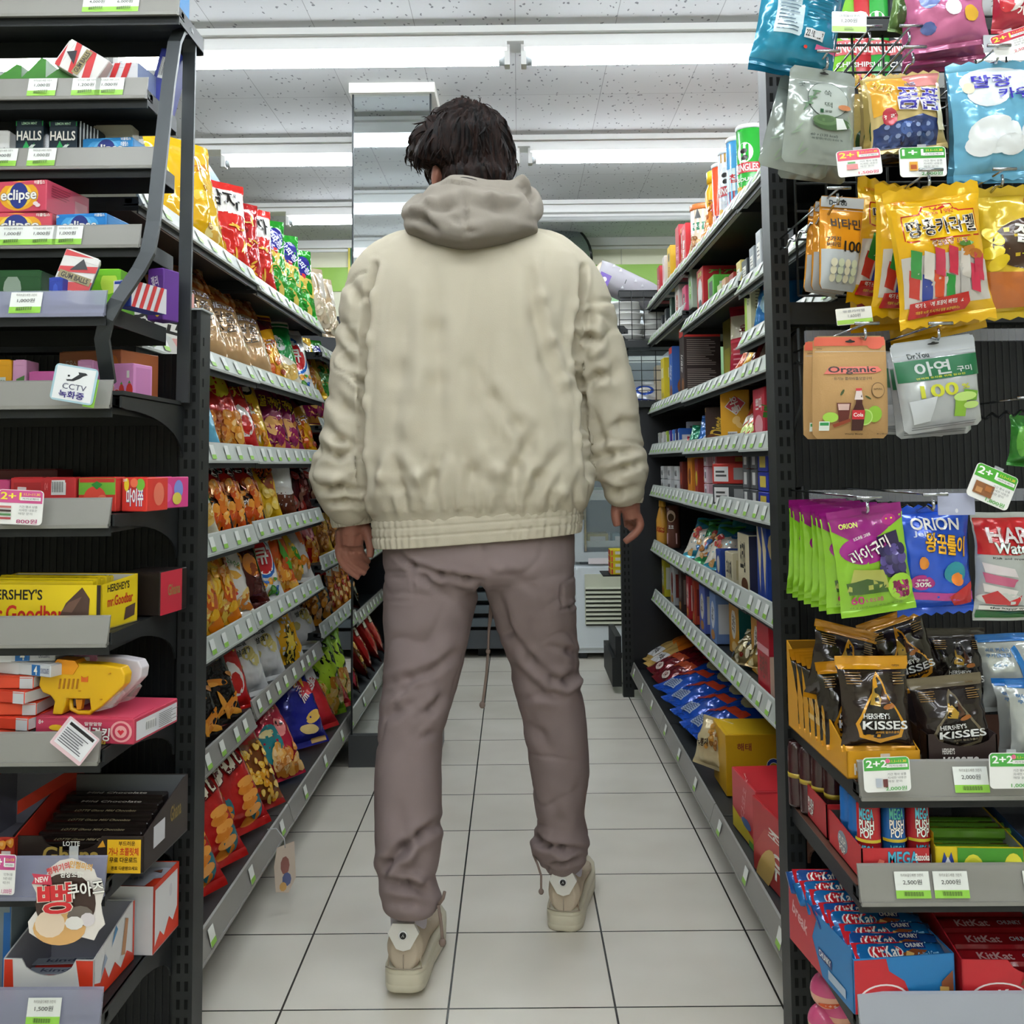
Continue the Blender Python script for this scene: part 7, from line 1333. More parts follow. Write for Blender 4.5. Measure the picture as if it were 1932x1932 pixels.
FB('bl3', 154, 252, 262, 1.63, z, .09, '#1f80c2', 'blue flat mint carton at right of counter rack third tier', ecl(0) + [T('이클립스', .7, .7, .3, .2, W_)], [B(-.9, .2, .9, .9, '#2a90d0')], yaw=-5)
FB('be3', 176, 250, 238, 1.68, z, .03, '#b8b29c', 'beige carton behind the blue mint carton on counter rack')
z = LE[2] + .001
for k, (a, b_, c) in enumerate(((-20, 40, 124), (36, 86, 112), (80, 148, 112))):
    p = [PY(a, 150, 1.62), PY(b_, 150, 1.62)]; w = p[1].x - p[0].x; h = PY(a, c, 1.62).z - z
    mb = MB(); mb.prism([(-w / 2, 0), (w / 2, 0), (w / 2, h), (w / 2 - .008, h + .002), (-w / 2, h * .45)], 'y', 0, .05, M('#3f8030', 'card')); stamp(mb, [P([(-.8, .1), (.8, .1), (.8, .5)], '#357028')], w, h, lambda x, z_, o: Vector((x, -o, z_)), 'card')
    mb.build('candy_box', loc=((p[0].x + p[1].x) / 2, 1.62, z), label='green slanted candy carton on counter rack upper tier, %s of three' % ['left', 'middle', 'right'][k], cat='box', group='green slanted cartons')
FB('st2', 148, 262, 122, 1.62, z, .07, '#d5d5da', 'red and white striped gumball carton with blue corner', st_(0) + [P([(-.98, .1), (-.98, .9), (-.6, .98), (-.7, .1)], '#24368c')], [B(-.98, 0, .98, 1, '#8a98c0')], yaw=-6)
gumpack((PY(190, 118, 1.60).x, 1.60, PY(190, 138, 1.6).z), (R(-10), R(-58), R(8)), 'striped gum carton toppled on top of the striped gumball carton')
FB('bl2', 276, 312, 92, 1.68, z, .05, '#24308a', 'navy carton with bar code behind the frame bar', barcode(-.6, .5, .8, .9), roll=14)
z = LE[1] + .001
FB('bl1', 306, 340, -30, 1.66, z, .05, '#1a7ab8', 'bright blue carton on the topmost shelf at left', [B(-.8, .2, .8, .7, '#3a9ad0')])
# diecut promotional card
p = PY(128, 1700, 1.40); sg = thing('diecut_promo_sign', 'round die-cut promotional sign with big red lettering hanging at left', 'promo sign', (p.x, 1.40, p.z))
pts = [(-.048, .022), (-.040, .032), (-.030, .030), (-.026, .042), (-.012, .052), (.004, .055), (.020, .050), (.034, .040), (.038, .030), (.044, .028), (.048, .012), (.044, -.004), (.046, -.016), (.050, -.030), (.042, -.038), (.036, -.050), (.020, -.046), (.004, -.052), (-.014, -.056), (-.034, -.050), (-.050, -.040), (-.052, -.026), (-.040, -.010), (-.040, .008)]
mb = MB(); mb.prism(pts, 'y', -.0006, .0006, M('#e6dfda', 'gloss'))
stamp(mb, [E(-.05, .48, .8, .36, '#3a2620', 26), E(-.2, .2, .7, .2, '#d8a86a', 20), E(-.45, .25, .4, .16, '#e6d0b8', 14), E(.35, .34, .35, .12, '#6a6058', 12), E(.55, .3, .2, .08, '#dcd4d8', 10), E(.2, .26, .25, .08, '#e8e4e0', 10), P([(-.95, .72), (-.4, .7), (-.45, .82), (-.95, .84), (-.88, .78)], '#c83a52'), T('NEW', -.68, .77, .35, .06, W_, 6, .03), T('뻥튀기의', -.25, .9, .6, .08, '#c8383a', 16, .04), T('인절미의', .35, .93, .6, .08, '#e0a84a', -10, .04), T('환상조합!', .12, .83, .6, .07, W_, 0, .03), T('뻥', -.32, .55, .85, .34, '#c8282e', 4, .1, '#e9d8c8', .15), T('쿠아즈', .5, .66, .95, .17, W_, 8, .05, '#2a1a18', .1)], .1, .11, lambda x, z_, o: Vector((x, -.0006 - o, z_ - .056)), 'gloss')
mb.build('sign_face', sg); MB().box(.0, .012, .001, .002, .04, .07, mglass('clear_clip2', '#dfe3e8', .08, .35)).build('clear_clip', sg)

# ================================================================ right end rack: hanging bags
HOOK = M('#aeb2b8', 'chrome')
def hook(px, py, d, wavy=True, label=None, back=1.71, tag_=False):
    p = PY(px, py, d); L = back - d; mb = MB(); pts = []
    n = 22
    for k in range(n + 1):
        t = k / n; pts.append((0, L * t, (.004 * sin(t * 34) if wavy else 0)))
    pts = [(0, -.002, .014), (0, -.004, .004)] + pts
    h = mb.tube(pts, .0021, HOOK, 6).build('display_hook', loc=p, label=label, cat='hook', group='wire display hooks')
    m2 = MB(); m2.tube([(0, -.03 + .02, .02), (0, L, .02)], .0016, HOOK, 6); m2.tube([(-.016, -.01, .02), (.016, -.01, .02)], .0024, HOOK, 6); m2.build('tag_arm', h)
    return h
def HB(hk_, key, x0, y0, x1, y1, d, base, label, art=(), roll=0, t=.035, pitch=4, yaw=0, seed=None, n_name='snack_bag', **kw):
    a, b_ = PY(x0, y1, d), PY(x1, y0, d); w, h = b_.x - a.x, b_.z - a.z
    mk = pouch if hk_ == 'p' else bag; ms = mk('hang_' + key, w, h, t, base, art, seed=seed or (sum(map(ord, key)) % 13 + 1), **kw)
    c = Vector(((a.x + b_.x) / 2, d, a.z)); rot = (R(pitch), R(roll), R(yaw))
    # keep the middle of the bag where it hangs when it is rolled
    m_ = Vector((0, 0, h / 2)); m2 = m_.copy(); m2.rotate(Euler(rot)); c = c + m_ - m2
    return (put_pouch if hk_ == 'p' else put_bag)(ms, c, rot, label)
HB('b', 'teal', 1425, -70, 1590, 138, 1.42, '#1a7d9c', 'teal seaweed snack bag hanging at top, back side printed', [B(-.7, .28, -.05, .75, '#c9dbe2'), B(-.7, .7, -.05, .76, '#23347c')] + lines(-.65, .3, -.1, .68, 12, '#5a6f80') + lines(.0, .45, .9, .95, 14, '#0f5a74') + [B(.0, .27, .5, .35, '#e6e8ea'), T('22.10.12B2', .25, .31, .45, .05, K_, 0, .01), B(.35, .2, .9, .24, '#d05a86'), E(.1, .2, .05, .015, '#c8342a')], roll=9, t=.05, botc='#126480', yaw=12)
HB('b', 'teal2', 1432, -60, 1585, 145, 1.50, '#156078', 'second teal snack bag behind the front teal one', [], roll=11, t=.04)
for k in range(3):
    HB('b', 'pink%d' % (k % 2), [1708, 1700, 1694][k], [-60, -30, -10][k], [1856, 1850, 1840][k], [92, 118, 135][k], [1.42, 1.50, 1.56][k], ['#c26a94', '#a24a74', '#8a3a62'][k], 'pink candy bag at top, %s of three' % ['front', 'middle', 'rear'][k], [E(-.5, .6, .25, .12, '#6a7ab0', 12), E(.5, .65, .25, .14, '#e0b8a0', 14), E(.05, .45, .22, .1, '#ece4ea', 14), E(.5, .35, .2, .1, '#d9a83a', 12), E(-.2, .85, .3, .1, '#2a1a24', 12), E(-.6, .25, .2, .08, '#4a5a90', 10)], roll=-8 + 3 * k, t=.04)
HB('b', 'grn', 1684, -40, 1720, 62, 1.50, '#58763a', 'narrow green and silver bag edge beside the pink bags', [E(0, .4, .5, .3, '#3a5a2a')], roll=10, t=.02)
HB('b', 'straw', 1872, -80, 2010, 62, 1.45, '#a8283a', 'red and clear strawberry candy bag at top right corner', [E(-.6, .5, .35, .25, '#d8cfcb', 16), E(-.7, .4, .2, .16, '#c22a36', 14), T('개입', -.2, .25, .5, .12, W_, 0, .02)], t=.04)
# mugwort pouches
mug = [E(.1, .66, .6, .2, '#2a3a34', 28), E(.1, .66, .585, .193, '#a5ada6', 28), T('쑥', .1, .73, .22, .07, '#2a3a2a', 0, .0), T('떡', .1, .60, .22, .06, '#2a3a2a', 0, .0), T('모양', .1, .53, .2, .025, '#2a3a2a'), B(-.15, .51, -.05, .55, '#1a4a2a'), T('굿', -.65, .80, .2, .05, '#2a3a34', 0, .0)] + [E(-.55 + .06 * k, .56 + .035 * k, .14, .012, '#4a6a48', 8, 60 - 30 * (k % 2) * 2) for k in range(6)] + [E(.2, .40, .55, .07, '#3f5a36', 20), E(.0, .43, .38, .055, '#557048', 18), E(.0, .44, .26, .035, '#46603c', 16), P([(.3, .46), (.5, .46), (.65, .36), (.35, .34)], '#d8dbd8'), E(.55, .58, .2, .03, '#b5744a', 12), T('40 g (135 kcal)', .0, .27, .8, .03, '#3a4440'), T('쑥함량(국산) 0.05 %', .1, .235, .9, .025, '#3a4440')] + [E(x, y, .16, .01, '#7f927c', 6, a) for x, y, a in ((-.7, .35, 50), (-.75, .3, 20), (.75, .38, 130), (.7, .45, 110), (.6, .12, 60), (-.5, .1, 40), (-.6, .15, 70), (.8, .3, 80))]
HB('p', 'mug', 1482, 132, 1612, 310, 1.42, '#969e98', 'grey-green mugwort candy pouch hanging in front, upper left of hooks', mug, roll=4, t=.03, yaw=8)
HB('p', 'mug', 1452, 158, 1572, 328, 1.48, '#969e98', 'grey-green mugwort pouch partly behind the front one', mug, roll=14, t=.03, yaw=8)
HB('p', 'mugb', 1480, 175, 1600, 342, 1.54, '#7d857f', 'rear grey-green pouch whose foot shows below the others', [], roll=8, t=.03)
# berry candy bag
HB('b', 'berry', 1638, 140, 1778, 284, 1.42, '#d9c184', 'yellow-pink grape and blueberry candy bag under upper hook', [P([(-.95, .95), (.3, .95), (-.2, .5), (-.95, .45)], '#e3a83a'), P([(.0, .97), (.97, .97), (.9, .8), (.1, .78)], '#d88a86'), T('폼폼', .25, .62, 1.2, .28, '#3f3aa0', -6, .08, '#eae6ee', .13), T('새콤', .1, .83, .3, .06, '#4a5a7a'), T('3가지 맛', -.65, .82, .5, .12, '#e8d23a', -40, .04, '#8a4a1a', .07), P([(-.97, .3), (.3, .42), (.75, .35), (.7, .04), (-.97, .04)], '#2a3a6c')] + [E(-.7 + .28 * (k % 5), .14 + .12 * (k // 5), .2, .09, ['#34487e', '#46609c', '#2c3c6c'][k % 3], 14) for k in range(10)] + [E(-.68 + .28 * (k % 5), .17 + .12 * (k // 5), .07, .03, '#8a9cc8', 8) for k in range(10)] + [E(-.6, .42, .2, .12, '#a8243a', 10), T('젤리', -.6, .42, .3, .06, W_, 0, .02), B(.72, .2, .93, .75, '#e3dcb8')], roll=-5, t=.045, zig=True)
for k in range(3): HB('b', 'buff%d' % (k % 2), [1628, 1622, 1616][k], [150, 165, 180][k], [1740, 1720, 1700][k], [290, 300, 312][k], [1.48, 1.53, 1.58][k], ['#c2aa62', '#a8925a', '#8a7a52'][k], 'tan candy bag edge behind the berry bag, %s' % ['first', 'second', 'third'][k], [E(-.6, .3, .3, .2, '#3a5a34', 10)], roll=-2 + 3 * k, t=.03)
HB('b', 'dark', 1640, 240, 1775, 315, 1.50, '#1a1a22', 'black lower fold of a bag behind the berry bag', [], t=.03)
# milk caramel bag: cow artwork left plain
HB('b', 'milk', 1795, 118, 1985, 338, 1.40, '#6fb2d2', 'light blue milk candy bag with white splash and blue lettering', [E(-.1, .82, .75, .13, '#e6edf2', 22), E(-.35, .7, .4, .1, '#e6edf2', 18), T('말랑', -.25, .82, .75, .11, '#3a34a8', 0, .06), T('카우', .15, .70, .6, .09, '#3a34a8', 0, .06), E(.6, .35, .4, .14, '#e3eaef', 18), E(.55, .38, .2, .05, '#e8dcb8', 14), T('밀크', .55, .24, .4, .045, '#3a6ab0', 0, .01), E(-.7, .77, .12, .05, '#e6dcc0', 12), E(-.3, .36, .5, .16, '#e9edf0', 24), E(-.55, .28, .3, .1, '#e9edf0', 18), E(.0, .27, .3, .09, '#e9edf0', 18)], roll=-3, t=.05, zig=True)
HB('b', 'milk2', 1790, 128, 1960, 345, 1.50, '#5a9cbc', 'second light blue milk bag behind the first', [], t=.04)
# vitamin pouches
vit = [B(-.98, .0, .98, .42, '#a9adae'), T('비타민', .1, .70, 1.4, .11, '#2a2018', 0, .06), T('7가지', -.5, .53, .6, .05, '#2a2a2a', 0, .03), T('비타민', -.5, .47, .6, .05, '#2a2a2a', 0, .03), T('100', .45, .46, .9, .11, K_, 0, .05), T('Dr.You', -.2, .93, .8, .05, '#26323a', 0, .03), B(-.98, .88, .98, .99, '#b6babc'), T('Dr.You', -.2, .93, .8, .05, '#26323a', 0, .03)] + [E(-.5 + .35 * (k % 4), .12 + .08 * (k // 4), .16, .045, ['#c9c4a8', '#b9bfa0'][k % 2], 10) for k in range(12)]
for k in range(3): HB('p', 'vit', [1545, 1532, 1520][k], [372, 378, 386][k], [1622, 1606, 1592][k], [548, 552, 556][k], [1.45, 1.51, 1.57][k], '#d08a1e', 'orange and silver vitamin pouch, %s of three left of yellow bags' % ['front', 'middle', 'rear'][k], vit, roll=3 + 2 * k, t=.025, yaw=14)
# yellow caramel bags
nut = [P([(-.95, .86), (.95, .86), (.95, .46), (-.95, .46)], '#e0aa12')] + [P([(-.8, .80), (-.45, .80), (-.3, .855), (.3, .855), (.45, .80), (.82, .80), (.84, .60), (-.82, .60)], '#b3261a'), P([(-.78, .79), (-.43, .79), (-.28, .845), (.28, .845), (.43, .79), (.80, .79), (.82, .61), (-.80, .61)], '#ecc01c'), T('땅콩카라멜', .0, .695, 1.5, .12, '#1d130c', 0, .07, '#eee6d8', .12), T('Since 1982', .0, .80, .6, .03, '#b3261a', 0, .01), E(0, .835, .16, .016, '#b3261a', 14), T('땅콩함량 15.3%', .1, .575, .8, .04, '#8a2a2a', 0, .03, '#f0e6d0', .06), T('크라운', -.75, .90, .3, .03, '#c8601a', 0, .02), P([(-.93, .5), (.5, .5), (.93, .42), (.93, .14), (-.93, .14)], '#c6bfb8')] + \
  [P([(x, y), (x + .2, y - .03), (x + .24, y + .16), (x + .03, y + .19)], c) for x, y, c in ((-.85, .22, '#b8342a'), (-.6, .18, '#2a3a8a'), (-.35, .2, '#c84a2a'), (-.1, .17, '#2a8a3a'), (-.8, .36, '#2f8a3a'), (-.3, .36, '#b8304a'), (.0, .36, '#c02a44'), (.25, .2, '#b9b4b0'), (.5, .22, '#c02a4a'), (.6, .30, '#b8304a'), (-.55, .34, '#d8d0c8'), (.3, .33, '#d0c8c0'))] + \
  [E(.5, .50, .16, .035, '#b5702a', 12, 20), E(.66, .47, .16, .035, '#a8621f', 12, -20), E(.45, .55, .2, .02, '#4a7a2a', 8), P([(-.85, .17), (.42, .21), (.45, .14), (.35, .09), (-.85, .06)], '#b8201c'), T('먹기 편하게 포장이 바뀌었어요', -.22, .155, 1.05, .032, W_, 1.5, .02), T('개봉후 바로 드시거나 밀봉 보관해주세요', -.25, .105, .95, .022, '#ecc83a', 1.5, .01)]
HB('b', 'nut', 1684, 352, 1856, 612, 1.38, '#e2b014', 'front yellow peanut caramel bag with black lettering', nut, roll=-7, t=.055, zig=True, top=.09, bot=.07, artkind='print')
HB('b', 'nut', 1642, 360, 1802, 602, 1.45, '#e2b014', 'second yellow caramel bag, mostly behind the front one', nut, roll=2, t=.05, yaw=14)
HB('b', 'nut', 1600, 385, 1750, 582, 1.52, '#e2b014', 'third yellow caramel bag showing at the left', nut, roll=6, t=.05, yaw=18)
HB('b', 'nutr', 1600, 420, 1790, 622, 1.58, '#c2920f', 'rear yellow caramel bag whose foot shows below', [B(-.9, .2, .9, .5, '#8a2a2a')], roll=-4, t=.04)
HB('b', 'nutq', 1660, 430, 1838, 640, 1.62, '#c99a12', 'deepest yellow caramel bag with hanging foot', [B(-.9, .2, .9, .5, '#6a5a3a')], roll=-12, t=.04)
# gold jelly bag: bear artwork left plain
HB('b', 'jel', 1842, 350, 2040, 598, 1.42, '#cfae2a', 'gold foil jelly stick bag at right edge with dark oval', [E(.0, .55, .8, .2, '#3a2114', 24), T('젤리', .0, .60, .8, .14, W_, -14, .06), T('오리지날', .1, .47, .8, .06, '#d8dc3a', -8, .04), E(-.75, .62, .22, .05, '#e8cc2a', 12, -40), E(-.8, .5, .22, .05, '#e8cc2a', 12, 10), E(-.7, .42, .22, .05, '#dfc01f', 12, 30), E(.4, .87, .5, .08, '#b02424', 18), T('국내산', .35, .89, .45, .04, W_), T('4.98%', .4, .85, .4, .03, W_), P([(-.93, .36), (.93, .3), (.93, .08), (-.93, .08)], '#b5642a'), E(.2, .3, .25, .05, '#4a2a1a', 12)], roll=-4, t=.05, zig=True)
for (px, py, d, lb) in ((1722, 120, 1.40, 'beneath upper pink bags'), (1560, 128, 1.40, 'holding grey-green pouches'), (1880, 118, 1.385, 'holding light blue bags'), (1752, 352, 1.36, 'holding yellow caramel bags'), (1580, 385, 1.40, 'holding vitamin pouches'), (1890, 350, 1.38, 'holding gold jelly bags'), (1632, 640, 1.36, 'holding kraft pouches'), (1770, 640, 1.36, 'holding silver-green pouches'), (1636, 968, 1.34, 'holding purple-green bags'), (1760, 962, 1.34, 'holding blue jelly bag')):
    hook(px, py, d, label='chrome wire display hook ' + lb, wavy=px not in (1636,))
hook(1935, 778, 1.46, label='chrome wire display hook holding green bag at right'); hook(1715, 80, 1.42, False, 'straight chrome display hook left of the pink bags'); hook(1640, 80, 1.46, False, 'straight chrome display hook beside the teal bag')
# kraft and silver pouches
kr = [B(-.98, .905, .98, .99, '#d0604c'), E(.7, .90, .2, .03, '#d0604c', 14), T('Organic', 0, .665, 1.25, .075, '#261c18', 0, .02), P([(-.75, .63), (-.6, .70), (.7, .70), (.8, .66), (.6, .635)], '#cf6a5c'), T('Organic', 0, .665, 1.25, .075, '#261c18', 0, .03), T('· 유기능 콜라바틀모양구미 ·', 0, .585, 1.1, .03, '#3a2c22', 0, .01), E(.65, .47, .19, .075, '#5a4632', 22), E(.65, .47, .175, .069, '#b08c5f', 22), T('NATURAL', .65, .48, .25, .018, '#4a3824', 0, .01), E(.55, .24, .2, .08, '#8ab83a', 18), E(.3, .21, .2, .08, '#b8d87a', 18), E(.3, .21, .17, .066, '#8fbf4a', 18), E(-.6, .21, .2, .05, '#9cc84a', 16), P([(-.45, .35), (-.08, .35), (-.15, .16), (-.38, .16)], '#5a2018'), P([(-.42, .34), (-.12, .34), (-.14, .28), (-.40, .28)], '#c8a8a0'), P([(-.04, .08), (.26, .08), (.28, .26), (.2, .34), (.18, .46), (.05, .46), (.03, .34), (-.06, .26)], '#3f1410'), P([(.0, .38), (.22, .38), (.18, .47), (.05, .47)], '#d8c8c4'), B(.04, .465, .19, .49, '#b5202a'), P([(-.05, .19), (.27, .19), (.27, .28), (-.05, .28)], '#c02430'), T('Cola', .11, .235, .25, .035, W_, 0, .02), P([(-.55, .14), (-.1, .2), (-.08, .17), (-.5, .11)], '#8a3a20'), E(-.3, .45, .1, .012, '#3a4a24', 8, 60), E(.35, .4, .1, .01, '#3a4a24', 8, -30), B(-.88, .08, -.62, .17, '#dfe6df'), B(-.86, .13, -.64, .16, '#2a8a4a'), T('Weeny Beeny.', .05, .045, .5, .02, '#2a201a', 0, .01), T('40 g (148 kcal)', .8, .045, .3, .02, '#5a4632'), T('OPEN', -.85, .875, .15, .012, '#5a4632')]
HB('p', 'kraft', 1537, 634, 1668, 828, 1.38, '#b08c5f', 'front brown kraft cola gummy pouch with red top strip', kr, roll=0, t=.03, kind='cloth')
HB('p', 'kraft', 1520, 646, 1645, 829, 1.44, '#b08c5f', 'second brown kraft pouch peeking out at left', kr, roll=0, t=.03, kind='cloth')
zi = [B(-.98, .80, .98, .985, '#a7abae'), B(-.98, .56, .98, .79, '#16603a'), T('Dr.You', -.4, .835, .5, .055, '#1c2a2a', 0, .04), T('아연', -.15, .68, .85, .15, '#b9bdbb', 0, .07), T('구미', .6, .64, .35, .06, '#b9bdbb', 0, .03), T('면역력 유지를 위해 필요한', .0, .585, 1.2, .022, '#c8c83a', 0, .01), T('100', -.1, .44, .9, .13, '#bdbf2e', 0, .04), T('%', .55, .45, .18, .05, '#bdbf2e', 0, .02), P([(.2, .14), (.5, .12), (.55, .32), (.25, .34)], '#8ab83a'), P([(.45, .3), (.8, .28), (.85, .38), (.5, .42)], '#6a9e2e'), E(.5, .34, .3, .05, '#b9d87a', 14), E(.65, .24, .2, .04, '#b9d87a', 12), P([(-.85, .35), (-.2, .38), (-.4, .12), (-.8, .1)], '#c4c8cc')] + lines(-.85, .03, .9, .08, 2, '#6a6e70')
HB('p', 'zinc', 1694, 638, 1842, 812, 1.38, '#b4b8bb', 'front silver and green zinc gummy pouch, tilted', zi, roll=-7, t=.035)
HB('p', 'zinc', 1685, 645, 1825, 824, 1.44, '#b4b8bb', 'silver and green pouch close behind the front one', zi, roll=-4, t=.03)
HB('p', 'zinc', 1668, 640, 1775, 822, 1.52, '#b4b8bb', 'silver and green pouch showing at the left side', zi, roll=3, t=.03)
HB('b', 'gredge', 1905, 785, 1975, 882, 1.5, '#2f7a2a', 'green bag edge cut off at right frame edge', [E(-.5, .5, .3, .3, '#5aa03a')], t=.03, roll=6)
# purple and green gummy bags, eight deep
my = [P([(-.97, .93), (.97, .93), (.97, .86), (.3, .74), (-.3, .66), (-.97, .82)], '#8a1a70'), T('ORION', -.55, .86, .5, .045, '#d8e86a', 0, .05), E(-.2, .62, .68, .13, '#9a1a82', 24), E(.6, .86, .2, .05, '#a8287e', 14), E(.53, .87, .03, .008, '#e8e03a', 8), E(.67, .87, .03, .008, '#e8e03a', 8), T('마이구미', -.1, .615, 1.15, .12, W_, 18, .07, '#7a1268', .1), T('포도과즙 그대로', -.25, .745, .5, .028, W_, 12, .01), P([(.15, .72), (.75, .76), (.85, .32), (.3, .34)], '#2c2348')] + [E(.25 + .17 * (k % 4), .42 + .085 * (k // 4), .13, .055, ['#3c3468', '#55498a', '#2a2450'][k % 3], 14) for k in range(12)] + [P([(-.6, .46), (.2, .42), (.3, .25), (-.85, .25)], '#a8ab52'), P([(-.85, .33), (-.3, .36), (.2, .3), (.25, .21), (-.8, .22)], '#3a5a22'), E(.62, .24, .36, .13, '#9bcc3a', 20)] + [E(.45 + .11 * (k % 4), .17 + .05 * (k // 4), .08, .035, ['#8a1450', '#a83a70', '#6a0c3c'][k % 3], 10) for k in range(12)] + [T('60', -.6, .165, .32, .07, '#b02a68', 0, .06), T('% 포도과즙', -.15, .155, .5, .04, '#b02a68', 0, .02), T('66 g (222 kcal) 포도농축과즙', -.1, .095, 1.4, .02, '#5a7a2a', 0, .0)]
for k in range(8):
    x = [1576, 1552, 1536, 1522, 1508, 1496, 1486, 1476][k]; d = [1.36, 1.39, 1.42, 1.45, 1.48, 1.51, 1.54, 1.57][k]
    HB('b', 'my', x, 955 + (k > 0) * 2, x + 136 - k * 2, 1160 - k * 6, d, '#8ac02e', 'purple and green grape gummy bag, %s of eight on the hook' % ['front', 'second', 'third', 'fourth', 'fifth', 'sixth', 'seventh', 'rearmost'][k], my, roll=[-8, -5, -4, -2, -3, -1, -2, 0][k], t=.026, yaw=[0, 8, 16, 20, 18, 24, 22, 24][k], topc='#8a1a70', top=.09)
HB('b', 'jelly', 1690, 952, 1830, 1160, 1.40, '#1f4fc0', 'shiny blue jelly bag with yellow and white lettering', [T('ORION', .0, .84, 1.25, .1, W_, -3, .06), T('Jelly', -.35, .755, .5, .055, '#cfd8ee', -3, .04), T('왕꿈틀이', .2, .66, 1.1, .17, '#e0a820', -10, .06, '#3a1c10', .1), E(-.5, .32, .3, .07, '#b02a80', 18), T('생과즙', -.5, .345, .3, .02, W_), T('30%', -.5, .305, .4, .04, W_, 0, .04), P([(-.97, .24), (.97, .2), (.97, .12), (-.97, .17)], '#b03a8a'), E(.4, .4, .34, .1, '#2a8a9a', 16), P([(.2, .18), (.9, .3), (.9, .1), (.4, .08)], '#b5262a'), E(.45, .34, .2, .06, '#dc7a2a', 14), E(-.45, .5, .12, .06, '#d8862a', 10)], roll=-3, t=.055, zig=True, seed=4)
HB('b', 'haribo', 1838, 965, 1990, 1172, 1.40, '#b5bab8', 'red and white watermelon candy bag with green base at right', [P([(-.97, .95), (.97, .95), (.97, .64), (-.97, .62)], '#b51c22'), T('HARIBO', .15, .80, 1.8, .13, '#dcd4d4', 0, .07, '#8a1218', .12), T('Watermelon', .2, .69, 1.7, .09, '#e6eae8', 0, .06, '#2a5a4a', .08), T('Kids and grownups love it so', 0, .595, 1.4, .025, '#3a3a3a'), P([(-.9, .55), (-.2, .5), (-.1, .42), (-.85, .46)], '#d8cfd2'), P([(-.9, .46), (-.1, .4), (-.2, .33), (-.85, .37)], '#b85a7a'), P([(-.9, .36), (-.1, .3), (-.2, .24), (-.85, .28)], '#dcd6d4'), E(-.5, .22, .5, .06, '#c8ccc8', 14), P([(-.9, .24), (-.6, .3), (-.3, .2), (0, .26), (-.1, .16), (-.8, .17)], '#b5262a'), P([(-.97, .10), (.97, .10), (.97, .03), (-.97, .03)], '#1a5a2a'), B(-.93, .11, .93, .15, '#e3e3e0'), T('the happy world', -.2, .13, 1, .025, '#333333')], t=.05, seed=3)
# promo cards on the right rack
card('price_card', 1570, 22, 1634, 62, 1.36, 2, 'pale green price card on the upper hook, reading 1,200', '#dfe3e1', [B(-.98, .04, .98, .3, '#9cc456'), T('1,200원', 0, .56, .9, .22, '#555555', 0, .0), T('그래놀라쿠키', 0, .8, 1.2, .12, '#999999'), ] + lines(-.3, .08, .3, .24, 3, '#4a5a30'), rc=.06, cat='price card')
card('price_card', 1578, 580, 1645, 612, 1.40, -5, 'white and green price card below yellow bags, reading 1,600', '#e6e3da', [B(-.98, .04, .98, .3, '#9cc456'), T('1,600원', 0, .52, .7, .24, '#777777', 0, .0), T('땅콩카라멜', 0, .8, 1.2, .14, '#999999')], rc=.06, cat='price card')
promo(1580, 282, 1662, 332, 1.36, -5, '2+1', '#d8506a', '1,500원', 'pink 2+1 promo card below grey-green pouches', [B(-.6, .25, -.1, .45, '#d88a8a'), B(-.55, .48, -.2, .54, '#5a9a5a')], tcol='#f0e04a')
promo(1698, 277, 1784, 334, 1.36, -1, '1+1', '#3f9a3a', '2,000원', 'green 1+1 promo card left of light blue milk bag', [B(-.6, .2, -.25, .5, '#d8a03a'), B(-.55, .25, -.3, .4, '#a8502a')])
promo(1872, 58, 1948, 102, 1.38, -18, '2+1', '#c2304a', '2,500원', 'tilted red 2+1 promo card at the top right corner', tcol='#f0e04a')
promo(1832, 884, 1912, 952, 1.33, 24, '2+1', '#4fa63a', '1,800원', 'tilted green 2+1 promo card with snack picture, right side', [B(-.8, .15, .1, .5, '#8a5a3a'), B(-.7, .2, -.4, .35, '#c08a5a'), B(-.3, .3, 0, .45, '#a8683a')])
promo(1630, 1428, 1716, 1494, 1.355, -2, '2+2', '#4fa84a', '2,000원', 'green 2+2 promo card before the yellow display box', [E(.05, .9, .1, .07, '#d86a8a', 10), B(-.5, .15, -.25, .4, '#b5bcc8'), B(-.2, .15, .0, .38, '#6a3a3a')])
promo(1868, 1420, 1952, 1488, 1.355, 0, '2+2', '#4fa84a', '1,000원', 'green 2+2 promo card at right end of upper shelf', [E(.05, .9, .1, .07, '#d86a8a', 10)])
card('blank_card_holder', 1770, 930, 1838, 972, 1.345, 0, 'empty pale lilac card holder above the blue jelly bag', '#a9adc4', [E(0, .2, .08, .1, '#d8dae4')], rc=.05, cat='card holder')
card('card_holder', 1856, 66, 1890, 100, 1.42, 0, 'empty grey card holder left of the tilted red promo card', '#b5b7bb', rc=.05, cat='card holder')
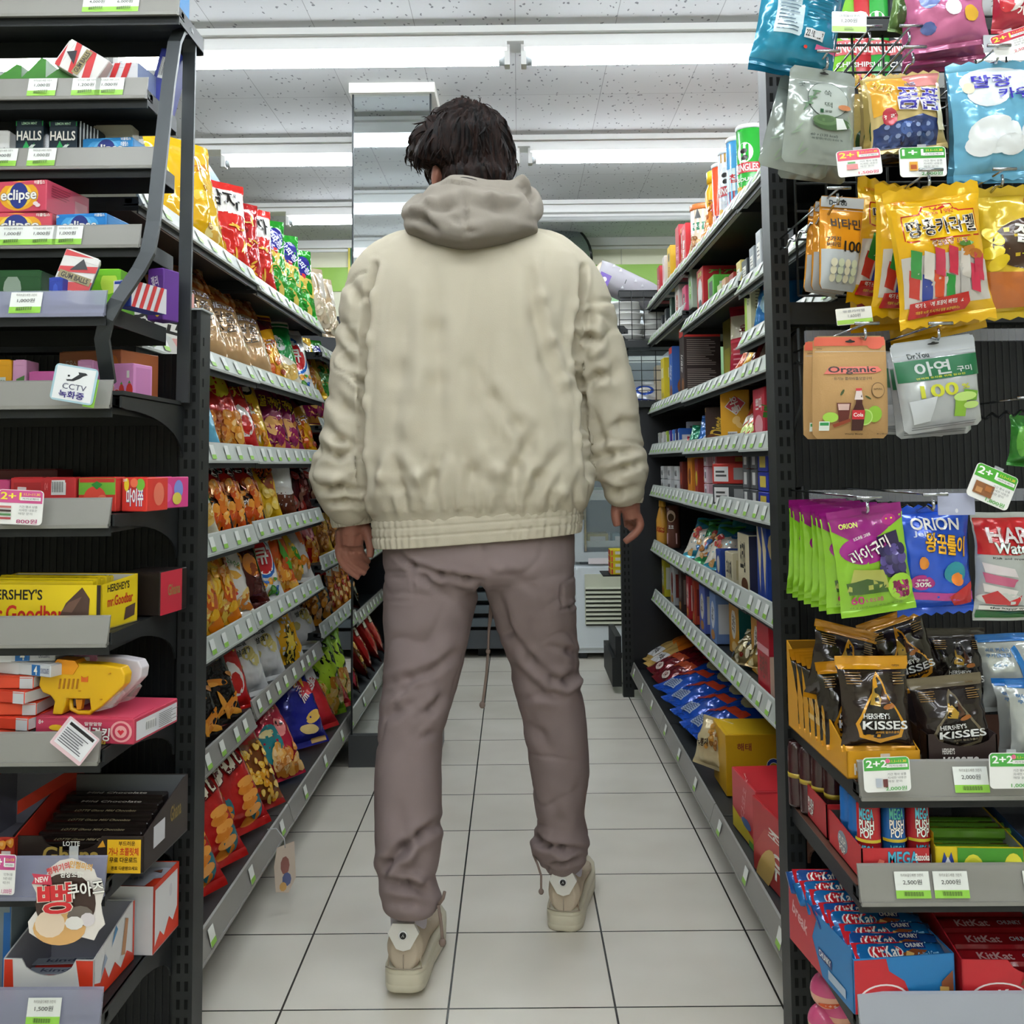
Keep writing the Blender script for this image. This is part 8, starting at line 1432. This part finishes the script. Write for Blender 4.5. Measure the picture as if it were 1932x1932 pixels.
# ---- upper display shelf: kiss-shaped chocolates in bags
z = RE['A'] + .003
xk0, xk1 = PY(1600, 1450, 1.40).x, PY(1740, 1450, 1.40).x
tray(xk1 - xk0, .28, .135, .036, '#c98f18', '#8a5f10', [T('KISSES', -.35, .35, .9, .4, '#dcd8d0', 0, .08)], (), [T('KISSES', .1, .45, .7, .16, '#d8b878', -22, .05), B(-.2, .3, .3, .36, '#d8b878')], ((xk0 + xk1) / 2, 1.405, z), (0, 0, R(1)), 'golden yellow chocolate display box with sloping side', slope=False)
kiss = lambda band: [B(-.97, .86, .97, .985, band), T('OPEN', .6, .90, .2, .02, '#6a4a14'), P([(-.12, .76), (0, .84), (.12, .76), (.22, .62), (.45, .48), (.72, .3), (.6, .16), (0, .1), (-.6, .16), (-.72, .3), (-.45, .48), (-.22, .62)], band), P([(-.08, .74), (0, .79), (.08, .74), (.16, .62), (.38, .48), (.62, .3), (.52, .19), (0, .14), (-.52, .19), (-.62, .3), (-.38, .48), (-.16, .62)], '#1c1512'), P([(-.3, .5), (-.15, .7), (.05, .56), (.0, .48)], '#a8842a'), P([(.1, .68), (.28, .52), (.0, .5)], '#4a2a1a'), E(.25, .48, .18, .03, '#9a5a24', 10, 10), T("HERSHEY'S", -.15, .385, .75, .055, '#d8d8d8', 0, .05), T('KISSES', .1, .29, 1.3, .085, '#e6e6e6', 0, .09), T('크리미 밀크초콜릿', .15, .215, .7, .025, band)] + lines(-.85, .7, -.35, .84, 5, '#8a6a3a') + lines(.45, .7, .9, .84, 5, '#8a6a3a')
def KB(key, x0, y0, x1, y1, d, band, base, label, roll=0, t=.045, pitch=-8, yaw=0): return HB('b', 'kiss' + key, x0, y0, x1, y1, d, base, label, kiss(band), roll=roll, t=t, pitch=pitch, yaw=yaw, topc=band, botc=band, top=.1, kind='foil')
KB('a', 1585, 1238, 1716, 1416, 1.425, '#cf921c', '#2a1f1a', 'front gold-banded chocolate bag in the golden box')
KB('b', 1528, 1180, 1650, 1330, 1.52, '#c4861a', '#231a16', 'gold-banded chocolate bag leaning at upper left', roll=14)
KB('b', 1655, 1172, 1755, 1305, 1.53, '#c4861a', '#231a16', 'gold-banded chocolate bag leaning right, upper middle', roll=-18)
for k in range(6): KB('c', 1500 + 14 * k, 1222 + 18 * k, 1592 + 10 * k, 1370 + 8 * k, 1.63 - .03 * k, '#c4861a', '#1d1613', 'gold-banded bag edge in golden box, %s from the back' % ['first', 'second', 'third', 'fourth', 'fifth', 'sixth'][k], roll=-4, t=.03)
KB('d', 1725, 1275, 1862, 1425, 1.44, '#6f6450', '#251c1a', 'bronze-banded chocolate bag in the dark brown box', roll=-5)
KB('e', 1752, 1185, 1860, 1318, 1.54, '#3a342e', '#1a1513', 'black-topped chocolate bag behind the bronze one')
xk2, xk3 = PY(1752, 1450, 1.41).x, PY(1885, 1450, 1.41).x
tray(xk3 - xk2, .28, .07, .055, '#2a1c1a', '#55484a', [T("HERSHEY'S", -.4, .6, .35, .14, '#d8d4d0', 0, .03), T('KISSES', -.05, .3, 1.0, .32, '#d8d4d0', 0, .08)], (), (), ((xk2 + xk3) / 2, 1.412, z), None, 'dark brown torn chocolate display box on upper right shelf', notch=(.1, .95, .016))
def WB(key, x0, y0, x1, y1, d, label, roll=0): HB('b', 'wb' + key, x0, y0, x1, y1, d, '#bfc3c0', label, [B(-.97, .9, .97, .985, '#2470bc'), P([(-.1, .8), (.1, .85), (.5, .3), (.9, .1), (.7, .08), (.2, .3)], '#2a78c0'), E(.5, .3, .5, .2, '#e0e2e2', 16), T('허쉬 키세스', -.5, .80, .7, .05, '#4a80b8', 0, .02), T('쿠키앤크림', -.5, .73, .7, .05, '#4a80b8', 0, .02), T('52 g', -.5, .6, .4, .04, '#8ab0d0')], roll=roll, t=.045, topc='#2470bc', kind='foil', pitch=-6)
WB('a', 1905, 1285, 2030, 1430, 1.43, 'white and blue cookie chocolate bag at right edge, front', 2)
WB('b', 1848, 1195, 1970, 1340, 1.53, 'white and blue cookie chocolate bag at right edge, behind', -2)
WB('a', 1884, 1282, 2000, 1420, 1.48, 'white and blue bag close behind the front one at right')
# ---- middle display shelf: push candy and chewy sticks
z = RE['B'] + .003
mega = [T('MEGA', .2, .72, .85, .35, '#4ab0d0', 0, .08, '#1a2a5a', .12), T('PUSH POP', .2, .2, .9, .35, W_, 0, .08, '#3a1a20', .12), T('Bazooka', .75, .75, .4, .2, W_, 0, .04), P([(-.8, .1), (-.5, .7), (-.35, .65), (-.6, .1)], '#cf6a5c')]
xm0, xm1 = PY(1622, 1620, 1.41).x, PY(1752, 1620, 1.41).x
tray(xm1 - xm0, .145, .048, .044, '#b5262c', '#4a4442', mega, (), [E(-.1, .5, .3, .3, '#8a96a4', 12), T('PUSH', -.1, .55, .4, .2, W_, 0, .06, K_, .1), T('POP', -.1, .3, .35, .2, W_, 0, .06, K_, .1)], ((xm0 + xm1) / 2, 1.402, z), (0, 0, R(0)), 'red push candy display box with blue lettering, front', slope=True)
tray(xm1 - xm0, .145, .05, .05, '#a8242a', '#4a4442', (), (), [T('PUSH', -.1, .55, .4, .25, W_, 0, .06, K_, .1), T('POP', -.1, .3, .35, .2, W_, 0, .06, K_, .1)], ((xm0 + xm1) / 2 + .0, 1.558, z), (0, 0, R(0)), 'red push candy display box behind the front one', slope=True)
def popart(k): return [T('MEGA', .0, .83, .95, .14, '#4ab0a0' if k else '#5ab8d0', 0, .08, '#1a2a4a', .13), T('PUSH', .0, .69, .95, .12, W_, 0, .09, K_, .15), T('POP', .0, .58, .8, .11, W_, 0, .09, K_, .15), B(-.98, .46, .98, .5, '#c9b22a'), T('MEGA', .0, .36, .9, .12, '#5ab8d0', 0, .08, '#1a2a4a', .13), T('PUSH', .0, .24, .9, .1, W_, 0, .09, K_, .15)]
for j in range(3):
    for i in range(3):
        c = ['#b5262c', '#1f62a8', '#b5262c'][(i + (j > 0)) % 3]; zz = z + .003; xx = xm0 + .018 + i * .0335; yy = 1.425 + j * .036 + i * .002
        h_ = PY(1660, 1508, 1.42).z - zz
        mb = MB(); mb.lathe([(.0145, 0), (.0152, .004), (.0152, h_ * .46), (.0158, h_ * .47), (.0158, h_ * .5), (.0152, h_ * .51), (.0152, h_ * .93), (.013, h_ * .96)], M(c, 'gloss'), 22)
        if j == 0: stamp(mb, popart(i % 2), .0152 * 2.5, h_, lambda x, z_, o: Vector(((.0158 + o) * sin(x / .0155), -(.0158 + o) * cos(x / .0155), z_)), 'gloss', grid=.006)
        cp = MB(); cp.lathe([(.0135, h_ * .95), (.0135, h_ * .985), (.011, h_), (.002, h_ * .995)], M(c, 'film'), 20)
        o = mb.build('push_candy', loc=(xx, yy, zz), rot=(0, 0, R([-28, 0, 6][i])), label='%s push candy tube, %s column, %s row of the box' % ('blue' if c == '#1f62a8' else 'red', ['left', 'middle', 'right'][i], ['front', 'second', 'rear'][j]), cat='candy tube', group='push candy tubes'); obj('tube_cap', cp.mesh('cap'), o)
for i in range(4):
    mb = MB(); mb.lathe([(.0145, 0), (.0152, .004), (.0152, .09), (.0135, .1)], M('#3a1c1e', 'film'), 18); cp = MB().lathe([(.0156, .045), (.0156, .052)], M('#a8902a', 'gloss'), 18)
    o = mb.build('push_candy', loc=(xm0 - .006 + i * .009 + .004, 1.705 - i * .035, z + .003), label='dark wrapped push candy tube in rear box, %s from the back' % ['first', 'second', 'third', 'fourth'][i], cat='candy tube', group='push candy tubes in the rear box'); obj('yellow_band', cp.mesh('band'), o)
xc0, xc1 = PY(1762, 1620, 1.41).x, PY(1925, 1620, 1.41).x
mor = [T('MORINAGA', -.72, .25, .4, .12, '#1f3a8a', 0, .04), P([(-.88, .45), (-.8, .85), (-.72, .6), (-.64, .85), (-.56, .45)], '#1f3a8a'), P([(-.82, .45), (-.72, .72), (-.62, .45)], '#e0e0e0'), P([(-.5, .0), (-.5, .98), (.98, .98), (.98, .0)], '#3f8a24'), E(-.15, .3, .25, .5, '#d8d23a', 16), E(-.15, .3, .2, .4, '#c8c832', 16), E(.75, .4, .22, .45, '#d8d23a', 16), T('하이츄', .3, .3, .5, .4, '#e6e6e6', 0, .07, '#24408a', .12)]
tray(xc1 - xc0, .26, .062, .045, '#d8be14', '#9ea2ae', mor, (), [B(-.98, .0, .98, 1, '#a89418')], ((xc0 + xc1) / 2, 1.402, z), (0, 0, R(-3)), 'yellow and green chewy candy display box, lemon print', slope=True)
for k in range(8):
    mb = MB(); mb.cbox(-.058, .058, -.007, .007, 0, .014, M('#5a8a2a', 'film'), .003)
    stamp(mb, [P([(-.97, .1), (-.97, .5), (.97, .4), (.97, .1)], '#a8b42a'), T('HI-CHEW', -.2, .6, .7, .4, '#2a5a2a', 0, .04), B(.4, .5, .95, .9, '#7a4a2a'), E(-.8, .5, .1, .3, '#c8cc3a', 10)], .116, .018, lambda x, z_, o: Vector((x, -.007 + z_ * .75, .0141 + o)), 'gloss')
    mb.build('candy_stick', loc=((xc0 + xc1) / 2 + .012, 1.425 + .022 * (k % 5) + (0 if k < 5 else .035), z + .003 + .0 + (.012 + .003 * k if k < 5 else .032)), rot=(R(-8), 0, R(-3)), label='green lemon chewy candy stick, %s row in the yellow box' % ['front', 'second', 'third', 'fourth', 'fifth', 'upper front', 'upper middle', 'upper rear'][k], cat='candy stick', group='chewy candy sticks')
tray(.12, .26, .07, .05, '#24508a', '#8c90a0', (), (), (), (xc1 + .066, 1.402, z), (0, 0, R(-3)), 'blue-edged display box cut off at right frame edge', slope=True)
# ---- lower display shelf: wafer bar boxes
z = RE['C'] + .003
kk = lambda sm=0: [P([(-.98, 0), (-.98, .98), (-.35, .98), (-.3, .75), (.0, .55), (.12, .25), (.1, 0)], '#b5202a'), E(-.42, .22, .5, .3, '#e6e0e0', 26), E(-.42, .22, .46, .27, '#b5202a', 26), T('KitKat', -.42, .2, .82, .32, W_, 4, .09, '#8a141c', .13), B(.14, .08, .62, .3, '#1c2c70'), T('CHUNKY', .38, .19, .4, .14, W_, 0, .05), P([(.7, .1), (.95, .15), (.95, .7), (.72, .5)], '#7a4022'), P([(.68, .1), (.86, .06), (.86, .4), (.68, .42)], '#c9a25c'), B(.69, .18, .85, .2, '#8a5a2a'), B(.69, .28, .85, .3, '#8a5a2a')]
xw0, xw1 = PY(1606, 1830, 1.40).x, PY(1808, 1830, 1.40).x; hf = PY(1700, 1806, 1.40).z - z
tray(xw1 - xw0, .22, hf + .012, hf, '#2173b0', '#8a8c9a', kk(), (), [B(-.98, .0, .98, 1, '#2173b0'), P([(-.98, .0), (-.98, 1), (.0, 1), (-.2, .5), (.1, .0)], '#b02a34'), T('break', -.6, .6, .5, .22, '#d8b0b4', -14, .03), B(.0, .3, .4, .45, '#1c2c70'), T('CHUNKY', .2, .38, .35, .1, W_), B(.3, .1, .8, .25, '#a8b8cc')], ((xw0 + xw1) / 2, 1.402, z), (0, 0, R(7)), 'blue and red wafer bar display box on lowest right shelf', slope=False)
kb = [P([(-.97, .02), (-.97, .98), (.1, .98), (.2, .02)], '#b5202a'), E(-.3, .5, .38, .42, '#e6e0e0', 22), E(-.3, .5, .35, .38, '#b5202a', 22), T('KitKat', -.3, .5, .62, .5, W_, 3, .08), B(.15, .62, .6, .95, '#1c2c70'), T('CHUNKY', .38, .78, .4, .2, W_, 0, .05), P([(.1, .15), (.35, .2), (.6, .5), (.3, .6), (.05, .4)], '#7a4022'), P([(.08, .2), (.2, .1), (.3, .4), (.15, .5)], '#c9a25c'), T('Cookies & Cream', .6, .35, .45, .2, '#8ac0e0', 6, .04)]
for k in range(8):
    ly = [(0, 0, 2), (.0, .025, -3), (.0, .05, 3), (-.01, .085, -4), (-.018, .115, 6), (-.02, .15, -2), (-.03, .185, 5), (-.03, .22, 0)][k]; bw_ = .135
    mb = MB(); nx = 14; rg = []
    for i in range(nx + 1):
        x = -bw_ / 2 + bw_ * i / nx; e_ = min(1, min(i, nx - i) / 1.6); r_ = []
        for q in range(12): t = 2 * pi * q / 12; r_.append(Vector((x, .018 * math.copysign(abs(cos(t)) ** .6, cos(t)) * (1 if e_ > 0 else 1.05), (.003 + .009 * e_) * math.copysign(abs(sin(t)) ** .7, sin(t)) + .0008 * noise.noise(Vector((i * .8, q, k))))))
        rg.append(r_)
    mb.rings(rg, M('#1c4a8c' if k % 3 == 1 else '#17609c', 'foil')); stamp(mb, kb, bw_ * .92, .034, lambda x, z_, o: Vector((x, -.0175 + z_ * 1.0, .0122 + o - .0035 * abs(z_ - .017) / .017)), 'print')
    mb.build('wafer_bar', loc=((xw0 + xw1) / 2 + ly[0] * .5 + .002 - ly[1] * .09, 1.43 + ly[1] * .74, z + hf - .014 + .0048 * k), rot=(R(30), 0, R(ly[2])), label='red and blue wafer bar in blue box, %s from the front' % ['first', 'second', 'third', 'fourth', 'fifth', 'sixth', 'seventh', 'eighth'][k], cat='wafer bar', group='wafer bars in the blue box')
xr0 = xw1 + .006; xr1 = xr0 + .15
tray(xr1 - xr0, .24, hf + .03, hf * .92, '#b5202a', '#8a8c9a', [E(-.35, .25, .5, .3, '#e6e0e0', 26), E(-.35, .25, .46, .27, '#a81c26', 26), T('KitKat', -.35, .24, .82, .32, W_, 4, .09), B(.2, .1, .75, .32, '#1c2c70'), T('CHUNKY', .47, .21, .45, .14, W_, 0, .05), P([(.0, .5), (.5, .55), (.6, .8), (.1, .75)], '#7a4022'), B(.1, .82, .7, .95, '#1c2c70')], (), (), ((xr0 + xr1) / 2, 1.402, z), (0, 0, R(-2)), 'red wafer bar display box right of the blue one', slope=False, notch=(.4, 1.0, .02))
for k in range(6):
    mb = MB(); mb.cbox(-.066, .066, -.015, .015, 0, .016, M('#7d1218', 'film'), .004); stamp(mb, [T('KitKat', -.3, .5, .7, .5, '#b08a8a', 0, .05), T('CHUNKY', .5, .5, .5, .3, '#a8a0a8')], .13, .028, lambda x, z_, o: Vector((x, -.014 + z_, .0161 + o)), 'gloss')
    mb.build('wafer_bar', loc=((xr0 + xr1) / 2, 1.43 + .036 * k, z + hf - .028 + .006 * k), rot=(R(10), 0, R(-2 + k % 3)), label='dark red wafer bar in red box, %s from the front' % ['first', 'second', 'third', 'fourth', 'fifth', 'sixth'][k], cat='wafer bar', group='wafer bars in the red box')
# ---- pink capsule toys below
for k, (x, y, r_) in enumerate(((1562, 1868, .026), (1580, 1905, .026), (1590, 1948, .026), (1555, 1925, .024))):
    p = PY(x, y, 1.60); mb = MB(); mb.lathe([(r_ * sin(a), -r_ * cos(a)) for a in [pi * i / 12 for i in range(7)]], M('#d8a088', 'gloss'), 22, cap=False)
    stamp(mb, [E(0, .5, .8, .2, '#c8542a', 12), E(.5, .4, .4, .12, '#dcd8d4', 10)], r_ * 2.4, r_, lambda x_, z_, o: Vector(((r_ + o) * cos((z_ - r_) / r_) * sin(x_ / r_), -(r_ + o) * cos((z_ - r_) / r_) * cos(x_ / r_), (r_ + o) * sin((z_ - r_) / r_))), 'gloss', grid=r_ / 3)
    c2 = MB(); c2.lathe([(r_ * sin(a), -r_ * cos(a)) for a in [pi * i / 12 for i in range(6, 13)]], M('#c8527e', 'gloss'), 22, cap=False)
    o = mb.build('capsule_toy', loc=p, label='pink-topped round capsule under lowest right shelf, %s' % ['topmost', 'second down', 'lowest right', 'lowest left'][k], cat='capsule toy', group='capsule toys'); obj('capsule_lid', c2.mesh('capsule_lid'), o)
# cans standing on the side rack behind the hook grid
for k, (px, c, l) in enumerate(((1590, '#6fae2a', 'lime'), (1618, '#b5262e', 'red'), (1648, '#2f9a3c', 'green'), (1690, '#2c3034', 'black'))):
    p = PY(px, 110, 1.92); put_can(can('grid_can%d' % k, .034, .235, c, pr_art(0, 'CHIPS')), (p.x, 1.92, 1.637), (0, 0, R(-5)), l + ' chip can seen through the wire hook grid', group='cans behind the hook grid')
